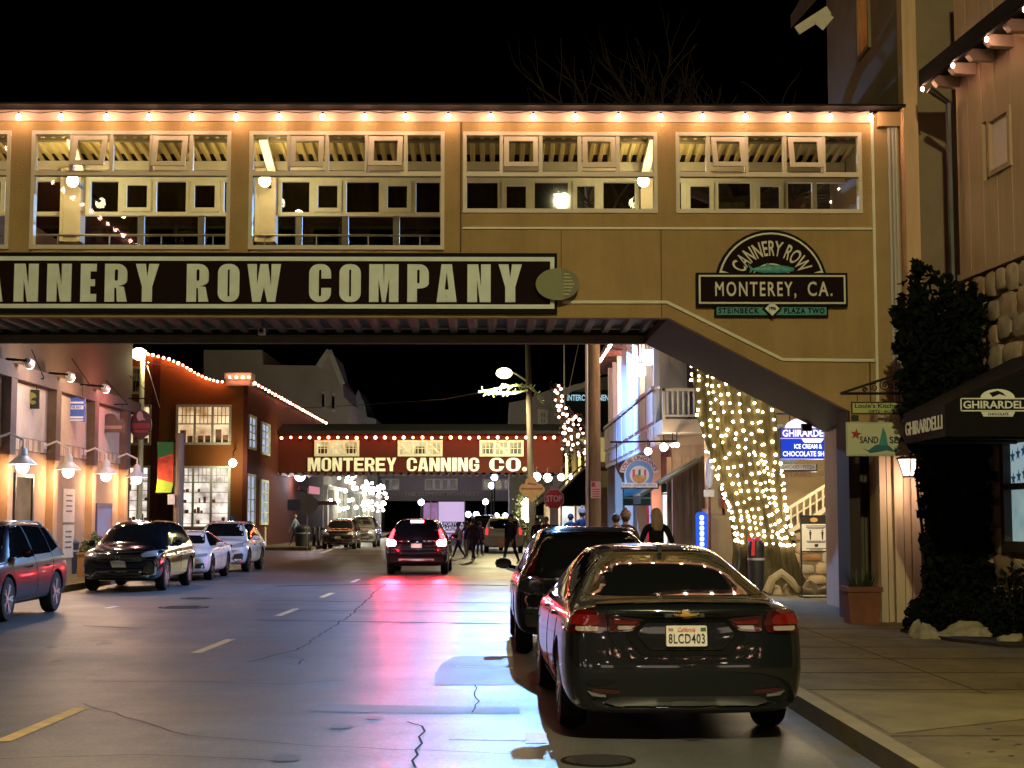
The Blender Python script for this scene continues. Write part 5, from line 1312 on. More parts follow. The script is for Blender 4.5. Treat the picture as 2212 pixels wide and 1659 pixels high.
def shop_window(u0, u1, v0, v1, cols, em, split, idx):
    x0, x1, z0, z1 = X(u0, OY), X(u1, OY), Z(v1, OY), Z(v0, OY)
    cut = z0 + (z1 - z0) * split
    fw = 0.12
    m = MB()
    FO.box(m, x0, x1, z1 - fw, z1, 0, 0.12); FO.box(m, x0, x1, z0, z0 + fw, 0, 0.14)
    for k in range(cols + 1):
        xx = x0 + (x1 - x0 - fw) * k / cols; FO.box(m, xx, xx + fw, z0 + fw, z1 - fw, 0, 0.11)
    w = m.build('window', M_PGRN, ob)
    cw = (x1 - x0 - fw) / cols
    for k in range(cols):
        a0, a1 = x0 + fw + k * cw, x0 + (k + 1) * cw
        m = MB(); FO.box(m, a0, a1, cut - 0.03, cut + 0.03, 0.02, 0.09)
        for i in range(1, 4): FO.box(m, a0 + (a1 - a0) * i / 4 - 0.018, a0 + (a1 - a0) * i / 4 + 0.018, cut, z1 - fw, 0.02, 0.07)
        FO.box(m, a0, a1, (cut + z1 - fw) / 2 - 0.018, (cut + z1 - fw) / 2 + 0.018, 0.021, 0.068)
        m.build('glazing_bar', M_PGRN, w)
        m = MB(); FO.box(m, a0, a1, z0 + fw, z1 - fw, 0.003, 0.012); m.build('pane', em, w)
        m = MB(); rr = random.Random(idx * 10 + k)
        if idx >= 2:      # goods on shelves seen against the light
            for s_ in range(4):
                zz = z0 + fw + 0.15 + s_ * (cut - z0 - fw) / 4.2; FO.box(m, a0, a1, zz - 0.03, zz, 0.012, 0.03)
                xx = a0
                while xx < a1 - 0.1:
                    wd = rr.uniform(0.08, 0.22)
                    if rr.random() < 0.5: FO.box(m, xx, min(a1, xx + wd), zz, zz + rr.uniform(0.12, 0.34), 0.013, 0.03)
                    xx += wd + 0.03
        else:
            FO.box(m, a0 + 0.1, a0 + (a1 - a0) * 0.5, z0 + fw, z0 + fw + rr.uniform(0.3, 0.7), 0.012, 0.03); FO.box(m, a0 + (a1 - a0) * 0.6, a1 - 0.05, z0 + fw, z0 + fw + rr.uniform(0.15, 0.4), 0.012, 0.03)
        m.build('silhouette', mat('goods_dark', (0.35, 0.20, 0.13), 0.6, var=0.7, scale=3), w)
shop_window(379, 499, 875, 961, 3, E_SHOP, 0.52, 0)
shop_window(277, 326, 875, 962, 1, E_SHOP, 0.5, 1)
shop_window(279, 303, 793, 852, 1, mat('dark_pane', (0.02, 0.03, 0.025), 0.1, var=0), 0.5, 1)
shop_window(377, 499, 1007, 1142, 3, E_SHOPW, 0.74, 2)
shop_window(275, 325, 1006, 1135, 1, E_SHOPW, 0.74, 3)
mb = MB(); mb.box(X(345, OY), X(374, OY), OY - 0.05, OY, 0.15, Z(1065, OY)); mb.build('door', mat('dark_red_door', (0.05, 0.012, 0.01), 0.5, var=0.1), ob)
RO = S('R', OX)
for (u0, u1, z0, z1) in ((533, 549, 5.3, 7.1), (561, 579, 5.2, 7.0), (531, 549, 1.3, 4.0), (561, 577, 1.3, 3.8)):
    window(ob, RO, YL(u0, OX), YL(u1, OX), z0, z1, 2, 4, M_PGRN, E_SIDEW, 0.12, 0.06, 0.02, 0.1, pane_back=-0.005)
mb = MB(); c = at(502, 1122, OY - 0.05); mb.box(c.x - 0.14, c.x + 0.14, OY - 0.06, OY - 0.03, c.z - 0.2, c.z + 0.2)
t = thing('wall_sign', 'small blue wheelchair access sign on the orange building corner', 'sign', c)
mb.build('plate', mat('access_blue', (0.03, 0.12, 0.42), 0.5, var=0.05), t)
mb = MB(); mb.tube([c + Vector((0.07 * math.cos(a * 0.5) + 0.0, -0.02, 0.07 * math.sin(a * 0.5) - 0.04)) for a in range(5, 14)], 0.012, 4); mb.tube([c + Vector((-0.03, -0.02, 0.12)), c + Vector((-0.02, -0.02, 0.0)), c + Vector((0.06, -0.02, -0.0)), c + Vector((0.09, -0.02, -0.1))], 0.012, 4); mb.ball(c + Vector((-0.03, -0.02, 0.14)), 0.02, 6, 4); mb.build('symbol', M_WHT, t)
c = at(503, 1000, OY - 0.7)
t = thing('wall_lamp', 'white globe lamp on the orange building corner', 'lamp', c)
mb = MB(); mb.ball(c, 0.2, 10, 8); mb.build('globe', E_BARN, t, True)
mb = MB(); mb.tube([c + Vector((0, 0, 0.18)), c + Vector((0, 0.1, 0.6)), c + Vector((0, 0.7, 0.75))], 0.03, 5); mb.build('bracket', M_BLACK, t)
lamp('wall_lamp_light', c + Vector((0, -0.4, 0)), (1, 0.75, 0.5), 110, 0.15)
# bulbs along the parapet and the side eave
bp = []
for k in range(len(par) - 1):
    for i in range(3):
        f = i / 3; u = par[k][0] + (par[k + 1][0] - par[k][0]) * f; v = par[k][1] + (par[k + 1][1] - par[k][1]) * f
        if 296 < u < 488: bp.append(at(u, v - 1, OY - 0.3))
bp += [at(u, 815, OY - 0.75) for u in (496, 510, 524, 537)]
string_lights('string of bulbs along the curved parapet of the orange building', [bp], bp, 'far', E_BULBR, 0.075, base=False, wire=0.015)
bp = [Vector((OX + 0.35, y, zs + 0.05)) for y in [80.6 + 1.25 * k for k in range(28)]]
string_lights('string of bulbs along the street eave of the orange building', [bp], bp, 'far', E_BULBR, 0.075, base=False, wire=0.015)
mb = MB(); mb.box(OX, OX + 0.3, OY, 116, zs + 0.1, zs + 0.25); mb.build('eave_board', MATS['dark_red_pier'], ob)

# ================================================================ red footbridge lettered MONTEREY CANNING CO.
CY = 92.0
rb = thing('footbridge', 'dark red footbridge lettered MONTEREY CANNING CO. farther down the street', 'bridge', (0, CY, 0))
cx0, cx1 = X(594, CY), X(1216, CY); cz0, cz1 = Z(1021, CY), Z(937, CY)
M_REDW = mat('red_siding', (0.062, 0.011, 0.006), 0.8, var=0.15, scale=0.8, bump=0.15, bscale=8)
mb = MB(); mb.box(cx0, cx1, CY, CY + 0.3, cz0, cz1); mb.box(cx0, cx1, CY + 3.6, CY + 3.9, cz0, cz1); mb.build('wall', M_REDW, rb)
mb = MB(); mb.box(cx0, cx1, CY + 0.3, CY + 3.6, cz0, cz0 + 0.2); mb.build('deck', M_SOFFIT, rb)
mb = MB(); mb.prism_x([(CY - 0.5, cz1 - 0.02), (CY - 0.5, cz1 + 0.15), (CY + 1.9, cz1 + 0.7), (CY + 4.3, cz1 + 0.15), (CY + 4.3, cz1 - 0.02)], cx0, cx1); mb.build('roof', M_DARKROOF, rb)
corrugated(cx0, cx1, [(CY - 0.08, cz0 - 0.01), (CY + 3.6, cz0 - 0.01)], 0.45, 0.14, 'corrugated_soffit', mat('pale_corrugated', (0.45, 0.36, 0.28), 0.6, var=0.1), rb)
CF = S('F', CY)
E_CAN = emit_noise('canning_window_glow', (1.0, 0.85, 0.45), (0.30, 0.25, 0.10), 1.05, 0.9)
for k, (u0, u1) in enumerate(((679, 776), (859, 956), (1036, 1131))):
    x0, x1 = X(u0, CY), X(u1, CY); z0, z1 = Z(986, CY), Z(951, CY)
    m = MB(); fw = 0.13
    CF.box(m, x0, x1, z0, z0 + fw, 0, 0.12); CF.box(m, x0, x1, z1 - fw, z1, 0, 0.12)
    for i in range(4):
        xx = x0 + (x1 - x0 - fw) * i / 3; CF.box(m, xx, xx + fw, z0 + fw, z1 - fw, 0, 0.115)
    w = m.build('window', mat('canning_frame', (0.55, 0.54, 0.38), 0.6, var=0.1), rb)
    m = MB(); CF.box(m, x0 + fw, x1 - fw, z0 + fw, z1 - fw, 0.004, 0.015); m.build('pane', E_CAN, w)
    for i in range(3):
        a0 = x0 + fw + (x1 - x0 - fw) * i / 3; a1 = x0 + (x1 - x0 - fw) * (i + 1) / 3
        m = MB()
        for j in (1, 2): CF.box(m, a0 + (a1 - a0) * j / 3 - 0.02, a0 + (a1 - a0) * j / 3 + 0.02, z0 + fw, z1 - fw, 0.015, 0.07)
        CF.box(m, a0, a1, (z0 + z1) / 2 - 0.02, (z0 + z1) / 2 + 0.02, 0.016, 0.068)
        m.build('glazing_bar', mat('canning_frame', (0, 0, 0)), w)
        if (i + k) % 2 == 0:
            m = MB(); CF.box(m, a0 + 0.1, a1 - 0.1, z0 + fw + 0.05, (z0 + z1) / 2 + 0.1, 0.015, 0.03); m.build('dark_opening', M_BLACK, w)
        else:
            m = MB(); m.beam(CF.pt(a0 + 0.05, z1 - fw - 0.05, 0.03), CF.pt(a1 - 0.05, z0 + fw + 0.05, 0.03), 0.06, 0.12); m.build('brace', mat('canning_frame', (0, 0, 0)), w)
x_ = 665
for word, u0, u1 in (('MONTEREY', 665, 856), ('CANNING', 879, 1035), ('CO', 1057, 1125), ('.', 1128, 1138)):
    wd = {'M': 1.3, 'W': 1.4, 'I': 0.45, '.': 1}
    tot = sum(wd.get(c_, 1.0) for c_ in word) + 0.12 * (len(word) - 1); u = u0; s_ = (u1 - u0) / tot
    for c_ in word:
        w_ = wd.get(c_, 1.0) * s_
        block_letter(c_, X(u, CY, 1002), X(u + w_, CY, 1002), Z(1018, CY), Z(989 if c_ != '.' else 1009, CY), CY - 0.04, mat('canning_letters', (0.80, 0.84, 0.68), 0.7, var=0.12, scale=2), rb, t=(X(u + s_ * 0.33, CY) - X(u, CY)) if c_ not in 'I.' else None, depth=0.06)
        u += w_ + 0.12 * s_
bp = [at(608 + 20.3 * k, 945 + (1.2 if k % 4 == 0 else 0), CY - 0.5) for k in range(30)]
string_lights('string of red-orange bulbs along the eave of the red footbridge', [[bp[k], bp[k + 1]] for k in range(29)], bp, 'far2', emit('red_bulb_far', (1.0, 0.22, 0.10), 30), 0.09, base=False, wire=0.012)
lamp('bridge_wash', Vector((-4, 80, 9.6)), (1.0, 0.75, 0.45), 900, 0.3) if False else None
# ================================================================ grey footbridge lettered THE CLEMENT MONTEREY
GY = 180.0
gbr = thing('footbridge', 'dim grey footbridge lettered THE CLEMENT MONTEREY, farthest down the street', 'bridge', (0, GY, 0))
M_GREY = mat('grey_siding', (0.20, 0.19, 0.185), 0.8, var=0.12, scale=0.4)
gx0, gx1, gz0, gz1 = X(640, GY), X(1165, GY), Z(1082, GY), Z(1018, GY)
mb = MB(); mb.box(gx0, gx1, GY, GY + 4, gz0, gz1); mb.build('wall', M_GREY, gbr)
mb = MB(); mb.prism_x([(GY - 0.6, gz1), (GY + 2, gz1 + 1.2), (GY + 4.6, gz1)], gx0, gx1); mb.build('roof', M_DARKROOF, gbr)
GF = S('F', GY)
for k, (u0, u1) in enumerate(((795, 863), (918, 989), (1042, 1131))):
    window(gbr, GF, X(u0, GY), X(u1, GY), Z(1059, GY), Z(1034, GY), 4, 1, mat('grey_frame', (0.42, 0.42, 0.38), 0.6), mat('grey_pane', (0.05, 0.055, 0.06), 0.2, var=0.3), 0.16, 0.35, 0.0, 0.15, pane_back=-0.02)
lettering('THE CLEMENT MONTEREY', (X(955, GY), GY - 0.03, Z(1067, GY)), (1, 0, 0), (0, 0, 1), X(1036, GY) - X(874, GY), 0.5, mat('grey_letters', (0.34, 0.30, 0.26), 0.6), gbr, bold=0.015, depth=0.05)
for u in (612, 655, 700, 745):   # posts at its left end
    mb = MB(); mb.box(X(u, GY - 4), X(u + 14, GY - 4), GY - 4.5, GY - 4, 0.15, Z(1026, GY - 4)); mb.build('post', mat('far_post', (0.3, 0.25, 0.18), 0.8), gbr)
# white lit building front closing the street, with the PORTOLA banner
t = thing('lavender_building', 'lavender-white lit building front under the grey footbridge', 'building', at(975, 1180, 172))
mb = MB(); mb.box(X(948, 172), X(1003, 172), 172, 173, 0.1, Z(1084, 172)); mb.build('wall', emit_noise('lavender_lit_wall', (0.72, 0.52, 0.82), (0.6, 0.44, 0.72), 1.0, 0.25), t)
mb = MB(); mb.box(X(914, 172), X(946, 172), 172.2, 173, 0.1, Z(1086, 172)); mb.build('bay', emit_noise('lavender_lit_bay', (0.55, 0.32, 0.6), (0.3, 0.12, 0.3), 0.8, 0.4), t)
mb = MB()
for u in (914, 930, 946, 1003): mb.box(X(u, 171.8), X(u + 2, 171.8), 171.7, 172, 0.1, Z(1083, 172))
mb.build('column', M_GREY, t)
t = thing('banner', 'navy banner with white lettering PORTOLA SARDINES beyond the braking car', 'banner', at(980, 1146, 160))
mb = MB(); mb.box(X(957, 160), X(1004, 160), 160, 160.06, Z(1146, 160), Z(1127, 160)); mb.build('cloth', mat('navy_cloth', (0.02, 0.018, 0.10), 0.7, var=0.1), t)
E_LETT = emit('banner_letters', (0.75, 0.66, 0.85), 0.7)
lettering('PORTOLA', (X(980.5, 160), 159.98, Z(1132, 160)), (1, 0, 0), (0, 0, 1), X(1002, 160) - X(959, 160), 0.36, E_LETT, t, bold=0.03, depth=0.03)
lettering('SARDINES', (X(980.5, 160), 159.98, Z(1141, 160)), (1, 0, 0), (0, 0, 1), X(1002, 160) - X(959, 160), 0.36, E_LETT, t, bold=0.03, depth=0.03)
mb = MB(); mb.tube([(X(957, 160), 160.03, 0), (X(957, 160), 160.03, Z(1126, 160))], 0.05, 5); mb.tube([(X(1004, 160), 160.03, 0), (X(1004, 160), 160.03, Z(1126, 160))], 0.05, 5); mb.build('post', M_GREY, t)
# blue-white globe street lamps down the street
E_BLUE = emit('blue_white_globe', (0.62, 0.68, 1.0), 26)
def globe_lamp(u, v, Y, r, label, two=False, name='street_lamp'):
    p = at(u, v, Y); b = Vector((p.x, Y, 0.1))
    t = thing(name, label, 'street lamp', b, group='globe street lamps far down the street')
    mb = MB(); mb.lathe([(0.12, 0), (0.07, 0.6), (0.06, p.z - 0.1)], b, 8); mb.build('pole', M_IRON, t)
    if two:
        for s_ in (-1, 1):
            mb = MB(); mb.ball(p + Vector((s_ * 0.42, 0, 0)), r, 10, 8); mb.build('globe', E_BLUE, t, True)
        mb = MB(); mb.tube([p + Vector((-0.42, 0, -0.2)), p + Vector((0, 0, -0.35)), p + Vector((0.42, 0, -0.2))], 0.04, 5); mb.build('arm', M_IRON, t)
    else:
        mb = MB(); mb.ball(p, r, 10, 8); mb.build('globe', E_BLUE, t, True)
    return p
globe_lamp(910, 1085, 130, 0.26, 'blue-white globe lamp just above the braking car')
globe_lamp(1049, 1084, 140, 0.26, 'blue-white globe lamp right of the lavender lit front')
globe_lamp(1068, 1031, 120, 0.26, 'highest blue-white globe lamp under CO. of the red footbridge')
globe_lamp(1062, 1049, 124, 0.26, 'blue-white globe lamp just below the highest one')
globe_lamp(1020, 1111, 165, 0.3, 'twin globe lamp between the lavender front and the white van', True)
globe_lamp(1082, 1114, 150, 0.26, 'low blue-white globe lamp above the white van', True)
globe_lamp(1012, 1142, 150, 0.16, 'lowest small globe lamp beside the navy banner')
lamp('far_street_light', at(1030, 1075, 138), (0.5, 0.5, 1.0), 700, 0.3)
lamp('far_street_light', at(960, 1100, 166), (0.8, 0.5, 1.0), 700, 0.3)
# arcade hung with white globes, left far
t = thing('arcade', 'pale arcade with columns behind the white globe lights, left far', 'building', (-14, 140, 0.1))
M_ARC = mat('arcade_white', (0.55, 0.55, 0.5), 0.7, var=0.1, scale=0.5)
mb = MB(); mb.box(-20, -14.6, 118, 176, 0.1, 6.8); mb.build('wall', mat('arcade_wall', (0.3, 0.27, 0.22), 0.8, var=0.15, scale=0.5), t)
mb = MB(); mb.box(-14.9, -12.9, 117.5, 176, 3.9, 4.2); mb.build('canopy', M_ARC, t)
for k in range(15):
    y = 118 + 3.9 * k; mb = MB(); mb.box(-13.3, -13.0, y, y + 0.3, 0.1, 3.9); mb.build('column', M_ARC, t)
    mb = MB(); mb.box(-14.62, -14.5, y + 0.7, y + 3.3, 0.2, 2.8); mb.build('shop_glass', emit_noise('arcade_glow', (0.75, 0.72, 0.6), (0.3, 0.26, 0.2), 0.9, 0.7), t)
bp = []; ra = random.Random(5)
for k in range(46):
    f = k / 46; y = 112 + 62 * f ** 0.8
    for z_ in (2.9, 4.4, 5.6):
        if ra.random() < 0.62: bp.append(Vector((-12.7 + ra.uniform(-0.5, 0.5), y + ra.uniform(-1, 1), z_ + ra.uniform(-0.5, 0.5) - (0.8 if z_ > 5 and y > 140 else 0))))
string_lights('cluster of big white globe lights hung along the left arcade', [sorted([b for b in bp if b.z > 4.6], key=lambda q: q.y)], bp, 'globe', emit('white_globe', (1.0, 0.93, 0.75), 24), 0.17, base=False, wire=0.02)
lamp('arcade_light', Vector((-11.5, 125, 3.6)), (1.0, 0.92, 0.75), 700, 0.4)
lamp('arcade_light', Vector((-11.5, 150, 3.6)), (1.0, 0.92, 0.75), 700, 0.4)
# shopfront between the orange building and the arcade
t = thing('shopfront', 'bright white and pink shopfront beyond the end of the orange building', 'shopfront', (-13.2, 106, 0.1))
mb = MB(); mb.box(-16, -13.4, 99, 117, 0.1, 5.2); mb.build('wall', mat('pink_shop_wall', (0.4, 0.22, 0.28), 0.8, var=0.15), t)
for k, (y0, y1, c_, s_) in enumerate(((99.5, 102, (0.85, 0.85, 1.0), 1.1), (103, 106, (0.95, 0.75, 0.7), 0.8), (107, 111, (0.9, 0.85, 1.0), 1.2), (112, 116, (0.55, 0.65, 0.8), 0.7))):
    mb = MB(); mb.box(-13.42, -13.36, y0, y1, 0.3, 3.2); mb.build('shop_glass', emit_noise('shop_glass_%d' % k, c_, tuple(q * 0.45 for q in c_), s_, 0.8), t)
    mb = MB(); mb.box(-13.42, -13.2, y0 - 0.2, y0, 0.1, 3.5); mb.build('pier', MATS['dark_red_pier'], t)
mb = MB(); mb.box(-13.4, -12.9, 107, 112, 3.4, 3.9); mb.build('fascia_sign', emit('pink_fascia', (0.9, 0.35, 0.42), 0.7), t)
mb = MB(); mb.box(-13.4, -12.95, 101, 106, 3.5, 3.8); mb.build('fascia', MATS['dark_red_pier'], t)
for k, (u, v, lab) in enumerate(((648, 1028, 'bright white globe lamp on the pink shopfront'), (590, 1034, 'lit lamp left of the pink shopfront under the red footbridge'), (612, 1024, 'small lamp between the orange building and the pink shopfront'))):
    c = at(u, v, 97.5); q = thing('wall_lamp', lab, 'lamp', c)
    mb = MB(); mb.ball(c, (0.34, 0.26, 0.14)[k], 10, 8); mb.build('globe', emit('pinkish_globe', (1.0, 0.82, 0.85), 20), q, True)
    mb = MB(); mb.tube([c + Vector((0, 0, 0.1)), c + Vector((-0.1, 0.1, 0.5)), c + Vector((-0.7, 0.2, 0.6))], 0.03, 5); mb.build('bracket', M_BLACK, q)
lamp('shopfront_light', at(665, 1040, 98), (1.0, 0.75, 0.8), 300, 0.2)
# back of a stop sign with street name plate
c = at(664, 1090, 79.0)
t = thing('stop_sign', 'grey back of an octagonal stop sign left of the far parked cars', 'sign', (c.x, 79, 0.1))
mb = MB(); mb.tube([(c.x, 79.05, 0.1), (c.x, 79.05, 3.2)], 0.035, 6); mb.build('post', M_PIPEW, t)
mb = MB(); r = 0.56; mb.prism([(c.x + r * math.cos(rad(22.5 + 45 * k)), c.z + r * math.sin(rad(22.5 + 45 * k))) for k in range(8)], 79.0, 79.02); mb.build('plate', mat('sign_back', (0.34, 0.33, 0.31), 0.5, 0.2), t)
mb = MB(); mb.box(c.x - 1.0, c.x - 0.35, 78.9, 78.93, c.z - 0.3, c.z + 0.25); mb.build('blue_plate', mat('blue_plate', (0.16, 0.22, 0.36), 0.5), t)
mb = MB(); mb.box(c.x + 0.5, c.x + 1.5, 79.1, 79.13, c.z - 0.02, c.z + 0.18); mb.build('name_plate', mat('name_plate', (0.3, 0.12, 0.1), 0.5), t)
for k, (u, Y_) in enumerate(((574, 84.5), (668, 84), (680, 86), (690, 88))):
    if k == 1: continue
    p = gp(u, 1182); p.y = Y_; p.x = X(u, Y_); b = Vector((p.x, Y_, 0.15))
    t = thing('bollard', ['pale bollard by the orange building corner', '', 'dark bollard beside the litter bin on the far corner', 'dark bollard in front of the far dark red car'][k], 'bollard', b)
    mb = MB(); mb.lathe([(0.09, 0), (0.08, 0.95)], b, 10); mb.build('post', M_CREAM2 if k == 0 else M_IRON, t)
    mb = MB(); mb.lathe([(0.1, 0.93), (0.09, 1.0), (0.03, 1.06)], b, 10); mb.build('cap', M_CREAM2 if k == 0 else M_IRON, t)
bin_(653, 1180, 84.5, 1.15, 0.42, 'dark litter bin on the far left corner below the grey octagonal sign')

# ================================================================ gabled hotel blocks beyond, left
def hotel(name, label, outline, Y, depth, wins, m):
    pts = [(at(u, v, Y).x, at(u, v, Y).z) for u, v in outline]
    t = thing(name, label, 'building', ((pts[0][0] + pts[-1][0]) / 2, Y, 0))
    mb = MB(); mb.prism(pts, Y, Y + depth); mb.build('wall', m, t)
    for (u0, u1, v0, v1) in wins:
        window(t, S('F', Y), X(u0, Y), X(u1, Y), Z(v1, Y), Z(v0, Y), 2, 3, mat('hotel_frame', (0.42, 0.38, 0.32), 0.7), mat('hotel_pane', (0.02, 0.02, 0.022), 0.2, var=0), 0.3, 0.12, 0.0, 0.2, pane_back=-0.05)
    return t
M_HOT = mat('hotel_wall', (0.34, 0.28, 0.22), 0.85, var=0.12, scale=0.3)
t = hotel('hotel', 'tall dim hotel block with pointed gable behind the orange building', [(440, 1150), (440, 756), (566, 756), (568, 788), (685, 790), (711, 757), (722, 800), (740, 830), (743, 858), (752, 866), (752, 1150)], 150, 14, [(693, 701, 845, 885), (716, 722, 850, 890)], M_HOT)
mb = MB(); mb.beam(at(687, 792, 149.8), at(711, 757, 149.8), 0.3, 0.5); mb.beam(at(711, 757, 149.8), at(740, 830, 149.8), 0.3, 0.5); mb.build('barge_board', mat('hotel_trim', (0.45, 0.4, 0.33), 0.8), t)
t = hotel('hotel', 'farther dim hotel wing with a narrow gable beyond the red footbridge', [(738, 1150), (738, 862), (765, 862), (774, 842), (788, 874), (792, 900), (812, 905), (815, 930), (815, 1150)], 175, 12, [(770, 776, 890, 915)], mat('hotel_wall_green', (0.22, 0.23, 0.20), 0.85, var=0.12, scale=0.3))
t = hotel('hotel', 'grey gabled hotel wing behind the right end of the red footbridge', [(1100, 1150), (1100, 870), (1140, 862), (1165, 850), (1200, 838), (1240, 836), (1260, 838), (1282, 822), (1300, 815), (1330, 812), (1330, 1150)], 135, 12, [(1162, 1184, 884, 934)], mat('hotel_wall_grey', (0.26, 0.24, 0.21), 0.85, var=0.12, scale=0.3))
mb = MB(); mb.prism([(at(u, v, 133).x, at(u, v, 133).z) for u, v in ((1216, 930), (1216, 848), (1345, 840), (1345, 930))], 133, 134.9); mb.build('dark_bay', M_DARKROOF, t)
mb = MB(); pts = [at(u, v, 132.7) for u, v in ((1218, 848), (1238, 838), (1258, 834), (1275, 825), (1290, 808), (1305, 800))]
for k in range(5): mb.beam(pts[k], pts[k + 1], 0.3, 0.5)
mb.build('barge_board', MATS['hotel_trim'], t)
lettering('INTERCONTINENTAL', (X(1281, 132.8), 132.8, Z(859, 132.8)), (1, 0, 0), (0, 0, 1), X(1336, 132.8) - X(1225, 132.8), 0.52, emit('hotel_letters', (0.35, 0.62, 0.72), 1.0), t, bold=0.02, depth=0.05)

# ================================================================ poles with wires
def pole_thing(label, u, v, Y, r, top, lean=0.0, m=None, z=0.12):
    c = at(u, v, Y); b = Vector((c.x, Y, z))
    t = thing('utility_pole', label, 'utility pole', b)
    mb = MB(); mb.tube([b, b + Vector((lean * 0.5, 0, top / 2)), b + Vector((lean, 0, top))], [r, r * 0.93, r * 0.82], 12); mb.build('pole', m or mat('pole_wood', (0.22, 0.16, 0.085), 0.9, var=0.35, scale=4, streak=True, bump=0.4), t, 60)
    return t, b
up, ub = pole_thing('thick wooden utility pole on the right pavement beyond the footbridge', 1284, 1100, 43, 0.19, 11.5)
mb = MB(); mb.tube([ub + Vector((-0.21, -0.1, 0)), ub + Vector((-0.2, -0.1, 11))], 0.045, 6); mb.build('conduit', M_PIPEW, up)
mb = MB(); mb.tube([ub + Vector((0, 0, 8.6)), Vector((LED_POS.x + 0.6, 43, 9.05)), Vector((LED_POS.x, 43, 8.95))], 0.04, 6); mb.build('lamp_arm', M_PIPEW, up)
mb = MB(); mb.box(LED_POS.x - 0.4, LED_POS.x + 0.3, 42.85, 43.15, 8.93, 9.05); hd = mb.build('lamp_head', M_PIPEW, up)
mb = MB(); mb.box(LED_POS.x + 0.035, LED_POS.x + 0.234, 41.98, 42.0, 8.1, 8.95); mb.box(LED_POS.x + 0.1, LED_POS.x + 0.16, 42.0, 42.9, 8.9, 8.95); mb.build('light_blocker', M_IRON, hd)  # unseen plate added to keep lamp light off the right pavement
mb = MB(); mb.box(LED_POS.x - 0.6, LED_POS.x + 0.6, 42.52, 42.55, 8.735, 9.3); mb.box(LED_POS.x - 0.05, LED_POS.x + 0.05, 42.55, 42.9, 9.0, 9.06); mb.build('uplight_blocker', M_IRON, hd)  # unseen plate added to cut off the lamp's upward light
mb = MB(); mb.box(LED_POS.x - 0.3, LED_POS.x + 0.2, 42.9, 43.1, 8.918, 8.93); mb.build('led_panel', emit('led_panel', (0.55, 0.72, 1.0), 60), hd)
c = at(1287, 1058, 42.7)
t = thing('parking_sign', 'pinkish no-parking sign plate fixed to the thick utility pole', 'sign', c)
mb = MB(); mb.box(c.x - 0.14, c.x + 0.13, 42.66, 42.70, Z(1076, 42.7), Z(1040, 42.7)); mb.build('plate', mat('sign_pinkish', (0.55, 0.36, 0.33), 0.5, var=0.1), t)
mb = MB(); mb.box(c.x - 0.12, c.x - 0.02, 42.65, 42.66, Z(1052, 42.7), Z(1042, 42.7))
for k in range(4): mb.box(c.x - 0.1, c.x + 0.1, 42.652, 42.66, Z(1057 + 5 * k, 42.7) - 0.015, Z(1057 + 5 * k, 42.7) + 0.012)
mb.build('print', mat('sign_red_print', (0.35, 0.03, 0.03), 0.5), t)
p2, pb = pole_thing('thin leaning utility pole with the yellow street lamp', 1150, 1150, 84, 0.18, 11.4, -0.25, mat('dark_pole_wood', (0.05, 0.04, 0.03), 0.9, var=0.3, scale=4, streak=True))
lc = at(1089, 806, 83.5)
mb = MB(); mb.tube([at(1136, 822, 84), at(1112, 806, 83.7), at(1098, 803, 83.5)], 0.05, 6); mb.build('lamp_arm', M_PIPEW, p2)
mb = MB(); mb.ball(lc, 0.36, 12, 8, (1.2, 1, 0.8)); mb.build('lamp_globe', emit('yellow_lamp', (1.0, 0.92, 0.42), 18), p2, True)
lamp('yellow_street_light', lc + Vector((-0.2, -0.9, -0.7)), (1.0, 0.88, 0.5), 15000, 0.3, 124, (-0.3, 1, -0.8), 0.5)
lamp('yellow_street_light', lc + Vector((-0.2, -0.9, -0.7)), (1.0, 0.84, 0.45), 3600, 0.3, 138, (-0.25, -0.7, -1), 0.7)
mb = MB(); rg = random.Random(2)
garl = [[(1034, 846), (1065, 842), (1090, 836), (1120, 832), (1134, 838)], [(1050, 850), (1080, 848), (1110, 850), (1140, 842)], [(1130, 832), (1150, 838), (1160, 850), (1170, 870)]]
for g in garl:
    pts = [at(u, v, 83.6) for u, v in g]
    mb.tube(pts, 0.05, 5)
    for k in range(len(pts) - 1):
        for i in range(10):
            q = pts[k].lerp(pts[k + 1], i / 10); d = Vector((rg.uniform(-1, 1), rg.uniform(-1, 1), rg.uniform(-1, 1))).normalized() * rg.uniform(0.1, 0.28); mb.tube([q, q + d], 0.02, 3)
t = thing('tinsel_garland', 'pale green tinsel street garland hung under the yellow lamp', 'garland', at(1130, 850, 83.6)); mb.build('strand', mat('tinsel', (0.45, 0.52, 0.3), 0.35, 0.3, var=0.2), t)
p3, b3 = pole_thing('thin pale flagpole rising behind the right buildings', 1219, 900, 108, 0.06, 14.5, 0, M_PIPEW)
mb = MB(); mb.tube([at(1250, 742, 108), at(1225, 860, 108)], 0.02, 4); mb.build('stay_wire', M_PIPEW, p3)
mb = MB(); mb.tube([at(560, 886, 90), at(760, 876, 100), at(960, 862, 88), at(1036, 848, 83.6)], 0.018, 4)
o = mb.build('overhead_cable', M_BLACK); tag(o, 'thin black overhead cable from the garland to the left building', 'cable')
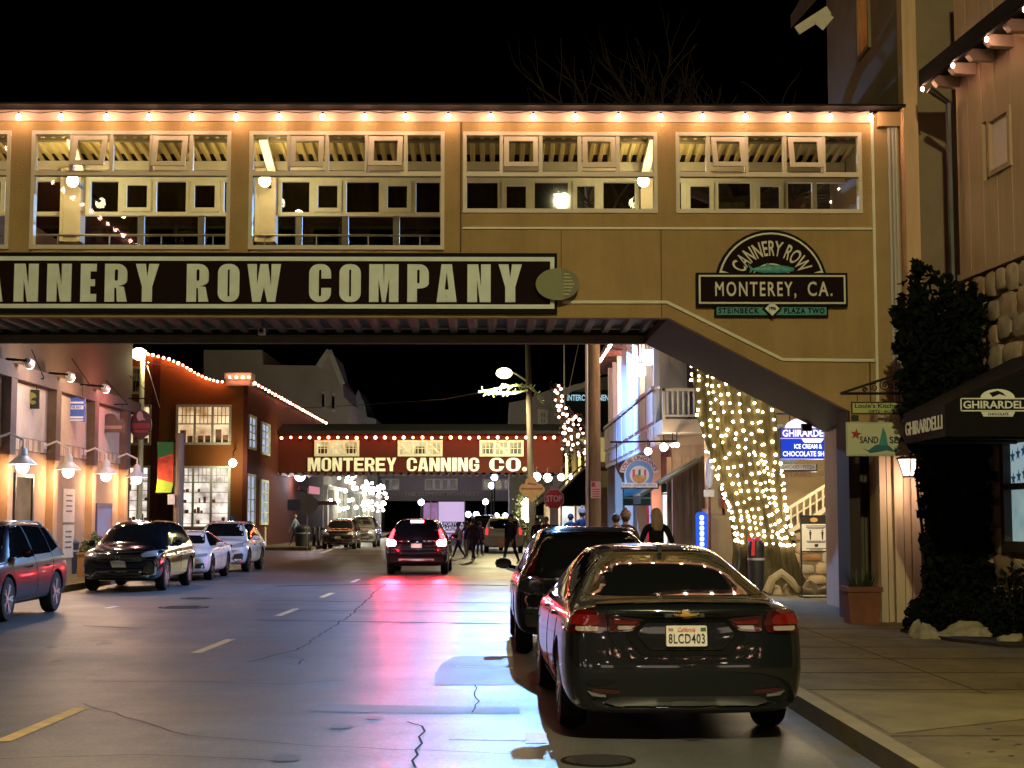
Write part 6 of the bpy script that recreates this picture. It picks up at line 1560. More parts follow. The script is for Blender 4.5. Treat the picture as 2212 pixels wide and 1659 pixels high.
# trees dressed with pink bulbs
def lit_tree(us, Y, label, r, nb_, seed):
    rg = random.Random(seed); pts = [at(u, v, Y) for u, v in us]; b = Vector((pts[0].x, Y, 0.15))
    t = thing('thin_tree', 'thin dark tree ' + label, 'tree', b)
    mb = MB(); mb.tube([b] + pts, [0.14] + [0.12 - 0.018 * k for k in range(len(pts))], 6); mb.build('trunk', M_BARK, t)
    mb = MB()
    for k in range(400):
        q = pts[rg.randrange(len(pts) - 1)]; q2 = pts[min(len(pts) - 1, pts.index(q) + 1)]; leaf(mb, q.lerp(q2, rg.random()) + Vector((rg.uniform(-r, r), rg.uniform(-r, r), rg.uniform(-.3, .3))), rg.uniform(0.06, 0.12), rg)
    mb.build('crown', mat('lit_tree_leaf', (0.05, 0.045, 0.03), 0.7, var=0.4), t, fix=False)
    bp = []
    for k in range(nb_):
        f = k / nb_ * (len(pts) - 1); i = int(f); q = pts[i].lerp(pts[min(i + 1, len(pts) - 1)], f - i)
        w = r * (0.35 + 0.65 * (1 - k / nb_)); bp.append(q + Vector((w * math.sin(k * 2.4), -0.15 + w * 0.3 * math.cos(k * 2.4), rg.uniform(-0.12, 0.12))))
    string_lights('string of pink bulbs wound up the thin tree ' + label, [bp], bp, 'pinkfar', emit('pink_bulb', (1.0, 0.52, 0.40), 14), 0.085, base=False, wire=0.01)
lit_tree([(1240, 990), (1232, 950), (1218, 905), (1208, 865), (1203, 832)], 85, 'left of the dark flagpole base', 0.42, 30, 1)
lit_tree([(1243, 980), (1240, 945), (1238, 920), (1235, 897)], 84, 'nearest the thick utility pole', 0.75, 24, 2)

# ================================================================ shops on the right between the two footbridges
t = thing('shop_building', 'pale olive lit shop building behind the black awnings, right', 'building', (5, 96, 0.15))
mb = MB(); mb.box(X(1214, 96), 12, 96, 112, 0.15, Z(945, 96)); mb.build('wall', mat('olive_wall', (0.42, 0.38, 0.2), 0.8, var=0.15, scale=0.6), t)
for u in (1222, 1236, 1250, 1264):
    mb = MB(); mb.box(X(u, 88), X(u + 5, 88), 88, 88.4, 0.15, Z(985, 88)); mb.build('post', mat('olive_post', (0.5, 0.46, 0.25), 0.7), t)
mb = MB(); mb.box(X(1218, 90), 9, 88.4, 96, Z(1010, 90), Z(1000, 90)); mb.build('porch_roof', M_SOFFIT, t)
for k, (u, v) in enumerate(((1159, 1030), (1183, 1032), (1212, 1031), (1236, 1030), (1254, 1032))):
    c = at(u, v, 86); q = thing('globe_lamp', ['leftmost globe lamp above the gold sign', 'second globe lamp, right of the gold sign', 'third globe lamp, over the stop sign', 'fourth globe lamp over the black awning', 'fifth globe lamp, next to the thick utility pole'][k], 'lamp', c, group='white globe lamps above the black awnings')
    mb = MB(); mb.ball(c, 0.24 if k < 2 else 0.19, 10, 8); mb.build('globe', emit('porch_globe', (1.0, 0.88, 0.72), 22), q, True)
    mb = MB(); mb.tube([c, c + Vector((0, 0.1, 0.55)), c + Vector((0.2, 2.2, 0.6))], 0.02, 4); mb.build('bracket', M_BLACK, q)
lamp('porch_light', at(1215, 1040, 83), (1.0, 0.85, 0.6), 450, 0.3)
t = thing('awning_shop', 'low lit shop with black awnings behind the stop sign', 'shopfront', (4.4, 66.5, 0.15))
mb = MB(); mb.box(4.1, 9, 67.2, 84, 0.15, 3.0); mb.build('wall', mat('shop_tan', (0.4, 0.31, 0.19), 0.8, var=0.15), t)
for k, (u0, u1, c_, s_) in enumerate(((1178, 1196, (1.0, 0.72, 0.35), 1.0), (1200, 1210, (1, 0.82, 0.6), 1.3), (1214, 1240, (0.85, 0.92, 0.95), 1.4), (1244, 1262, (0.9, 0.75, 0.62), 0.9))):
    mb = MB(); mb.box(X(u0, 67), X(u1, 67), 67.0, 67.1, 0.4, Z(1094, 67)); mb.build('shop_glass', emit_noise('awning_shop_glass_%d' % k, c_, tuple(q * 0.5 for q in c_), s_, 1.5), t)
for k in range(5):
    u = (1175, 1198, 1211, 1242, 1263)[k]; mb = MB(); mb.box(X(u, 66.8), X(u + 3, 66.8), 66.8, 67, 0.15, Z(1090, 67)); mb.build('mullion', M_CREAM2, t)
for k, (u0, v0, u1, v1, Y_) in enumerate(((1206, 1068, 1266, 1008, 64), (1158, 1092, 1196, 1068, 72))):
    q = thing('shop_awning', ['sloping black awning right of the stop sign', 'smaller black awning left of the stop sign'][k], 'awning', at(u0, v1, Y_))
    a_, b_ = at(u0, v0, Y_), at(u1, v1, Y_)
    mb = MB(); mb.add([a_, b_, b_ + Vector((0, 4, 0)), a_ + Vector((0, 4, 0)), a_ - Vector((0, 0, .45)), Vector((b_.x, Y_, a_.z - .45)), Vector((b_.x, Y_ + 4, a_.z - .45)), a_ + Vector((0, 4, -.45))], [(0, 1, 2, 3), (0, 4, 5, 1), (0, 3, 7, 4), (3, 2, 6, 7)]); mb.build('canopy', MATS['black_canvas'], q)
    mb = MB(); mb.tube([a_, b_, b_ + Vector((0, 0, 0.25)), a_ + Vector((0, 0, 0.25))], 0.035, 5); mb.build('frame', mat('awning_frame', (0.4, 0.33, 0.24), 0.5), q)
# ornate gold sign
q = thing('ornate_sign', 'ornate gold sign with scalloped outline left of the stop sign', 'sign', at(1150, 1085, 68))
M_GOLD = mat('gold_sign', (0.60, 0.38, 0.16), 0.5, var=0.2, scale=3)
pix_prism([(1122, 1052), (1128, 1045), (1133, 1047), (1136, 1036), (1143, 1030), (1152, 1029), (1158, 1035), (1162, 1045), (1170, 1046), (1177, 1056), (1176, 1062), (1166, 1070), (1158, 1071), (1156, 1080), (1149, 1085), (1142, 1080), (1140, 1071), (1130, 1068), (1122, 1062)], 68, 0.15, 'board', M_GOLD, q)
pix_prism([(1126, 1054), (1172, 1054), (1172, 1058), (1126, 1058)], 68, 0.19, 'ribbon', mat('gold_dark', (0.25, 0.12, 0.04), 0.5), q)
pix_prism([(1140, 1042), (1160, 1046), (1158, 1049), (1140, 1047)], 68, 0.19, 'ribbon', MATS['gold_dark'], q)
mb = MB(); mb.tube([at(1176, 1048, 68.1), at(1176, 1030, 69), at(1200, 1026, 72)], 0.04, 5); mb.build('bracket', M_BLACK, q)
lamp('gold_sign_fill', at(1150, 1048, 65.5), (1.0, 0.7, 0.4), 90, 0.1)  # added fill standing in for bounce from neighbouring lamps, no fixture
bp = [at(1130 + 4.2 * math.sin(k * 2.3) + 6, 1082 + 3.4 * k, 88 + (k % 3)) for k in range(13)]
string_lights('cluster of white globes on the greenery left of the far pole', [bp], bp, 'globe2', emit('white_globe2', (1.0, 0.92, 0.75), 22), 0.2, base=False, wire=0.02)
mb = MB()
bb_ = Vector((X(1136, 90), 90, 0.15))
t = thing('street_tree', 'small tree carrying the cluster of white globes', 'tree', bb_)
for k in range(600):
    leaf(mb, bb_ + Vector((RNG.gauss(0, 0.35), RNG.gauss(0, 0.35), RNG.uniform(0.6, 2.9))), RNG.uniform(0.06, 0.13), RNG)
mb.build('crown', mat('street_tree_leaf', (0.12, 0.13, 0.06), 0.7, var=0.4), t, fix=False)
mb = MB(); mb.tube([bb_, bb_ + Vector((0.05, 0, 1.2)), bb_ + Vector((0, 0, 2.4))], [0.08, 0.06, 0.03], 6); mb.build('trunk', M_BARK, t)
# stop sign
c = at(1197, 1078, 58.5)
t = thing('stop_sign', 'red octagonal STOP sign facing the street beyond the dark SUV', 'sign', (c.x, 58.5, 0.15))
r = 0.40
oc = lambda r_: [(c.x + r_ * math.cos(rad(22.5 + 45 * k)), c.z + r_ * math.sin(rad(22.5 + 45 * k))) for k in range(8)]
mb = MB(); mb.prism(oc(r), 58.5, 58.52); mb.build('border', mat('stop_border', (0.75, 0.55, 0.55), 0.5, var=0), t)
mb = MB(); mb.prism(oc(r * 0.93), 58.492, 58.5); mb.build('face', mat('stop_red', (0.55, 0.015, 0.02), 0.45, var=0.08), t)
lettering('STOP', (c.x, 58.49, c.z + 0.02), (1, 0, 0), (0, 0, 1), 0.60, 0.25, mat('stop_white', (0.8, 0.68, 0.68), 0.5, var=0), t, bold=0.02, depth=0.008)
mb = MB(); mb.box(c.x - 0.16, c.x + 0.16, 58.56, 58.62, 0.15, c.z + 0.5); mb.build('post', mat('sign_post_pale', (0.45, 0.42, 0.42), 0.6, var=0.15), t)
mb = MB(); mb.box(c.x - 0.19, c.x + 0.19, 58.5, 58.68, 0.15, Z(1134, 58.5)); mb.build('post_sleeve', mat('post_sleeve', (0.02, 0.02, 0.035), 0.6), t)
lamp('stop_sign_light', at(1190, 1050, 52), (1.0, 0.8, 0.75), 120, 0.1) if False else None
# ================================================================ corner restaurant with the blue-lit balcony
RX = 4.0
rs_ = thing('restaurant', 'corner restaurant with blue-lit upper balcony right of the street', 'building', (6, 48, 0.15))
M_RWALL = mat('restaurant_wall', (0.46, 0.38, 0.27), 0.8, var=0.1, scale=1.2, bump=0.15, bscale=15)
M_RPALE = mat('balcony_paint', (0.58, 0.58, 0.62), 0.6, var=0.06, scale=2)
LF = S('L', RX)
RY0, RY1 = 39.0, 57.0
# upper storey
mb = MB(); mb.box(RX + 1.3, 11, RY0 + 0.02, RY1, 3.5, 8.4); mb.build('upper_wall', mat('inner_pink_wall', (0.55, 0.38, 0.30), 0.7, var=0.1), rs_)
mb = MB(); mb.box(RX, RX + 1.3, RY0, RY1, 3.5, 3.62); mb.build('balcony_floor', M_RPALE, rs_)
mb = MB(); mb.box(RX, RX + 0.12, RY0, RY1, 3.62, 4.95); mb.build('balcony_wall', M_RPALE, rs_)
ny = 9
for k in range(ny):
    y0 = RY0 + 0.15 + k * 2.0; mb = MB(); mb.box(RX - 0.05, RX, y0, y0 + 1.7, 4.12, 4.88); mb.build('panel', M_RPALE, rs_)
    mb = MB(); mb.box(RX - 0.09, RX, y0 - 0.05, y0 + 1.75, 4.93, 5.02); mb.build('sill', mat('balcony_trim', (0.35, 0.33, 0.33), 0.6), rs_)
    for j in range(3):
        mb = MB(); mb.box(RX - 0.04, RX, y0 + 0.08 + j * 0.56, y0 + 0.5 + j * 0.56, 3.66, 4.0); mb.build('bracket_board', M_RPALE, rs_)
    mb = MB(); mb.box(RX - 0.02, RX + 0.13, y0 - 0.15, y0 + 0.12, 5.02, 7.05); mb.build('column', M_RPALE, rs_)
    mb = MB(); mb.box(RX + 1.22, RX + 1.3, y0 + 0.3, y0 + 1.5, 4.7, 6.7); mb.build('window_pane', M_BLACK if k % 3 else emit_noise('warm_room', (1.0, 0.6, 0.4), (0.5, 0.25, 0.2), 0.9, 1), rs_)
mb = MB(); mb.prism_x([(RY0 - 0.6, 7.05), (RY1 + 0.5, 7.05), (RY1 + 0.5, 7.2), (RY0 - 0.6, 7.2)], RX - 0.45, RX + 1.3); mb.prism_x([(RY0 - 0.6, 7.2), (RY1 + 0.5, 7.2), (RY1 + 0.5, 7.3), (RY0 - 0.6, 7.3)], RX - 0.5, 11)
mb.prism([(RX - 0.5, 7.3), (11, 7.3), (11, 10.5), (7.5, 10.5)], RY0 - 0.5, RY1 + 0.5)
mb.build('roof', mat('roof_redwood', (0.16, 0.07, 0.05), 0.8, var=0.15), rs_)
for k, (u, v, Y_) in enumerate(((1386, 800, 41.5), (1402, 772, 40.2), (1378, 780, 44))):
    c = at(u, v, Y_); q = thing('pendant_lamp', ['left globe lamp inside the blue-lit balcony', 'largest globe lamp at the balcony corner', 'small globe lamp deep inside the blue-lit balcony'][k], 'lamp', c, group='globe lamps inside the restaurant balcony')
    mb = MB(); mb.ball(c, (0.17, 0.21, 0.12)[k], 12, 8); mb.build('globe', emit('balcony_globe', (1.0, 0.84, 0.66), 12), q, True)
    mb = MB(); mb.tube([c + Vector((0, 0, 0.15)), Vector((c.x, c.y, 7.05))], 0.012, 4); mb.build('cord', M_BLACK, q)
lamp('balcony_light', (RX + 0.75, 42, 6.2), (1.0, 0.62, 0.42), 260, 0.15)
lamp('balcony_light', (RX + 0.75, 50, 6.2), (1.0, 0.58, 0.42), 260, 0.15)
bp = [Vector((RX - 0.5, RY0 - 0.5 + 0.55 * k, 7.02)) for k in range(34)]
string_lights('string of bulbs along the eave of the corner restaurant', [bp], bp, 'rest', emit('rest_bulb', (1.0, 0.6, 0.42), 25), 0.05, base=False, wire=0.01)
# face toward the bridge, with the railed balcony
xa, xb = RX + 0.12, 5.9
mb = MB(); mb.box(xa, xb + 3, RY0 - 0.02, RY0 + 0.02, 3.5, 8.4); mb.build('end_wall', M_RWALL, rs_)
for k in range(9):
    x0 = xa + 0.05 + k * 0.2; mb = MB(); mb.box(x0 + 0.005, x0 + 0.195, RY0 - 0.05 - 0.008 * (k % 2), RY0 - 0.021, 5.6, 8.3); mb.build('plank', mat('end_planks', (0.50, 0.40, 0.29), 0.75, var=0.18, scale=2, streak=True), rs_)
by = 37.2
bz0, bz1 = Z(934, by), Z(905, by)
bxa, bxb = X(1432, by), X(1524, by)
bal = MB(); bal.box(bxa, bxb, by, RY0 - 0.06, bz0, bz1); bal.build('balcony_slab', mat('balcony_cream', (0.50, 0.45, 0.36), 0.75, var=0.1), rs_)
zr = Z(838, by)
mb = MB()
mb.box(bxa, bxb, by, by + 0.08, zr - 0.07, zr); mb.box(bxa, bxb, by + 0.01, by + 0.07, bz1 + 0.06, bz1 + 0.11); mb.box(bxa, bxa + 0.07, by, by + 0.07, bz1, zr); mb.box(bxb - 0.07, bxb, by, by + 0.07, bz1, zr)
mb.box(bxb - 0.08, bxb, by + 0.08, RY0, zr - 0.07, zr)
rl = mb.build('railing', M_CREAM, rs_)
nn = 8
for k in range(1, nn):
    x0 = bxa + (bxb - bxa) * k / nn; mb = MB(); mb.box(x0 - 0.02, x0 + 0.02, by + 0.02, by + 0.06, bz1 + 0.11, zr - 0.07); mb.build('baluster', M_CREAM, rl)
mb = MB(); mb.box(X(1486, RY0 - 0.1), X(1512, RY0 - 0.1), RY0 - 0.09, RY0 - 0.05, bz1, bz1 + 1.9); mb.build('balcony_door', mat('dark_brown_door', (0.07, 0.035, 0.03), 0.5), rs_)
# ground floor
GX = 4.75
mb = MB(); mb.box(GX, 11, RY0 + 0.3, RY1, 0.15, 3.5); mb.build('ground_wall', mat('stone_tan_wall', (0.34, 0.26, 0.17), 0.85, var=0.3, scale=1.2, bump=0.4, bscale=8), rs_)
for y in (40.5, 44.5, 49, 53, 56.6):
    mb = MB(); mb.box(RX + 0.05, RX + 0.3, y, y + 0.28, 0.15, 3.5); mb.build('pier', M_RWALL, rs_)
mb = MB(); mb.box(xa + 0.3, xb + 3, RY0 - 0.1, RY0 + 0.3, 0.15, 3.5); mb.build('corner_wall', mat('corner_planks', (0.36, 0.28, 0.19), 0.8, var=0.25, scale=2, streak=True), rs_)
GF_ = S('F', RY0 - 0.1)
for k, (u0, u1) in enumerate(((1440, 1450), (1455, 1470), (1476, 1488), (1492, 1500), (1508, 1516))):
    mb = MB(); mb.box(X(u0, 38.9), X(u1, 38.9), RY0 - 0.14 - 0.02 * (k % 2), RY0 - 0.1, 0.15, 3.2); mb.build('plank', mat('driftwood_plank', (0.42, 0.31, 0.2), 0.85, var=0.4, scale=2.5, streak=True), rs_)
# red-lit door and bright side window along the street
e_red = emit_noise('red_room', (0.75, 0.03, 0.07), (0.15, 0.01, 0.02), 0.9, 1.6)
for y0, y1, em, z1 in ((47.0, 49.4, e_red, 2.9), (44.6, 46.4, emit_noise('pink_room', (1.0, 0.5, 0.45), (0.6, 0.22, 0.2), 0.8, 1.5), 2.6), (41.3, 43.6, emit_noise('white_room', (1.0, 0.92, 0.9), (0.6, 0.5, 0.5), 1.5, 1.2), 2.6)):
    mb = MB(); mb.box(GX - 0.06, GX, y0, y1, 0.2, z1)
    for a, b in ((y0 - 0.18, y0), (y1, y1 + 0.18)): mb.box(GX - 0.14, GX, a, b, 0.15, z1 + 0.2)
    mb.box(GX - 0.14, GX, y0, y1, z1, z1 + 0.2)
    w = mb.build('door', mat('door_surround', (0.55, 0.42, 0.36), 0.6), rs_)
    m2 = MB(); m2.box(GX - 0.075, GX - 0.062, y0, y1, 0.2, z1); m2.build('pane', em, w)
for k, (u0, u1, v0, v1, Y_) in enumerate(((1346, 1412, 1052, 1092, 43.5), (1412, 1454, 1042, 1062, 41.5))):
    q = thing('valance', ['dark green awning valance over the red-lit restaurant door', 'small dark green valance right of the first, before the bright window'][k], 'awning', at(u0, v1, Y_))
    a_, b_ = at(u0, v1, Y_), at(u1, v0, Y_)
    mb = MB(); mb.add([(a_.x, Y_, a_.z), (b_.x, Y_, a_.z), (b_.x, Y_, b_.z - 0.12), (a_.x, Y_, b_.z - 0.3), (a_.x + .2, Y_ + 1.6, b_.z + .15), (b_.x + .2, Y_ + 1.6, b_.z + .25)], [(0, 1, 2, 3), (3, 2, 5, 4)]); mb.build('cloth', mat('green_canvas', (0.010, 0.035, 0.035), 0.7, var=0.15), q)
    mb = MB(); mb.box(a_.x, b_.x, Y_ - 0.01, Y_ + 0.02, b_.z - 0.33, b_.z - 0.29); mb.build('batten', mat('green_batten', (0.08, 0.16, 0.12), 0.6), q)
q = thing('shop_awning', 'long sloping dark awning between the restaurant and the lit tree', 'awning', at(1460, 1060, 37))
a_, b_ = at(1384, 1070, 36.6), at(1526, 984, 36.6)
mb = MB(); mb.add([a_, b_, b_ + Vector((0, 2, 0)), a_ + Vector((0, 2, 0)), a_ - Vector((0, 0, .2)), a_ + Vector((0, 2, -.2))], [(0, 1, 2, 3), (0, 3, 5, 4)]); mb.build('canopy', mat('green_canvas', (0, 0, 0)), q)
mb = MB(); mb.tube([a_, b_], 0.05, 6); mb.tube([a_ + Vector((0, 2, 0)), b_ + Vector((0, 2, 0))], 0.04, 6); mb.build('frame', mat('awning_pipe', (0.16, 0.17, 0.12), 0.5), q)
lamp('eave_light', at(1420, 990, 36.8), (1.0, 0.68, 0.42), 90, 0.08)
lamp('door_light', at(1400, 1090, 40), (1.0, 0.4, 0.35), 30, 0.1)
for k, (u, v) in enumerate(((1434, 966), (1453, 959), (1462, 961), (1400, 975))):
    c = at(u, v, 37.6 - 0.2 * k); q = thing('ceiling_lamp', ['largest bright lamp under the balcony overhang', 'small bright lamp right of the largest under the overhang', 'rightmost small lamp under the balcony overhang', 'lamp just above the round restaurant sign'][k], 'lamp', c, group='lamps under the balcony overhang')
    mb = MB(); mb.ball(c, (0.10, 0.075, 0.06, 0.09)[k], 10, 8); mb.build('globe', emit('overhang_globe', (1.0, 0.8, 0.68), 25), q, True)
    mb = MB(); mb.tube([c, Vector((c.x, c.y, c.z + 0.3))], 0.015, 4); mb.build('stem', M_BLACK, q)
# round hanging sign
LY = 35.6
q = thing('hanging_sign', "round blue hanging sign with arched name LOUIE LINGUINI'S", 'sign', at(1380, 1052, LY))
c = at(1381, 1026, LY); sc_ = LY / FPX
disc = lambda r, s_=1: [(c.x + r * sc_ * math.cos(a * math.pi / 16), c.z + r * sc_ * s_ * math.sin(a * math.pi / 16)) for a in range(32)]
mb = MB(); mb.prism(disc(30), LY - 0.02, LY + 0.03); mb.build('disc', mat('ring_blue', (0.10, 0.26, 0.62), 0.5, var=0.08), q)
mb = MB(); mb.prism(disc(21, 0.95), LY - 0.03, LY - 0.02); mb.build('picture_field', mat('picture_white', (0.62, 0.6, 0.62), 0.5, var=0.1), q)
for k, (u0, u1, mm) in enumerate(((1366, 1372, mat('stripe_red', (0.5, 0.06, 0.08), 0.5)), (1379, 1384, mat('stripe_dark', (0.05, 0.08, 0.07), 0.5)), (1391, 1396, MATS['stripe_red']))):
    pix_prism([(u0, 1014), (u1, 1014), (u1, 1034), (u0, 1034)], LY - 0.03, 0.008, 'stripe', mm, q)
mb = MB(); mb.prism(arc_pts(c.x, c.z - 6 * sc_, 15 * sc_, 12 * sc_, 180, 360, 10), LY - 0.05, LY - 0.031); mb.build('bowl', mat('bowl_tan', (0.5, 0.25, 0.1), 0.6, var=0.4, scale=12), q)
mb = MB()
for k in range(10): mb.tube([c + Vector(((k - 4.5) * 2.6 * sc_, -0.04, -6 * sc_)), c + Vector(((k - 4.5) * 2.2 * sc_ + 0.02, -0.045, -1 * sc_)), c + Vector(((k - 4.2) * 2.4 * sc_, -0.04, -5 * sc_))], 0.012, 4)
mb.build('pasta', mat('pasta', (0.62, 0.42, 0.16), 0.6), q)
outer = arc_pts(c.x, c.z, 43 * sc_, 43 * sc_, 8, 172, 16); inner = list(reversed(arc_pts(c.x, c.z, 31 * sc_, 31 * sc_, 8, 172, 16)))
mb = MB(); mb.prism(outer + inner, LY - 0.015, LY + 0.02); mb.build('name_arch', mat('arch_pink', (0.62, 0.45, 0.48), 0.5, var=0.1), q)
lettering("LOUIE LINGUINI'S", (c.x, LY - 0.018, c.z + 37 * sc_), (1, 0, 0), (0, 0, 1), 98 * sc_, 9 * sc_, mat('arch_letters', (0.08, 0.01, 0.03), 0.5), q, bold=0.02, arc=37 * sc_, depth=0.006)
mb = MB(); a_, b_ = at(1343, 1053, LY), at(1420, 1043, LY); mb.box(a_.x, b_.x, LY - 0.04, LY, a_.z, b_.z); mb.build('name_plate', mat('plate_white', (0.66, 0.66, 0.72), 0.5, var=0.05), q)
mb = MB(); mb.box(a_.x - 0.02, b_.x + 0.03, LY - 0.02, LY + 0.03, a_.z - 0.035, a_.z); mb.box(b_.x, b_.x + 0.03, LY - 0.02, LY + 0.03, a_.z, b_.z); mb.build('plate_edge', M_BLACK, q)
lettering('PASTA - SEAFOOD - PIZZA', ((a_.x + b_.x) / 2, LY - 0.042, (a_.z + b_.z) / 2), (1, 0, 0), (0, 0, 1), 70 * sc_, 5.5 * sc_, mat('plate_letters', (0.2, 0.22, 0.4), 0.5), q, bold=0.02, depth=0.004)
mb = MB(); mb.tube([at(1318, 955, LY), at(1458, 953, LY)], 0.025, 6)
for u in (1332, 1403): mb.tube([at(u, 954, LY), at(u, 1004, LY)], 0.012, 4)
mb.tube([at(1458, 953, LY), Vector((at(1458, 953, LY).x, RY0, at(1458, 953, LY).z))], 0.03, 5); mb.build('bracket', M_BLACK, q)
lamp('round_sign_fill', at(1385, 1015, 33.0), (0.95, 0.88, 1.0), 70, 0.05)  # added fill to brighten the round sign, no fixture
# blue lit upright sign
c = at(1515, 1146, 35.0)
q = thing('lit_sign', 'upright blue lit sign with a white column of letters', 'sign', (c.x, 35, Z(1188, 35)))
mb = MB(); mb.prism(rrect(X(1503, 35), Z(1188, 35), X(1527, 35), Z(1106, 35), 0.08), 35.0, 35.15); mb.build('case', emit('blue_lightbox', (0.03, 0.12, 0.75), 1.1), q)
for k in range(6):
    zz = Z(1118 + k * 11.5, 35); mb = MB(); mb.prism(rrect(X(1510, 35), zz - 0.05, X(1519, 35), zz + 0.05, 0.03, 3), 34.98, 35.0); mb.build('letter', emit('lightbox_letters', (0.75, 0.85, 1.0), 2.2), q)
# tan corner pier with red ribbon
q = thing('stone_pier', 'tan stuccoed pier with a red ribbon left of the lit tree trunk', 'pier', at(1558, 1270, 35.4))
x0, x1 = X(1530, 35.4), X(1598, 35.4)
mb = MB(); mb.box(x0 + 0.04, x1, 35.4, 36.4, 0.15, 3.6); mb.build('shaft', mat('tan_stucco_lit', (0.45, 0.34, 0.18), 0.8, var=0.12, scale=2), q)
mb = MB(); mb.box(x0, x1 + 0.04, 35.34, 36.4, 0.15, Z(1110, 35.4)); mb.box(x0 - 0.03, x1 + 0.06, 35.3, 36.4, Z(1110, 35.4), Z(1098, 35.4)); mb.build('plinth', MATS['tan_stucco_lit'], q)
mb = MB(); mb.prism([(X(1556, 35.3), Z(1050, 35.3)), (X(1562, 35.3), Z(1050, 35.3)), (X(1565, 35.3), Z(1112, 35.3)), (X(1559, 35.3), Z(1112, 35.3))], 35.3, 35.33); mb.build('ribbon', mat('ribbon_red', (0.35, 0.03, 0.02), 0.6), q)
q = thing('lamp_post', 'slim lamp post with white and blue head left of the lit tree', 'lamp post', at(1535, 1110, 34.5))
c = at(1532, 1020, 34.5)
mb = MB(); mb.tube([(c.x, 34.5, 0.15), (c.x, 34.5, c.z)], 0.03, 6); mb.build('pole', mat('dark_red_post', (0.16, 0.04, 0.03), 0.6), q)
mb = MB(); mb.lathe([(0.03, -0.35), (0.09, -0.25), (0.09, 0.2), (0.02, 0.35)], c, 10); mb.build('lamp_head', mat('lamp_head_pale', (0.6, 0.62, 0.75), 0.4), q, True)
mb = MB(); mb.box(X(1520, 34.4), X(1542, 34.4), 34.4, 34.45, Z(1073, 34.4), Z(1058, 34.4)); mb.build('number_plate', M_WHT, q)

# ================================================================ stair house: tan wall, outside stair, stone base
sh = thing('stair_house', 'tan house with outside stair and stone base behind the footbridge leg', 'building', (7, 35, 0.15))
M_TAN = mat('lit_tan_wall', (0.52, 0.38, 0.20), 0.8, var=0.1, scale=1.5, bump=0.15, bscale=20)
mb = MB(); mb.box(X(1598, 36), 12, 36, 40, 0.15, 8.5); mb.build('wall', M_TAN, sh)
SYR = 34.2
r0, r1 = at(1692, 1118, SYR), at(1795, 1052, SYR)
sl = (r1.z - r0.z) / (r1.x - r0.x)
drop = Z(1045, SYR) - Z(1100, SYR)
mb = MB(); e0 = r0 + Vector((-0.05, 0, -drop + 0.14)); e1 = r1 + Vector((0.6, 0, -drop + 0.14 + 0.6 * sl)); mb.beam(e0, e1, 0.08, 0.1); mb.beam(r0 + Vector((-0.05, 0, 0.1)), r1 + Vector((0.6, 0, 0.1 + 0.6 * sl)), 0.09, 0.07)
rl = mb.build('stair_railing', M_CREAM, sh)
for k in range(11):
    x = r0.x + (r1.x + 0.5 - r0.x) * (k + 0.2) / 11; zt_ = r0.z + (x - r0.x) * sl + 0.1
    mb = MB(); mb.box(x - 0.022, x + 0.022, SYR - 0.02, SYR + 0.02, zt_ - drop + 0.06, zt_); mb.build('baluster', M_CREAM, rl)
mb = MB(); mb.beam(r0 + Vector((-0.05, 0.02, -drop * 0.42 + 0.1)), r1 + Vector((0.6, 0.02, -drop * 0.42 + 0.1 + 0.6 * sl)), 0.03, 0.035); mb.build('mid_rail', M_CREAM, rl)
nst = 9
for k in range(nst):
    x = r0.x + 0.25 * k; mb = MB(); mb.box(x, x + 0.27, SYR + 0.06, 36, r0.z - drop + (x - r0.x) * sl - 0.02, r0.z - drop + (x - r0.x) * sl + 0.06); mb.build('stair_tread', M_CREAM2, sh)
mb = MB()
ply = [(r0.x - 0.3, 0.15), (r1.x + 1.2, 0.15), (r1.x + 1.2, r1.z - drop + 1.2 * sl), (r0.x - 0.3, r0.z - drop - 0.3 * sl)]
mb.prism(ply, SYR + 0.06, SYR + 0.4); mb.build('stone_base', M_MORTAR, sh)
fnS = lambda a, b, c=0.0: Vector((a, SYR + 0.06 - c, b))
M_SAVE = M_STONES[:]
M_STONES[:] = [mat('warm_stone', (0.48, 0.36, 0.2), 0.9, var=0.25, scale=4, bump=0.4, bscale=14), mat('pale_stone', (0.42, 0.36, 0.25), 0.9, var=0.25, scale=4, bump=0.4, bscale=14), mat('rust_stone', (0.34, 0.19, 0.08), 0.9, var=0.25, scale=4, bump=0.4, bscale=14)]
stone_wall(sh, fnS, r0.x - 0.25, r1.x + 0.5, 0.18, r1.z - drop + 0.5 * sl, 0.24, random.Random(8), lambda a, b: b > r0.z - drop + (a - r0.x) * sl - 0.12)
M_STONES[:] = M_SAVE
lamp('stair_fill', at(1765, 1030, 32.7), (1.0, 0.78, 0.46), 150, 0.12)  # added fill for the stair wall, no fixture
lamp('stair_fill', at(1742, 930, 27.5), (1.0, 0.82, 0.52), 480, 0.1, 100, (0, 1, -0.5), 0.6)  # second added fill, brightens the poster and stair house
q = thing('floodlight', 'added fill light box under the diagonal brace aimed at the stair house', 'floodlight', at(1742, 928, 27.36))  # made-up fixture to carry the added fill
c = at(1742, 924, 27.36); mb = MB(); mb.box(c.x - 0.09, c.x + 0.09, c.y - 0.06, c.y + 0.06, c.z - 0.06, c.z + 0.07); mb.build('housing', M_BLACK, q)
mb = MB(); mb.box(c.x - 0.07, c.x + 0.07, c.y + 0.06, c.y + 0.07, c.z - 0.05, c.z + 0.05); mb.build('lens', E_LAMP, q)
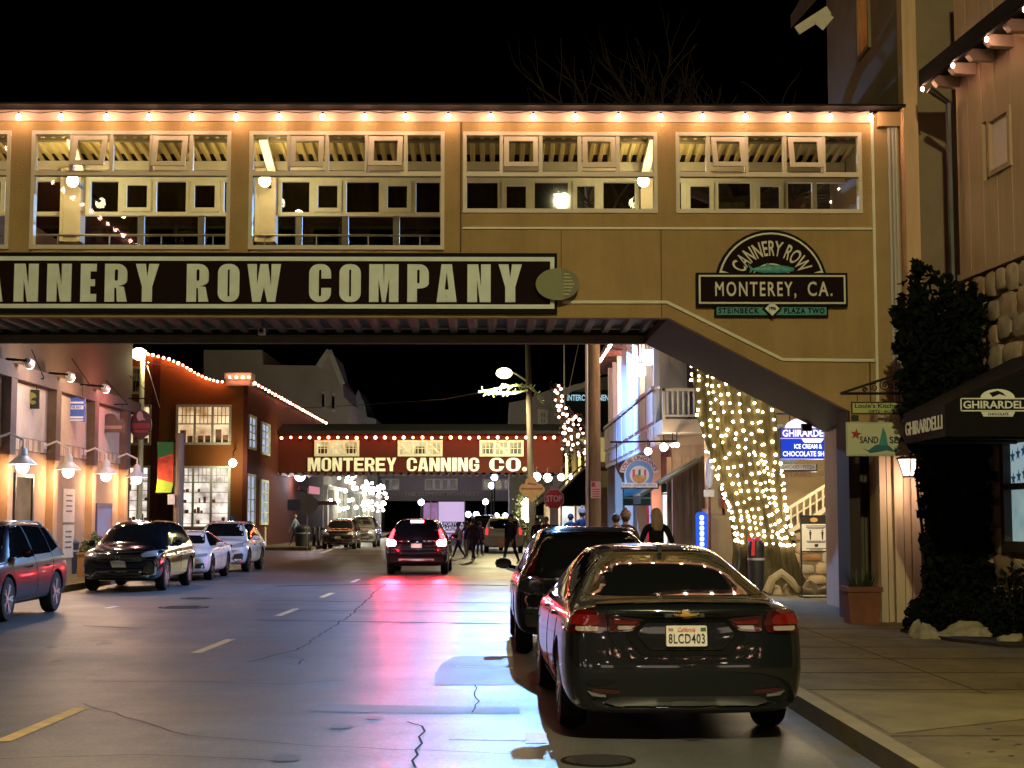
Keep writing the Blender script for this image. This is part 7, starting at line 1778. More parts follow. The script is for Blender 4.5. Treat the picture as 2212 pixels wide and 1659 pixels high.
# lit chocolate shop sign
gy = 31.0
q = thing('lit_sign', 'blue lit ice cream and chocolate shop sign behind the footbridge leg', 'sign', at(1740, 992, gy))
m = MB(); a_, b_ = at(1686, 992, gy), at(1850, 925, gy); m.box(a_.x, b_.x, gy, gy + 0.25, a_.z, b_.z); m.build('case', M_SIGNBK, q)
zm = Z(946, gy)
m = MB(); m.box(a_.x + 0.015, b_.x - 0.015, gy - 0.012, gy, zm, b_.z - 0.01); m.build('upper_panel', emit('sign_indigo', (0.08, 0.06, 0.55), 1.0), q)
m = MB(); m.box(a_.x + 0.015, b_.x - 0.015, gy - 0.010, gy, a_.z + 0.01, zm - 0.015); m.build('lower_panel', emit('sign_royal', (0.02, 0.06, 0.62), 1.0), q)
m = MB(); m.box(a_.x, b_.x, gy - 0.02, gy, zm - 0.015, zm); m.box(a_.x, b_.x, gy - 0.02, gy, a_.z, a_.z + 0.01); m.build('border', emit('sign_lilac', (0.7, 0.55, 1.0), 1.2), q)
E_SW = emit('sign_letters', (0.9, 0.9, 1.0), 1.8)
s_ = gy / FPX; xm_ = a_.x + 76 * s_
lettering('GHIRARDELLI', (a_.x + 60 * s_, gy - 0.014, Z(935.5, gy)), (1, 0, 0), (0, 0, 1), 110 * s_, 15 * s_, E_SW, q, bold=0.02, depth=0.006)
m = MB(); m.prism([(xm_ - 30 * s_, zm - 0.016), (xm_ + 18 * s_, zm - 0.016), (xm_ + 12 * s_, zm - 0.016 - 8 * s_), (xm_ - 24 * s_, zm - 0.016 - 8 * s_)], gy - 0.016, gy - 0.010); m.build('ribbon', E_SW, q)
lettering('ICE CREAM &', (a_.x + 60 * s_, gy - 0.013, Z(964, gy)), (1, 0, 0), (0, 0, 1), 60 * s_, 10 * s_, E_SW, q, bold=0.02, depth=0.006)
lettering('CHOCOLATE SHOP', (a_.x + 58 * s_, gy - 0.013, Z(980, gy)), (1, 0, 0), (0, 0, 1), 106 * s_, 11 * s_, E_SW, q, bold=0.02, depth=0.006)
m = MB(); m.prism(arc_pts(a_.x + 48 * s_, b_.z, 34 * s_, 22 * s_, 0, 180, 12), gy - 0.01, gy + 0.2); m.build('crest', emit('sign_crest', (0.95, 0.85, 1.0), 1.6), q)
m = MB(); m.tube([at(1706, 925, gy + 0.1), at(1706, 895, gy + 0.1)], 0.012, 4); m.tube([at(1675, 894, gy + 0.1), at(1800, 897, gy + 0.1)], 0.02, 5); m.build('bracket', M_BLACK, q)
lamp('lit_sign_light', at(1745, 955, gy - 0.6), (0.72, 0.68, 1.0), 30, 0.15)
lamp('lit_sign_light', Vector((5.35, 27.6, 3.2)), (1.0, 0.80, 0.72), 14, 0.1) if False else None
gy2 = 32.6
q = thing('hanging_sign', 'colourful round sign with SEAFOOD - PIZZA plate behind the lit tree', 'sign', at(1720, 1016, gy2))
c = at(1690, 962, gy2); sc_ = gy2 / FPX
m = MB(); m.prism([(c.x + 48 * sc_ * math.cos(a * math.pi / 14), c.z + 46 * sc_ * math.sin(a * math.pi / 14)) for a in range(28)], gy2, gy2 + 0.04); m.build('disc', mat('disc_multi', (0.35, 0.45, 0.62), 0.5, var=0.75, scale=3), q)
m = MB(); a_, b_ = at(1664, 1015, gy2), at(1762, 1003, gy2); m.box(a_.x, b_.x, gy2 - 0.03, gy2, a_.z, b_.z); m.build('name_plate', MATS['plate_white'], q)
m = MB(); m.box(a_.x - 0.02, b_.x + 0.03, gy2 - 0.02, gy2 + 0.02, a_.z - 0.04, a_.z); m.box(b_.x, b_.x + 0.03, gy2 - 0.02, gy2 + 0.02, a_.z, b_.z); m.build('plate_edge', M_BLACK, q)
lettering('SEAFOOD - PIZZA', (X(1722, gy2), gy2 - 0.034, (a_.z + b_.z) / 2), (1, 0, 0), (0, 0, 1), 74 * sc_, 8 * sc_, MATS['plate_letters'], q, bold=0.02, depth=0.004)
q = thing('wall_sign', 'cream arrow sign reading UPSTAIRS on the tan stair house', 'sign', at(1740, 1030, 35.9))
pix_prism([(1672, 1018), (1770, 1018), (1790, 1012), (1794, 1016), (1780, 1028), (1750, 1031), (1672, 1031)], 35.97, 0.04, 'board', mat('cream_board', (0.42, 0.31, 0.18), 0.6, var=0.05), q)
lettering('UPSTAIRS', (X(1712, 35.9), 35.915, Z(1024.5, 35.9)), (1, 0, 0), (0, 0, 1), 82 * 35.9 / FPX, 9 * 35.9 / FPX, mat('arrow_letters', (0.35, 0.16, 0.08), 0.6), q, bold=0.01, depth=0.004)
# framed notice board on legs
ny_ = 29.6
q = thing('notice_stand', 'black framed notice stand with white distancing poster beside the stair', 'notice board', at(1758, 1284, ny_))
q.location.z = 0.15
x0, x1 = X(1730, ny_, 1200), X(1789, ny_, 1200); zt_, zb_, zf = Z(1113, ny_), Z(1190, ny_), 0.15
m = MB()
m.box(x0, x0 + 0.025, ny_, ny_ + 0.05, zf, zt_); m.box(x1 - 0.025, x1, ny_, ny_ + 0.05, zf, zt_); m.box(x0, x1, ny_, ny_ + 0.05, zb_ - 0.025, zb_); m.box(x0, x1, ny_, ny_ + 0.05, zt_ - 0.025, zt_)
m.box(x0, x1, ny_ - 0.2, ny_ + 0.3, zf, zf + 0.03); m.build('frame', M_BLACK, q)
m = MB(); m.box(x0 + 0.025, x1 - 0.025, ny_ + 0.01, ny_ + 0.03, Z(1132, ny_), zt_ - 0.025); m.build('header', mat('header_black', (0.02, 0.015, 0.01), 0.5), q)
m = MB(); m.prism([((x0 + x1) / 2 + 0.075 * math.cos(a * 0.628), Z(1123, ny_) + 0.045 * math.sin(a * 0.628)) for a in range(10)], ny_ + 0.002, ny_ + 0.01); m.build('badge', mat('badge_gold', (0.55, 0.33, 0.1), 0.5), q)
m = MB(); m.box(x0 + 0.025, x1 - 0.025, ny_ + 0.01, ny_ + 0.03, zb_, Z(1132, ny_)); m.build('poster', mat('notice_white', (0.72, 0.68, 0.62), 0.6, var=0.04), q)
m = MB()
for u in (1748, 1774):
    xx = X(u, ny_); m.prism([(xx + 0.016 * math.cos(a), Z(1146.5, ny_) + 0.016 * math.sin(a)) for a in (0, 1, 2, 3, 4, 5)], ny_ + 0.004, ny_ + 0.01)
    m.prism([(xx - 0.025, Z(1149, ny_)), (xx + 0.025, Z(1149, ny_)), (xx + 0.014, Z(1157, ny_)), (xx + 0.011, Z(1166, ny_)), (xx - 0.011, Z(1166, ny_)), (xx - 0.014, Z(1157, ny_))], ny_ + 0.004, ny_ + 0.01)
m.prism([(X(1756, ny_), Z(1176, ny_)), (X(1765, ny_), Z(1175, ny_)), (X(1764, ny_), Z(1181, ny_)), (X(1758, ny_), Z(1182, ny_))], ny_ + 0.004, ny_ + 0.01)
for v, w_ in ((1136, 21), (1139, 21), (1142, 18), (1169, 21), (1172, 19), (1185, 21), (1188, 14)): m.box(X(1760 - w_, ny_), X(1760 + w_, ny_), ny_ + 0.006, ny_ + 0.01, Z(v, ny_) - 0.006, Z(v, ny_) + 0.006)
m.build('print', M_BLACK, q)
bin_(1634, 1272, 31.0, 1.12, 0.17, 'dark litter bin with pale band at the foot of the lit tree')
q = thing('bow', 'small red bow with hanging ribbon at the foot of the lit tree', 'bow', at(1628, 1195, 30.6))
m = MB(); c = at(1628, 1165, 30.6); m.prism([(c.x, c.z), (c.x - 0.12, c.z + 0.07), (c.x - 0.12, c.z - 0.05)], 30.58, 30.62); m.prism([(c.x, c.z), (c.x + 0.12, c.z + 0.09), (c.x + 0.12, c.z - 0.03)], 30.58, 30.62); m.prism([(c.x - 0.03, c.z), (c.x + 0.03, c.z), (c.x + 0.01, c.z - 0.32), (c.x - 0.05, c.z - 0.32)], 30.585, 30.61); m.build('ribbon', mat('bow_red', (0.6, 0.02, 0.03), 0.4), q)

# ================================================================ big leaning tree wrapped in bulbs
tr_pts = [((1655, 1282), 76), ((1652, 1230), 62), ((1645, 1170), 54), ((1634, 1110), 52), ((1620, 1050), 58), ((1604, 980), 68), ((1592, 900), 74), ((1580, 820), 72), ((1572, 740), 66)]
TY = 32.2
big = thing('big_tree', 'big leaning bare tree wrapped in rows of white bulbs', 'tree', at(1655, 1280, TY))
big.location.z = 0.15
path = [at(u, v, TY) for (u, v), r in tr_pts]; path[0].z = 0.12
rads = [r * TY / FPX for (u, v), r in tr_pts]
path += [path[-1] + Vector((-0.05, 0.1, 1.6)), path[-1] + Vector((0.1, 0.2, 3.0))]; rads += [0.5, 0.36]
def trunk_pt(f, th, extra=0.0):
    i = min(int(f), len(path) - 2); t = f - i
    p = path[i].lerp(path[i + 1], t); r = rads[i] + (rads[i + 1] - rads[i]) * t
    k = 1 + 0.13 * math.sin(5 * th + 0.6 * f) + 0.07 * math.sin(11 * th + 1.3 * f) + 0.05 * math.sin(23 * th + f)
    if f < 1.5: k += 0.16 * (1.5 - f) * math.sin(4 * th + 1)
    return p + Vector((math.cos(th), math.sin(th) * 0.8, 0)) * (r * k + extra)
mb = MB(); NR, NT = 60, 56
for j in range(NR):
    f = (len(path) - 1) * j / (NR - 1) * 0.999
    mb.v += [trunk_pt(f, 2 * math.pi * i / NT) for i in range(NT)]
for j in range(NR - 1):
    for i in range(NT): mb.f.append([j * NT + i, j * NT + (i + 1) % NT, (j + 1) * NT + (i + 1) % NT, (j + 1) * NT + i]); mb.mi.append(0)
mb.build('trunk', M_BARK, big, True)
rt = random.Random(4)
def limb(p, d, L, r, depth, mb):
    pts = [p]; rr = [r]
    n_ = 5
    for i in range(n_):
        d = (d + Vector((rt.uniform(-.35, .35), rt.uniform(-.3, .3), rt.uniform(-.18, .3)))).normalized(); pts.append(pts[-1] + d * L / n_); rr.append(r * (1 - 0.13 * (i + 1)))
    mb.tube(pts, rr, 6 if r > 0.05 else 4)
    if depth > 0:
        for i in range(2, n_ + 1):
            for _ in range(2 if depth > 1 else 2):
                dd = (d + Vector((rt.uniform(-1, 1), rt.uniform(-.8, .8), rt.uniform(-.3, .9)))).normalized(); limb(pts[i], dd, L * rt.uniform(0.4, 0.7), rr[i] * 0.6, depth - 1, mb)
top = path[-1]
for k, (d, L, r) in enumerate((((-0.9, 0.1, 0.35), 3.2, 0.17), ((-0.5, 0, 0.8), 3.0, 0.15), ((0.75, 0.1, 0.35), 2.6, 0.19), ((0.95, 0, 0.1), 2.6, 0.15), ((0.1, 0.3, 1), 2.4, 0.15), ((-1, 0.2, 0.1), 3.4, 0.14))):
    mb = MB(); limb(top - Vector((0, 0, 0.3 * (k % 3))), Vector(d).normalized(), L, r, 2, mb); mb.build('limb', mat('dark_bark', (0.035, 0.026, 0.016), 0.9, var=0.4, scale=4), big, fix=False)
# bulbs wound round the trunk, at most 300
bp = []
for row in range(23):
    f0_ = 1.95 + row * 0.262
    th0 = rt.uniform(0, 0.2)
    ns = 13
    for k in range(ns):
        th = math.pi * (1.02 + 0.96 * (k + rt.uniform(-0.16, 0.16)) / (ns - 1)); f = f0_ + 0.10 * math.sin(th * 2 + row * 0.5) - 0.05 * math.cos(row * 1.3 + 3 * th) + rt.uniform(-0.05, 0.05)
        if 1.8 < f < 7.95 and rt.random() > 0.06: bp.append(trunk_pt(f, th, 0.05))
bp = bp[:298]
rows_ = [bp[k:k + 13] for k in range(0, len(bp), 13)]
string_lights('rows of white bulbs wound round the big leaning tree', [r_ for r_ in rows_ if len(r_) > 1], bp, 'tree', E_WHITE, 0.028, base=False, wire=0.006)
# driftwood and rocks at its foot
M_DW = mat('driftwood', (0.34, 0.28, 0.17), 0.9, var=0.3, scale=5, bump=0.5, bscale=14)
for k, (u, v, sx, sy, sz, lab) in enumerate(((1672, 1275, 0.2, 0.15, 0.14, 'pale rock at the foot of the lit tree, left of the notice stand'), (1712, 1280, 0.22, 0.16, 0.2, 'rock between the lit tree and the notice stand'), (1748, 1278, 0.2, 0.15, 0.22, 'rock seen through the legs of the notice stand'), (1778, 1280, 0.17, 0.15, 0.18, 'rock right under the notice stand'))):
    o = rock(u, v, 30.9, sx, sy, sz, lab, m=M_DW); o['group'] = 'rocks at the foot of the lit tree'
q = thing('driftwood', 'curved pale driftwood root against the lit tree', 'driftwood', at(1690, 1278, 30.6)); q.location.z = 0.15
m = MB(); c = at(1690, 1270, 30.6); c.z = 0.15
m.tube([c + Vector((-0.3, 0, 0.05)), c + Vector((-0.2, 0, 0.3)), c + Vector((-0.02, 0, 0.42)), c + Vector((0.15, 0, 0.28)), c + Vector((0.3, 0, 0.1)), c + Vector((0.6, 0.1, 0.04))], [0.1, 0.09, 0.1, 0.09, 0.08, 0.06], 8); m.build('root', M_DW, q, True)
fl = thing('floodlight', 'blue floodlight on the lamp arm of the thick utility pole', 'floodlight', (1.3, 43.3, 8.55))
mb = MB(); mb.box(1.2, 1.4, 43.1, 43.34, 8.5, 8.92); mb.build('housing', M_IRON, fl)
mb = MB(); mb.box(1.22, 1.38, 43.34, 43.35, 8.52, 8.68); mb.build('lens', emit('flood_lens', (0.4, 0.55, 1.0), 20), fl)
# ================================================================ vehicles
M_CGLASS = mat('car_glass', (0.006, 0.007, 0.008), 0.03, var=0, spec=0.6, coat=0.3)
M_TYRE = mat('tyre_rubber', (0.012, 0.012, 0.012), 0.8, var=0.15, scale=8)
M_RIM = mat('alloy_rim', (0.55, 0.55, 0.57), 0.25, 0.9, var=0)
M_RIMD = mat('dark_rim', (0.10, 0.10, 0.11), 0.3, 0.8, var=0)
M_TRIM = mat('black_trim', (0.010, 0.010, 0.011), 0.55, var=0)
M_CHROME = mat('chrome', (0.75, 0.75, 0.77), 0.08, 1.0, var=0)
M_TAIL = mat('tail_lens', (0.05, 0.003, 0.004), 0.12, var=0, coat=1.0)
M_HEAD = mat('head_lens', (0.35, 0.36, 0.38), 0.1, 0.3, var=0, coat=1.0)
M_PLATE = mat('plate', (0.72, 0.68, 0.62), 0.45, var=0.03)
M_SEAM = mat('panel_gap', (0.004, 0.004, 0.004), 0.7, var=0)
def paint(name, col, metal=0.3, rough=0.22, coat=1.0):
    return mat(name, col, rough, metal, var=0.04, scale=60, coat=coat, spec=0.2 if coat > 0.5 else 0.06)
SEDAN = [(0.00, .27, .90, .965, .80, .70), (0.05, .22, .95, 1.015, .87, .74), (0.16, .20, .97, 1.045, .91, .78), (0.40, .20, .98, 1.065, .925, .78), (0.60, .19, .98, 1.09, .925, .76), (1.02, .18, .98, 1.24, .925, .67), (1.50, .18, .97, 1.385, .925, .60), (2.0, .18, .96, 1.45, .925, .585), (2.5, .18, .95, 1.462, .92, .59), (3.0, .18, .94, 1.43, .92, .60), (3.35, .18, .93, 1.29, .92, .645), (3.85, .18, .92, 1.03, .915, .72), (4.3, .19, .86, .96, .905, .74), (4.65, .20, .78, .86, .87, .68), (4.86, .24, .68, .74, .79, .60), (4.93, .32, .60, .63, .70, .50)]
SUV = [(0.00, .44, .90, .97, .82, .70), (0.06, .36, 1.0, 1.09, .88, .70), (0.18, .28, 1.04, 1.30, .915, .66), (0.34, .26, 1.05, 1.52, .92, .625), (0.48, .25, 1.05, 1.625, .925, .605), (0.9, .24, 1.04, 1.665, .925, .60), (1.6, .23, 1.02, 1.685, .925, .60), (2.3, .23, 1.0, 1.675, .925, .605), (2.8, .23, .99, 1.62, .92, .62), (3.15, .23, .98, 1.42, .92, .67), (3.55, .23, .98, 1.12, .915, .74), (4.0, .24, .96, 1.07, .905, .76), (4.35, .26, .90, 1.0, .88, .72), (4.54, .30, .78, .86, .82, .66), (4.6, .40, .68, .72, .74, .55)]
VAN = [(0.00, .44, .95, 1.05, .86, .76), (0.05, .36, 1.05, 1.35, .92, .72), (0.14, .30, 1.08, 1.60, .94, .70), (0.30, .27, 1.08, 1.70, .95, .69), (0.9, .25, 1.06, 1.745, .95, .68), (2.0, .24, 1.04, 1.75, .95, .68), (3.0, .24, 1.02, 1.70, .95, .69), (3.6, .24, 1.0, 1.48, .94, .72), (4.1, .24, .98, 1.14, .93, .76), (4.5, .26, .9, 1.02, .90, .74), (4.75, .30, .78, .86, .84, .66), (4.85, .40, .68, .72, .74, .55)]
def car_body(st, W, H, L, W0, H0, L0, wheels, wr):
    sx, sz, sy = W / W0, H / H0, L / L0
    NP = 12
    verts = []
    for (y, zb, zbelt, zt, w, wrf) in st:
        f = zt - zbelt
        pr = [(0, zb), (.78 * w, zb), (.95 * w, zb + .05), (w, zb + .35 * (zbelt - zb)), (w, zb + .64 * (zbelt - zb)), (.972 * w, zbelt - .06), (.925 * w, zbelt)]
        p6 = Vector((.925 * w, zbelt)); p8 = Vector((wrf, zt - .045 - .05 * min(1, f / .4)))
        q = p6.lerp(p8, .55); q.x += 0.015
        pr += [tuple(q), tuple(p8), (wrf * .84, zt - .02), (wrf * .42, zt - .003), (0, zt)]
        ring = []
        for x, z in pr:
            yy = y
            if y < 0.4: yy += (0.16 * (abs(x) / W0 * 2) ** 3) * (1 - y / 0.4)
            if L0 - y < 0.5: yy -= (0.30 * (abs(x) / W0 * 2) ** 2.4) * (1 - (L0 - y) / 0.5)
            if y < 0.12: yy += (0.07 * max(0, (z - 0.62)) / 0.4 - (0.03 if z < 0.62 else 0) + (0.10 if z < zb + 0.06 else 0)) * (1 - y / 0.12)
            ring.append((x, yy, z))
        full = ring + [(-x, yy, z) for x, yy, z in reversed(ring[1:-1])]
        verts.append([Vector((x * sx, (yy - L0 / 2) * sy, z * sz)) for x, yy, z in full])
    M = len(verts[0]); mb = MB()
    for r in verts: mb.v += r
    for k in range(len(verts) - 1):
        for i in range(M): mb.f.append([k * M + i, k * M + (i + 1) % M, (k + 1) * M + (i + 1) % M, (k + 1) * M + i]); mb.mi.append(0)
    for base, rev in ((0, True), ((len(verts) - 1) * M, False)):   # end caps as strips across
        for i in range(NP - 1):
            a, b = i, i + 1; ma, mb_ = (M - i) % M, (M - i - 1) % M
            q = [base + a, base + b, base + mb_, base + ma]
            q = list(dict.fromkeys(q))
            if len(q) >= 3: mb.f.append(q if not rev else q[::-1]); mb.mi.append(0)
    me = mb.mesh('body', M_TRIM, False)
    o = bpy.data.objects.new('tmp_body', me); COL.objects.link(o)
    s = o.modifiers.new('s', 'SUBSURF'); s.levels = 2; s.render_levels = 2
    cut = MB()
    for wy in wheels:
        for sgn in (-1, 1):
            cut.cyl((sgn * (W / 2 - 0.30), wy, wr), (sgn * (W / 2 + 0.2), wy, wr), wr * 1.13, n=28)
    co = bpy.data.objects.new('tmp_cut', cut.mesh('cut', M_TRIM)); COL.objects.link(co)
    b = o.modifiers.new('b', 'BOOLEAN'); b.operation = 'DIFFERENCE'; b.object = co; b.solver = 'EXACT'
    bpy.context.view_layer.update()
    dg = bpy.context.evaluated_depsgraph_get()
    out = bpy.data.meshes.new_from_object(o.evaluated_get(dg))
    bpy.data.objects.remove(o); bpy.data.objects.remove(co)
    out.name = 'body'
    out.polygons.foreach_set('use_smooth', [True] * len(out.polygons)); out.set_sharp_from_angle(angle=rad(38))
    return out
def inside(p, poly):
    c = False; n = len(poly)
    for i in range(n):
        a, b = poly[i], poly[(i + 1) % n]
        if (a[1] > p[1]) != (b[1] > p[1]) and p[0] < (b[0] - a[0]) * (p[1] - a[1]) / (b[1] - a[1]) + a[0]: c = not c
    return c
VIEW = {'rear': (Vector((0, 1, 0)), lambda a, b: Vector((a, -6, b))), 'front': (Vector((0, -1, 0)), lambda a, b: Vector((a, 6, b))), 'left': (Vector((1, 0, 0)), lambda a, b: Vector((-4, a, b))), 'right': (Vector((-1, 0, 0)), lambda a, b: Vector((4, a, b))), 'top': (Vector((0, 0, -1)), lambda a, b: Vector((a, b, 5)))}
def patch(name, bvh, view, poly, m, parent, off=0.006, step=0.10, label=None):
    """a panel that follows the body: poly is seen square-on from the given side"""
    d, org = VIEW[view]
    out = []
    n = len(poly)
    for i in range(n):
        a, b = Vector(poly[i]), Vector(poly[(i + 1) % n]); k = max(1, int((b - a).length / step))
        out += [a.lerp(b, j / k) for j in range(k)]
    x0 = min(p.x for p in out); x1 = max(p.x for p in out); y0 = min(p.y for p in out); y1 = max(p.y for p in out)
    nb = len(out); pts = list(out)
    xx = x0 + step
    while xx < x1:
        yy = y0 + step * 0.7
        while yy < y1:
            if inside((xx, yy), poly) and min((Vector((xx, yy)) - q).length for q in out) > step * 0.4: pts.append(Vector((xx, yy)))
            yy += step * 0.7
        xx += step
    v, e, f, _, _, _ = delaunay_2d_cdt(pts, [], [list(range(nb))], 1, 1e-5)
    P = []
    for q in v:
        h = bvh.ray_cast(org(q.x, q.y), d)
        if h[0] is None: h = bvh.find_nearest(org(q.x, q.y) + d * 5)
        P.append(h[0] + (h[1] if h[1].dot(d) < 0 else -h[1]) * off)
    mb = MB(); mb.add(P, f)
    ed = {}
    for t in f:
        for i in range(len(t)):
            k = (t[i], t[(i + 1) % len(t)])
            if (k[1], k[0]) in ed: del ed[(k[1], k[0])]
            else: ed[k] = 1
    nv = len(mb.v); mb.v += [p + d * (off + 0.012) for p in P]
    for a, b in ed: mb.f.append([a, nv + a, nv + b, b]); mb.mi.append(0)
    me = mb.mesh(name, m, 45)
    o = bpy.data.objects.new(name, me); COL.objects.link(o); o.parent = parent
    if label: o['label'] = label
    return o
def strip(name, bvh, view, pts, w, m, parent, off=0.004):
    L_, R_ = [], []
    pv = [Vector(p) for p in pts]
    for k, p in enumerate(pv):
        t = (pv[min(k + 1, len(pv) - 1)] - pv[max(0, k - 1)]).normalized(); nrm = Vector((-t.y, t.x)) * w / 2
        L_.append(p + nrm); R_.append(p - nrm)
    return patch(name, bvh, view, [tuple(q) for q in L_ + R_[::-1]], m, parent, off, 0.09)
WH = {}
def wheel_meshes(r, dark, style=0):
    key = (round(r, 3), dark, style)
    if key in WH: return WH[key]
    w = 0.21
    mb = MB(); mb.lathe([(r * 0.66, -w / 2), (r * 0.92, -w / 2), (r * 0.985, -w * 0.38), (r, -w * 0.2), (r, w * 0.2), (r * 0.985, w * 0.38), (r * 0.92, w / 2), (r * 0.66, w / 2), (r * 0.64, w * 0.2)], n=32, axis='x', cap=False)
    ty = mb.mesh('wheel', M_TYRE, 35)
    mb = MB(); mb.lathe([(r * 0.70, w * 0.35), (r * 0.70, w * 0.49), (r * 0.64, w * 0.49), (r * 0.60, w * 0.2), (r * 0.60, w * 0.12)], n=32, axis='x', cap=False)
    mb.cur = 1; mb.lathe([(r * 0.60, w * 0.02), (r * 0.60, w * 0.06)], n=24, axis='x'); mb.cur = 0
    ns = 5 if style == 0 else 7
    for k in range(ns):
        for dlt in ((-0.15, 0.15) if style == 0 else (0,)):
            a = 2 * math.pi * k / ns + dlt; b = 2 * math.pi * k / ns + dlt * 0.3
            mb.beam((w * 0.42, r * 0.66 * math.cos(a), r * 0.66 * math.sin(a)), (w * 0.36, r * 0.12 * math.cos(b), r * 0.12 * math.sin(b)), r * (0.11 if style == 0 else 0.15), 0.03)
    mb.lathe([(r * 0.19, w * 0.2), (r * 0.19, w * 0.42), (r * 0.1, w * 0.45)], n=14, axis='x')
    rm = mb.mesh('rim', [M_RIMD if dark else M_RIM, M_TRIM], 35)
    WH[key] = (ty, rm); return WH[key]
def rounded(poly, r=0.03):
    out = []; n = len(poly)
    for i in range(n):
        a, b, c = Vector(poly[i - 1]), Vector(poly[i]), Vector(poly[(i + 1) % n])
        ra = min(r, (a - b).length * 0.4); rc = min(r, (c - b).length * 0.4)
        p, q = b + (a - b).normalized() * ra, b + (c - b).normalized() * rc
        for t in (0, 0.33, 0.67, 1): out.append(tuple(p * (1 - t) ** 2 + b * 2 * t * (1 - t) + q * t * t))
    return out
def car(name, label, cat, kind, loc, rz, pm, W, H, L, rear=True, front=True, sides=('left', 'right'), dark_rim=False, lit=False, roof_rails=False, style=0, cladding=None, group=None, wr=0.34, extra=None, detail=True, top_paint=None):
    st, W0, H0, L0 = {'sedan': (SEDAN, 1.85, 1.462, 4.93), 'suv': (SUV, 1.85, 1.685, 4.6), 'van': (VAN, 1.9, 1.75, 4.85)}[kind]
    kx, kz, ky = W / W0, H / H0, L / L0
    t = thing(name, label, cat, loc, rz, group)
    wy = {'sedan': (1.05, 3.88), 'suv': (0.92, 3.60), 'van': (0.95, 3.95)}[kind]
    wys = [(y - L0 / 2) * ky for y in wy]
    me = car_body(st, W, H, L, W0, H0, L0, wys, wr)
    me.materials.clear(); me.materials.append(pm); me.materials.append(M_TRIM)
    # wheel wells (faces well inside the flanks) in black
    for p in me.polygons:
        c = p.center
        if any((c.y - y) ** 2 + (c.z - wr) ** 2 < (wr * 1.125) ** 2 + 0.004 and abs(p.normal.x) < 0.9 and (c.z - wr) ** 2 + (c.y - y) ** 2 > (wr * 1.10) ** 2 for y in wys) or (abs(c.x) < W / 2 - 0.28 and abs(p.normal.x) > 0.95 and c.z < 0.8 and any(abs(c.y - y) < wr * 1.2 for y in wys)) or c.z < 0.24 * kz: p.material_index = 1
    body = bpy.data.objects.new('body', me); COL.objects.link(body); body.parent = t
    bm = bmesh.new(); bm.from_mesh(me); bvh = BVHTree.FromBMesh(bm); bm.free()
    T = lambda pts: [(a * kx, b * kz) for a, b in pts]
    TS = lambda pts: [((a - L0 / 2) * ky, b * kz) for a, b in pts]
    mir = lambda pts: [(-a, b) for a, b in pts]
    ty, rm = wheel_meshes(wr, dark_rim, style)
    for y in wys:
        for sgn in (-1, 1):
            o = bpy.data.objects.new('wheel', ty); COL.objects.link(o); o.parent = t; o.location = (sgn * (W / 2 - 0.125), y, wr)
            if sgn < 0: o.rotation_euler = (0, 0, math.pi)
            q = bpy.data.objects.new('rim', rm); COL.objects.link(q); q.parent = o
    P = lambda nm, vw, poly, m, off=0.006, r=0.03, step=0.10, lab=None: patch(nm, bvh, vw, rounded(poly, r) if r else poly, m, t, off, step, lab)
    # glass
    if kind == 'sedan':
        P('rear_window', 'rear', T([(-.74, 1.075), (.74, 1.075), (.66, 1.25), (.56, 1.375), (.28, 1.412), (-.28, 1.412), (-.56, 1.375), (-.66, 1.25)]), M_CGLASS, 0.004, 0.05)
        P('windshield', 'front', T([(-.66, 1.06), (.66, 1.06), (.58, 1.28), (.50, 1.40), (-.50, 1.40), (-.58, 1.28)]), M_CGLASS, 0.004, 0.05)
        sw = [[(1.15, 1.02), (2.26, 1.0), (2.28, 1.385), (1.98, 1.375), (1.55, 1.30)], [(2.34, 1.0), (3.62, .99), (3.30, 1.19), (2.95, 1.36), (2.36, 1.385)]]
    elif kind == 'suv':
        P('rear_window', 'rear', T([(-.63, 1.13), (.63, 1.13), (.60, 1.32), (.52, 1.54), (-.52, 1.54), (-.60, 1.32)]), M_CGLASS, 0.004, 0.06)
        P('windshield', 'front', T([(-.70, 1.17), (.70, 1.17), (.60, 1.45), (.53, 1.59), (-.53, 1.59), (-.60, 1.45)]), M_CGLASS, 0.004, 0.05)
        sw = [[(0.52, 1.18), (1.02, 1.10), (1.02, 1.54), (0.72, 1.53)], [(1.07, 1.09), (2.05, 1.07), (2.05, 1.585), (1.07, 1.55)], [(2.12, 1.065), (3.30, 1.05), (3.02, 1.30), (2.72, 1.53), (2.12, 1.585)]]
    else:
        P('rear_window', 'rear', T([(-.70, 1.15), (.70, 1.15), (.64, 1.58), (-.64, 1.58)]), M_CGLASS, 0.004, 0.06)
        P('windshield', 'front', T([(-.72, 1.18), (.72, 1.18), (.62, 1.62), (-.62, 1.62)]), M_CGLASS, 0.004, 0.05)
        sw = [[(0.3, 1.14), (1.2, 1.12), (1.2, 1.6), (0.4, 1.6)], [(1.27, 1.12), (2.3, 1.1), (2.3, 1.62), (1.27, 1.6)], [(2.37, 1.1), (3.75, 1.06), (3.3, 1.5), (3.05, 1.6), (2.37, 1.62)]]
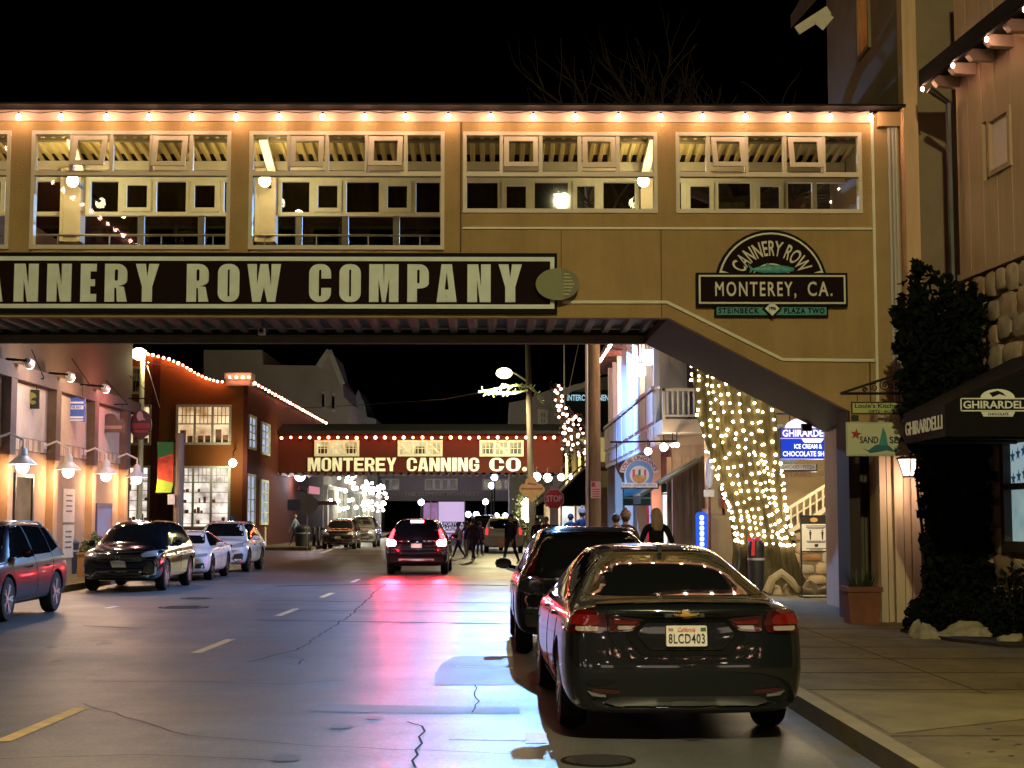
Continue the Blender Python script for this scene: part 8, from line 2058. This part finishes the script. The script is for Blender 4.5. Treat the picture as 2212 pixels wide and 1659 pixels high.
    for vw in sides:
        for poly in sw: P('side_window', vw, TS(poly), M_CGLASS, 0.004, 0.04)
        if detail:
            zb = 0.98
            if kind == 'sedan': seams = [[(2.30, 1.36), (2.31, .96), (2.30, .34), (2.36, .26)], [(3.66, .95), (3.60, .6), (3.52, .3)], [(1.22, .98), (1.30, .72), (1.55, .42), (1.58, .28)]]
            else: seams = [[(2.08, 1.56), (2.09, 1.04), (2.08, .42), (2.12, .32)], [(3.36, 1.02), (3.30, .62), (3.22, .34)], [(1.04, 1.54), (1.05, 1.04), (1.22, .76), (1.34, .44), (1.36, .32)]]
            for s_ in seams: strip('door_seam', bvh, vw, TS(s_), 0.011, M_SEAM, t)
            for yh in ((1.55, 2.62) if kind == 'sedan' else (1.32, 2.42)):
                P('door_handle', vw, TS([(yh, zb - .115), (yh + .2, zb - .125), (yh + .2, zb - .095), (yh, zb - .085)]), pm if kind == 'sedan' else M_CHROME, 0.03, 0.01, 0.08)
            P('rocker_trim', vw, TS([(wy[0] + .45, .235), (wy[1] - .45, .235), (wy[1] - .45, .33 if kind != 'sedan' else .27), (wy[0] + .45, .33 if kind != 'sedan' else .27)]), cladding or M_TRIM, 0.006, 0.01)
        sg = -1 if vw == 'left' else 1
        my = ((3.35 if kind == 'sedan' else 3.05) - L0 / 2) * ky; mz = (1.03 if kind == 'sedan' else 1.12) * kz
        mb = MB(); mb.ball((sg * (W / 2 + 0.09), my, mz), 0.1, 10, 8, (1.15, 0.6, 0.75)); mb.beam((sg * (W / 2 - 0.07), my + .03, mz - 0.06), (sg * (W / 2 + 0.05), my, mz - 0.03), 0.06, 0.05)
        mr = mb.build('mirror', pm, t, True, local=True)
        mb = MB(); mb.box(sg * (W / 2 + 0.19), sg * (W / 2 + 0.0), my - 0.062, my - 0.055, mz - 0.055, mz + 0.055); mb.build('mirror_glass', M_CGLASS, mr, local=True)
        if roof_rails:
            ry = [(0.75 - L0 / 2) * ky, (2.6 - L0 / 2) * ky]; pts = []
            for k in range(9):
                yy = ry[0] + (ry[1] - ry[0]) * k / 8; h = bvh.ray_cast(Vector((sg * .56 * kx, yy, 4)), Vector((0, 0, -1)))
                pts.append(h[0] + Vector((0, 0, 0.045 if 0 < k < 8 else 0.0)))
            mb = MB(); mb.tube(pts, 0.016, 6); mb.build('roof_rail', M_TRIM, t, local=True)
    E_TAIL = emit('brake_glow', (1.0, 0.03, 0.04), 380) if lit else M_TAIL
    E_TAIL2 = emit('brake_glow_dim', (1.0, 0.010, 0.014), 34) if lit else M_TAIL
    if rear and extra is None:
        if kind == 'suv':
            for mm in (lambda q: q, mir):
                P('taillight', 'rear', mm(T([(-.86, .86), (-.62, .86), (-.58, .98), (-.66, 1.04), (-.86, 1.06)])), E_TAIL, 0.012, 0.03, 0.06)
                P('taillight_upper', 'rear', mm(T([(-.82, 1.08), (-.70, 1.08), (-.63, 1.34), (-.70, 1.36)])), E_TAIL2, 0.012, 0.02, 0.06)
                P('reflector', 'rear', mm(T([(-.72, .47), (-.56, .47), (-.56, .52), (-.72, .52)])), M_TAIL, 0.008, 0.01, 0.08)
            P('brake_light', 'rear', T([(-.20, 1.565), (.20, 1.565), (.18, 1.61), (-.18, 1.61)]), E_TAIL, 0.012, 0.02, 0.08)
            P('bumper', 'rear', T([(-.78, .40), (.78, .40), (.80, .56), (-.80, .56)]), M_TRIM, 0.03, 0.03)
            P('skid_plate', 'rear', T([(-.52, .42), (.52, .42), (.52, .50), (-.52, .50)]), mat('silver_plastic', (0.42, 0.42, 0.44), 0.4, 0.3), 0.045, 0.02)
            P('license_plate', 'rear', [(-.155, .80 * kz), (.155, .80 * kz), (.155, .95 * kz), (-.155, .95 * kz)], M_PLATE, 0.03, 0.01)
            P('trim_bar', 'rear', T([(-.45, .985), (.45, .985), (.45, 1.02), (-.45, 1.02)]), M_CHROME, 0.015, 0.01)
            strip('hatch_seam', bvh, 'rear', T([(-.60, 1.0), (-.60, .66), (-.55, .60), (.55, .60), (.60, .66), (.60, 1.0)]), 0.012, M_SEAM, t)
            P('spoiler', 'rear', T([(-.56, 1.57), (.56, 1.57), (.50, 1.62), (-.50, 1.62)]), pm, 0.05, 0.02) if not lit else None
        if kind == 'van':
            for mm in (lambda q: q, mir): P('taillight', 'rear', mm(T([(-.88, .85), (-.74, .85), (-.72, 1.2), (-.84, 1.22)])), emit('dim_tail', (0.9, 0.05, 0.04), 1.2), 0.012, 0.03, 0.07)
            P('license_plate', 'rear', [(-.155, .82), (.155, .82), (.155, .97), (-.155, .97)], M_PLATE, 0.03, 0.01)
            P('bumper', 'rear', T([(-.82, .46), (.82, .46), (.84, .66), (-.84, .66)]), pm, 0.04, 0.04)
            strip('hatch_seam', bvh, 'rear', T([(-.70, 1.1), (-.70, .74), (.70, .74), (.70, 1.1)]), 0.012, M_SEAM, t)
    if front:
        if kind == 'sedan':
            for mm in (lambda q: q, mir): P('headlight', 'front', mm(T([(-.84, .70), (-.50, .66), (-.47, .72), (-.62, .77), (-.84, .79)])), M_HEAD, 0.010, 0.03, 0.07)
            P('grille', 'front', T([(-.44, .58), (.44, .58), (.48, .70), (-.48, .70)]), M_TRIM, 0.008, 0.03)
            P('lower_grille', 'front', T([(-.5, .30), (.5, .30), (.56, .44), (-.56, .44)]), M_TRIM, 0.008, 0.03)
        else:
            for mm in (lambda q: q, mir):
                P('headlight', 'front', mm(T([(-.86, .84), (-.52, .80), (-.48, .88), (-.62, .94), (-.86, .98)])), M_HEAD, 0.010, 0.03, 0.07)
                P('fog_surround', 'front', mm(T([(-.80, .44), (-.52, .44), (-.56, .60), (-.80, .64)])), M_TRIM, 0.012, 0.03, 0.08)
            P('grille', 'front', T([(-.50, .72), (.50, .72), (.52, .90), (-.52, .90)]), M_TRIM, 0.010, 0.03)
            P('lower_grille', 'front', T([(-.48, .34), (.48, .34), (.52, .52), (-.52, .52)]), M_TRIM, 0.012, 0.03)
            P('grille_bar', 'front', T([(-.50, .875), (.50, .875), (.50, .90), (-.50, .90)]), M_CHROME, 0.02, 0.01)
            strip('chrome_skirt', bvh, 'front', T([(-.80, .60), (-.78, .42), (-.62, .36), (-.50, .46), (.50, .46), (.62, .36), (.78, .42), (.80, .60)]), 0.028, M_CHROME, t, 0.025)
        P('license_plate', 'front', [(-.155, (.58 if kind != 'sedan' else .46) * kz), (.155, (.58 if kind != 'sedan' else .46) * kz), (.155, (.58 if kind != 'sedan' else .46) * kz + .15), (-.155, (.58 if kind != 'sedan' else .46) * kz + .15)], M_PLATE, 0.03, 0.01)
        strip('hood_seam', bvh, 'front', T([(-.70, 1.0 if kind != 'sedan' else .9), (-.60, .93 if kind != 'sedan' else .8), (.60, .93 if kind != 'sedan' else .8), (.70, 1.0 if kind != 'sedan' else .9)]), 0.01, M_SEAM, t)
    if extra: extra(t, bvh, P, T, TS, mir, kx, ky, kz, L, pm)
    return t
# ---------------------------------------------------------------- the dark sedan in front
def sedan_rear(t, bvh, P, T, TS, mir, kx, ky, kz, L, pm):
    M_TLW = mat('reverse_lens', (0.32, 0.25, 0.22), 0.15, var=0, coat=1.0)
    M_TLR = mat('tail_lens_bright', (0.16, 0.006, 0.006), 0.1, var=0, coat=1.0)
    for mm in (lambda q: q, mir):
        a = P('taillight', 'rear', mm([(-.89, .80), (-.61, .80), (-.585, .87), (-.60, .945), (-.70, .965), (-.89, .955)]), M_TAIL, 0.012, 0.03, 0.05)
        P('taillight_ring', 'rear', mm([(-.84, .86), (-.655, .86), (-.64, .90), (-.66, .935), (-.84, .925)]), M_TLR, 0.022, 0.02, 0.05)
        P('reflex_lens', 'rear', mm([(-.81, .815), (-.66, .815), (-.655, .85), (-.81, .85)]), M_TLW, 0.024, 0.01, 0.05)
        P('inner_taillight', 'rear', mm([(-.57, .805), (-.40, .815), (-.30, .90), (-.33, .915), (-.575, .935)]), M_TAIL, 0.012, 0.02, 0.05)
        P('inner_ring', 'rear', mm([(-.54, .87), (-.39, .865), (-.34, .895), (-.54, .915)]), M_TLR, 0.022, 0.01, 0.05)
        P('reverse_light', 'rear', mm([(-.51, .825), (-.41, .83), (-.375, .855), (-.51, .855)]), M_TLW, 0.024, 0.01, 0.05)
        P('reflector', 'rear', mm([(-.70, .365), (-.50, .355), (-.50, .385), (-.70, .40)]), M_TAIL, 0.010, 0.01, 0.06)
        strip('quarter_seam', bvh, 'rear', mm([(-.70, 1.02), (-.59, .96), (-.58, .80), (-.50, .66), (-.40, .605)]), 0.010, M_SEAM, t)
        P('exhaust_trim', 'rear', mm([(-.74, .385), (-.70, .345), (-.60, .335), (-.60, .355), (-.68, .368)]), M_CHROME, 0.02, 0.005, 0.04)
    P('plate_recess', 'rear', [(-.46, .785), (-.33, .635), (.33, .635), (.46, .785), (.36, .912), (-.36, .912)], mat('recess_black', (0.002, 0.002, 0.002), 0.7, var=0), 0.006, 0.03)
    P('recess_panel', 'rear', [(-.37, .785), (-.27, .675), (.27, .675), (.37, .785), (.29, .885), (-.29, .885)], pm, 0.013, 0.02)
    lp = P('license_plate', 'rear', [(-.152, .70), (.152, .70), (.152, .855), (-.152, .855)], M_PLATE, 0.040, 0.012, 0.08)
    lp['label'] = 'white California plate reading 8LCD403'
    h = bvh.ray_cast(Vector((0, -6, .78)), Vector((0, 1, 0)))[0]
    ya, yb = [bvh.ray_cast(Vector((0, -6, z)), Vector((0, 1, 0)))[0].y for z in (.70, .855)]
    zd = Vector((0, yb - ya, .155)).normalized()
    lettering('8LCD403', (0, h.y - 0.043 - 0.001, .762), (1, 0, 0), zd, .272, .072, mat('plate_blue_black', (0.01, 0.012, 0.03), 0.5, var=0), lp, bold=0.012, depth=0.002, spacing=1.1, local=True)
    lettering('California', (0, h.y - 0.043 + (yb - ya) * 0.38, .828), (1, 0, 0), zd, .13, .030, mat('plate_red', (0.5, 0.05, 0.04), 0.5, var=0), lp, bold=0.005, shear=0.3, depth=0.002, local=True)
    mb = MB(); yk = h.y - 0.043 + (yb - ya) * 0.38
    mb.box(.105, .145, yk - 0.002, yk + 0.002, .815, .842); mb.build('sticker', mat('sticker_green', (0.05, 0.16, 0.08), 0.5), lp, local=True)
    mb = MB(); mb.box(-.135, -.10, yk - 0.002, yk + 0.002, .818, .838); mb.build('sticker', mat('sticker_red', (0.4, 0.25, 0.2), 0.5), lp, local=True)
    # gold cross-shaped emblem
    e = [(a, b - 0.022) for a, b in [(-.095, .948), (-.03, .948), (-.024, .935), (.030, .935), (.036, .952), (.092, .952), (.078, .972), (.022, .972), (.018, .988), (-.036, .988), (-.04, .970), (-.085, .970)]]
    P('emblem', 'rear', e, mat('emblem_gold', (0.75, 0.48, 0.12), 0.25, 0.8, var=0), 0.011, 0, 0.05)
    P('emblem_edge', 'rear', [(a * 1.1, (b - .9395) * 1.2 + .9395) for a, b in e], M_CHROME, 0.006, 0, 0.05)
    strip('trunk_seam', bvh, 'rear', [(-.42, .608), (-.30, .592), (0, .586), (.30, .592), (.42, .608)], 0.014, M_SEAM, t)
    P('lower_valance', 'rear', [(-.62, .29), (-.52, .26), (.52, .26), (.62, .29), (.56, .335), (-.56, .335)], M_TRIM, 0.016, 0.03, 0.045)
    strip('spoiler_lip', bvh, 'rear', [(-.66, 1.005), (-.4, 1.018), (0, 1.024), (.4, 1.018), (.66, 1.005)], 0.022, pm, t, 0.022)
    y0 = (1.62 - 4.93 / 2)
    h = bvh.ray_cast(Vector((0, y0, 4)), Vector((0, 0, -1)))[0]
    mb = MB(); mb.prism_x([(y0 - 0.09, h.z - 0.01), (y0 - 0.07, h.z + 0.062), (y0 - 0.03, h.z + 0.066), (y0 + 0.11, h.z + 0.0)], -0.016, 0.016); mb.build('antenna_fin', pm, t, local=True)
    # rear shelf and seat backs seen through the glass as paler panels
    strip('window_trim', bvh, 'left', TS([(1.02, 1.0), (2.3, .98), (3.70, .97)]), 0.014, M_CHROME, t, 0.006)
    strip('window_trim', bvh, 'left', TS([(1.06, 1.02), (1.5, 1.315), (2.0, 1.395), (2.6, 1.40), (3.0, 1.37), (3.4, 1.17), (3.68, .985)]), 0.014, M_CHROME, t, 0.006)
def P3(u, v, Y): return X(u, Y, v)
PM_GREY = paint('dark_green_grey_paint', (0.0055, 0.0072, 0.0082), 0.0, 0.25)
car('sedan', 'dark glossy sedan with plate 8LCD403 parked at the right kerb', 'car', 'sedan', (1.335, 11.45 + 4.93 / 2, 0), rad(1.7), PM_GREY, 1.82, 1.44, 4.93, front=False, dark_rim=False, extra=sedan_rear)
PM_BLK = paint('black_paint_car', (0.006, 0.006, 0.008), 0.2, 0.14)
car('suv', 'black SUV parked at the right kerb ahead of the dark sedan', 'car', 'suv', (1.10, 18.4 + 2.25, 0), rad(0.8), PM_BLK, 1.84, 1.56, 4.5, front=False, dark_rim=True, roof_rails=False)
car('suv', 'dark SUV driving away with glowing red brake lights', 'car', 'suv', (-2.37, 45.4 + 2.3, 0), rad(-0.5), paint('deep_purple_paint', (0.014, 0.010, 0.022), 0.3, 0.2), 1.85, 1.66, 4.6, front=False, lit=True)
lamp('brake_light_spill', (-2.37 - 0.68, 45.2, 0.98), (1.0, 0.02, 0.05), 1900, 0.08, 30, (0.03, -1, -0.10), 1.0)
lamp('brake_light_spill', (-2.37 + 0.68, 45.2, 0.98), (1.0, 0.02, 0.05), 1000, 0.08, 30, (0.03, -1, -0.10), 1.0)
for sx_ in (-0.66, 0.66): lamp('brake_light_spill', (-2.37 + sx_, 44.98, 1.0), (1.0, 0.015, 0.02), 11, 0.06)
lamp('plate_light', (-2.37, 45.28, 1.0), (1.0, 0.9, 0.95), 3.0, 0.02)
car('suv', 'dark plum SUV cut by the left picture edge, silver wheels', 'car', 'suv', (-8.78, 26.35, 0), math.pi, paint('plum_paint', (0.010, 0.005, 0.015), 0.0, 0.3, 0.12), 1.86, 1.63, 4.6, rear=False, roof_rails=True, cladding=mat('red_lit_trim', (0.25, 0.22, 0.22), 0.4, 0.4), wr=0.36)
def crv_front(t, bvh, P, T, TS, mir, kx, ky, kz, L, pm):
    h = bvh.ray_cast(Vector((0, 6, .81 * kz)), Vector((0, -1, 0)))[0]
    mb = MB(); z = .81 * kz; y = h.y + 0.02
    for a, b, c, d in ((-.055, -.035, -.05, .05), (.035, .055, -.05, .05), (-.035, .035, -.012, .012)): mb.box(a, b, y, y + 0.02, z + c, z + d)
    mb.build('emblem', M_CHROME, t, local=True)
    P('windshield_strip', 'front', [(-.2, 1.2 * kz), (.2, 1.2 * kz), (.2, 1.21 * kz), (-.2, 1.21 * kz)], M_TRIM, 0.006, 0)  # thin black trim strip across the windshield
car('suv', 'black SUV facing the camera with chrome lower trim, left kerb', 'car', 'suv', (-8.55, 34.9 + 2.3, 0), math.pi, PM_BLK, 1.85, 1.62, 4.6, extra=crv_front, wr=0.36)
PM_WHITE = paint('white_paint_car', (0.62, 0.65, 0.70), 0.0, 0.25)
def sport(t, bvh, P, T, TS, mir, kx, ky, kz, L, pm):
    P('hood_scoop', 'front', T([(-.30, .87), (.30, .87), (.26, .90), (-.26, .90)]), M_TRIM, 0.006, 0.01)
    P('side_vent', 'front', T([(-.80, .36), (-.56, .36), (-.60, .50), (-.78, .52)]), M_TRIM, 0.012, 0.02)
    P('side_vent', 'front', mir(T([(-.80, .36), (-.56, .36), (-.60, .50), (-.78, .52)])), M_TRIM, 0.012, 0.02)
car('sports_car', 'white low sports car with black windshield parked behind the black SUV', 'car', 'sedan', (-8.68, 41.0 + 2.39, 0), math.pi + rad(1.5), PM_WHITE, 1.90, 1.34, 4.78, dark_rim=True, extra=sport, style=1)
car('suv', 'white compact SUV with dark grille behind the white sports car', 'car', 'suv', (-8.66, 47.4 + 2.2, 0), math.pi, PM_WHITE, 1.88, 1.58, 4.4, dark_rim=True, style=1, wr=0.36)
car('suv', 'dark red SUV facing the camera on the far left corner', 'car', 'suv', (X(731, 83), 83 + 2.3, 0), math.pi, paint('dark_red_paint', (0.05, 0.012, 0.012), 0.4, 0.22), 1.85, 1.66, 4.6, rear=False)
car('suv', 'silver-grey SUV half hidden behind the far dark red SUV', 'car', 'suv', (X(781, 90), 91, 0), math.pi, paint('silver_grey_paint', (0.26, 0.23, 0.23), 0.5, 0.25), 1.9, 1.80, 4.8, rear=False, style=1)
car('minivan', 'white minivan facing away on the far right', 'van', 'van', (X(1088, 74), 74.5 + 2.4, 0), 0, paint('van_white_paint', (0.60, 0.58, 0.52), 0.0, 0.3), 1.92, 1.78, 4.85, front=False)
car('suv', 'black SUV facing away just left of the white minivan', 'car', 'suv', (X(1048, 80), 82.5, 0), 0, PM_BLK, 1.9, 1.85, 4.7, front=False)
# ================================================================ people
def person(label, loc, rz, h, top, legs, hair, pose='walk', skin=(0.32, 0.19, 0.13), long_hair=False, shoes=(0.5, 0.5, 0.5), hat=None, bag=None, wide=1.0, skirt=False):
    t = thing('person', label, 'person', loc, rz)
    k = h / 1.75
    me = bpy.data.meshes.new('body'); bm = bmesh.new()
    sk = bm.verts.layers.skin.verify()
    V = {}
    def j(n, x, y, z, r, par=None):
        v = bm.verts.new((x * k, y * k, z * k)); v[sk].radius = (r * k, r * k); V[n] = v
        if par: bm.edges.new((V[par], v))
        return v
    st = {'walk': 0.22, 'stand': 0.04, 'sit': 0.0}[pose]
    r = j('pelvis', 0, 0, 0.96, 0.145 * wide); r[sk].use_root = True
    j('waist', 0, 0, 1.12, 0.13 * wide, 'pelvis'); j('chest', 0, 0.01, 1.32, 0.15 * wide, 'waist'); j('upper', 0, 0, 1.43, 0.10, 'chest'); j('neck', 0, 0.01, 1.51, 0.055, 'upper'); j('chin', 0, 0.035, 1.575, 0.075, 'neck'); j('head', 0, 0.02, 1.66, 0.095, 'chin'); j('crown', 0, 0.01, 1.72, 0.06, 'head')
    for s, nm in ((-1, 'l'), (1, 'r')):
        sw = st * s
        j('sh' + nm, s * 0.17 * wide, 0, 1.41, 0.07, 'upper'); j('el' + nm, s * 0.245 * wide, -sw * 0.5 - 0.02, 1.14, 0.05, 'sh' + nm); j('wr' + nm, s * 0.24 * wide, -sw * 0.8 + 0.09, 0.91, 0.033, 'el' + nm); j('pa' + nm, s * 0.235 * wide, -sw * 0.8 + 0.11, 0.84, 0.036, 'wr' + nm)
        for q in range(4):
            a = (q - 1.5) * 0.021; L = (0.065, 0.08, 0.075, 0.06)[q]
            j('f%d%s' % (q, nm), s * 0.235 * wide, -sw * 0.8 + 0.115 + a, 0.80, 0.010, 'pa' + nm); j('g%d%s' % (q, nm), s * 0.215 * wide, -sw * 0.8 + 0.125 + a, 0.80 - L, 0.008, 'f%d%s' % (q, nm))
        j('th' + nm, s * 0.225 * wide, -sw * 0.8 + 0.155, 0.83, 0.011, 'wr' + nm); j('tt' + nm, s * 0.215 * wide, -sw * 0.8 + 0.175, 0.79, 0.009, 'th' + nm)
        j('hi' + nm, s * 0.09 * wide, 0, 0.90, 0.095 * wide, 'pelvis'); j('kn' + nm, s * 0.095, sw * 0.75 + 0.02, 0.50, 0.066, 'hi' + nm); j('an' + nm, s * 0.095, sw * (1.5 if s > 0 else 1.9), 0.09 + (0.05 if sw < -0.1 else 0), 0.043, 'kn' + nm); j('to' + nm, s * 0.105, sw * (1.5 if s > 0 else 1.9) + 0.16, 0.04, 0.042, 'an' + nm)
    bm.to_mesh(me); bm.free()
    o = bpy.data.objects.new('tmp', me); COL.objects.link(o)
    m1 = o.modifiers.new('skin', 'SKIN'); m1.use_smooth_shade = True
    m2 = o.modifiers.new('sub', 'SUBSURF'); m2.levels = 1; m2.render_levels = 1
    bpy.context.view_layer.update()
    out = bpy.data.meshes.new_from_object(o.evaluated_get(bpy.context.evaluated_depsgraph_get()))
    bpy.data.objects.remove(o)
    nm = label.split()[0]
    key = lambda tag_, c: mat('cloth_%s_%.2f_%.2f_%.2f' % (tag_, *c), c, 0.8, var=0.15, scale=9)
    ms = [key('skin', skin), key('top', top), key('legs', legs), key('shoe', shoes)]
    out.materials.clear()
    for m in ms: out.materials.append(m)
    for p in out.polygons:
        c = p.center / k; p.use_smooth = True
        if c.z > 1.50: i = 0
        elif abs(c.x) > 0.185 * wide and c.z < 0.90 and c.z > 0.6: i = 0
        elif c.z < 0.11: i = 3
        elif c.z < (0.80 if skirt else 0.93) and abs(c.x) < 0.2 * wide: i = 2
        else: i = 1
        p.material_index = i
    out.name = 'body'
    b = bpy.data.objects.new('body', out); COL.objects.link(b); b.parent = t
    mb = MB()
    mb.ball((0, -0.004 * k, 1.675 * k), 0.112 * k, 12, 8, (0.92, 1.0, 0.98))
    mb.v = [Vector((v.x, v.y, v.z)) if not (v.y > 0.055 * k and v.z < 1.70 * k) else Vector((v.x * 0.9, 0.05 * k, max(v.z, 1.68 * k))) for v in mb.v]
    if long_hair:
        mb.lathe([(0.1 * k, 0.0), (0.115 * k, -0.1 * k), (0.12 * k, -0.22 * k), (0.10 * k, -0.32 * k), (0.03 * k, -0.36 * k)], (0, -0.035 * k, 1.69 * k), 12)
        mb.v = [Vector((v.x, v.y * (0.62 if v.z < 1.6 * k else 1) - (0.05 * k if v.z < 1.6 * k else 0), v.z)) for v in mb.v]
    mb.build('hair', mat('hair_%.2f_%.2f' % hair[:2], hair, 0.6, var=0.25, scale=20, streak=True), t, True, local=True)
    mb = MB()
    for s in (-1, 1):
        mb.ball((s * 0.034 * k, 0.112 * k, 1.655 * k), 0.012 * k, 6, 4); mb.ball((s * 0.098 * k, 0.01 * k, 1.645 * k), 0.026 * k, 6, 4, (0.4, 0.8, 1.2))
    mb.ball((0, 0.125 * k, 1.625 * k), 0.018 * k, 6, 4); mb.ball((0, 0.115 * k, 1.585 * k), 0.022 * k, 6, 4, (1.2, 0.4, 0.35))
    mb.build('face', ms[0], t, True, local=True)
    if hat:
        mb = MB(); mb.lathe([(0.13 * k, 0), (0.125 * k, 0.06 * k), (0.09 * k, 0.13 * k), (0.02 * k, 0.155 * k)], (0, -0.0, 1.69 * k), 12); mb.ball((0, 0, 1.86 * k), 0.035 * k, 6, 5); mb.build('hat', mat('knit_hat', hat, 0.9, var=0.6, scale=25), t, True, local=True)
    if bag:
        mb = MB(); mb.prism(rrect(0.2 * k, 0.62 * k, 0.48 * k, 0.92 * k, 0.03), -0.03, 0.09); mb.build('bag', mat('tan_bag', bag, 0.7, var=0.2), t, local=True)
    return t
def stand(u, Y, z=0.0): return (X(u, Y, 1180), Y, z)
person('person in a dark coat with long blond hair walking away on the right pavement', stand(1418, 27.2, 0.15), 0.15, 1.66, (0.012, 0.013, 0.02), (0.02, 0.02, 0.03), (0.42, 0.27, 0.15), 'walk', long_hair=True, wide=1.12)
person('person in a patterned knit hat ahead of the blond-haired person', stand(1352, 31.5, 0.15), 0.1, 1.60, (0.05, 0.02, 0.02), (0.03, 0.025, 0.03), (0.03, 0.02, 0.015), 'walk', hat=(0.22, 0.14, 0.10), wide=1.1)
person('person with dark short hair beside the knit-hatted person', stand(1331, 32.6, 0.15), -0.2, 1.58, (0.06, 0.015, 0.02), (0.02, 0.02, 0.02), (0.02, 0.012, 0.01), 'stand')
person('person in a light pink top and dark trousers crossing beyond the braking car', stand(990, 63), 1.2, 1.48, (0.50, 0.34, 0.38), (0.03, 0.03, 0.07), (0.10, 0.05, 0.03), 'walk', shoes=(0.6, 0.6, 0.6))
person('person in a dark hooded coat and white shoes crossing beyond the braking car', stand(1022, 60), 0.4, 1.64, (0.035, 0.02, 0.022), (0.05, 0.04, 0.10), (0.02, 0.015, 0.01), 'walk', shoes=(0.75, 0.75, 0.72))
person('person in a blue jacket between the two crossing walkers', stand(1008, 66), 0.2, 1.5, (0.06, 0.06, 0.22), (0.22, 0.18, 0.14), (0.05, 0.03, 0.02), 'walk')
person('person in purple at the right of the crossing group', stand(1036, 68), -0.6, 1.52, (0.12, 0.05, 0.16), (0.04, 0.03, 0.08), (0.04, 0.02, 0.02), 'stand')
person('person in black with a tan bag at the edge of the dark SUV', stand(1103, 55.5), 2.6, 1.78, (0.012, 0.012, 0.014), (0.018, 0.018, 0.02), (0.02, 0.012, 0.01), 'walk', bag=(0.42, 0.26, 0.12), wide=1.1)
person('person in a grey-blue jacket by the far left litter bin', stand(637, 86.5, 0.15), 1.2, 1.70, (0.14, 0.19, 0.26), (0.03, 0.03, 0.04), (0.25, 0.18, 0.12), 'walk', shoes=(0.3, 0.3, 0.3))
person('person with a dark ponytail behind the dark SUV roof, by the lit shop', stand(1233, 49, 0.15), 0.0, 1.63, (0.02, 0.02, 0.03), (0.02, 0.02, 0.02), (0.015, 0.01, 0.01), 'stand')
person('person in a pointed dark hood next to the ponytailed person', stand(1258, 47, 0.15), 0.3, 1.74, (0.015, 0.015, 0.03), (0.02, 0.02, 0.02), (0.02, 0.012, 0.02), 'stand', hat=(0.02, 0.015, 0.035))
person('person in a dark jacket below the gold sign', stand(1160, 60, 0.0), 2.9, 1.66, (0.03, 0.02, 0.05), (0.02, 0.02, 0.02), (0.04, 0.02, 0.015), 'walk')
person('person in a red-brown top beside the stop sign post', stand(1180, 57.5, 0.0), 2.9, 1.70, (0.16, 0.05, 0.03), (0.03, 0.03, 0.04), (0.12, 0.05, 0.02), 'walk')
# ================================================================ what the glossy cars and glass mirror: the lamp and the lit front behind the camera
nl = thing('street_lamp', 'tall street lamp behind the camera mirrored in the footbridge window', 'street lamp', (3.1, NEAR_POS.y, 0.15))
mb = MB(); mb.lathe([(0.14, 0), (0.11, 1.0), (0.08, 10.0)], (3.1, NEAR_POS.y, 0.15), 10); mb.build('pole', M_PIPEW, nl)
mb = MB(); mb.tube([(3.1, NEAR_POS.y, 9.9), (2.6, NEAR_POS.y, 10.5), (NEAR_POS.x, NEAR_POS.y, 10.55)], 0.05, 6); mb.build('arm', M_PIPEW, nl)
mb = MB(); mb.box(NEAR_POS.x - 0.35, NEAR_POS.x + 0.35, NEAR_POS.y - 0.16, NEAR_POS.y + 0.16, NEAR_POS.z + 0.17, NEAR_POS.z + 0.3); mb.build('housing', M_PIPEW, nl)
mb = MB(); mb.ball((NEAR_POS.x, NEAR_POS.y, NEAR_POS.z + 0.15), 0.16, 10, 8, (1.3, 1, 0.5)); mb.build('lens', emit('near_lamp_glow', (0.9, 1.0, 0.55), 200), nl, True)
hb = thing('corner_building', 'building across the street behind the camera with lit eave', 'building', (0, -16, 0))
mb = MB(); mb.box(-16, 12, -18, -16, 0.1, 8.5); mb.build('wall', mat('rear_wall', (0.05, 0.038, 0.028), 0.8, var=0.2), hb)
for k in range(6):
    x = -13 + 4.2 * k; window(hb, S('R', 0), 0, 1, 0, 1, 2, 2, M_CREAM, M_BLACK) if False else None
    mb = MB(); mb.box(x, x + 2.2, -15.97, -15.93, 0.9, 2.9); mb.build('window', emit('rear_window_glow', (1.0, 0.78, 0.6), 2.2), hb)
bp = [Vector((-15.5 + 0.95 * k, -15.6, 6.6)) for k in range(29)]
string_lights('string of bulbs on the building behind the camera', [bp], bp, 'bridge', E_BULB, 0.035)
rdb = thing('red_building', 'red building behind the camera whose eave lights mirror in the footbridge windows', 'building', (-17, -6, 0))
mb = MB(); mb.box(-20, -14, -30, 8, 0.1, 12.0); mb.build('wall', mat('mirror_red_wall', (0.14, 0.022, 0.012), 0.8, var=0.15), rdb)
mb = MB(); mb.box(-20, -13.6, -30, 8.3, 12.0, 12.2); mb.build('roof_edge', M_DARKROOF, rdb)
bp = [Vector((-13.55, 7.5 - 1.1 * k, 11.85)) for k in range(34)]
string_lights('string of bulbs on the red building behind the camera', [bp], bp, 'mirror', emit('mirror_bulb', (1.0, 0.42, 0.30), 150), 0.06, base=False)
for k in range(9):
    c = Vector((-11.0 + 2.45 * k + 0.5 * math.sin(k * 2.1), -15.2 + 0.5 * math.cos(k), 2.2 + 1.1 * (k % 3)))
    t = thing('globe_lamp', ['first', 'second', 'third', 'fourth', 'fifth', 'sixth', 'seventh', 'eighth', 'ninth'][k] + ' globe lamp along the lit eave building behind the camera', 'lamp', c, group='globe lamps on the building behind the camera')
    mb = MB(); mb.ball(c, 0.13, 8, 6); mb.build('globe', emit('rear_globe', (1.0, 0.85, 0.7), 40), t, True)
    mb = MB(); mb.tube([c, Vector((c.x, -16.0, c.z + 0.2))], 0.02, 4); mb.build('bracket', M_BLACK, t)
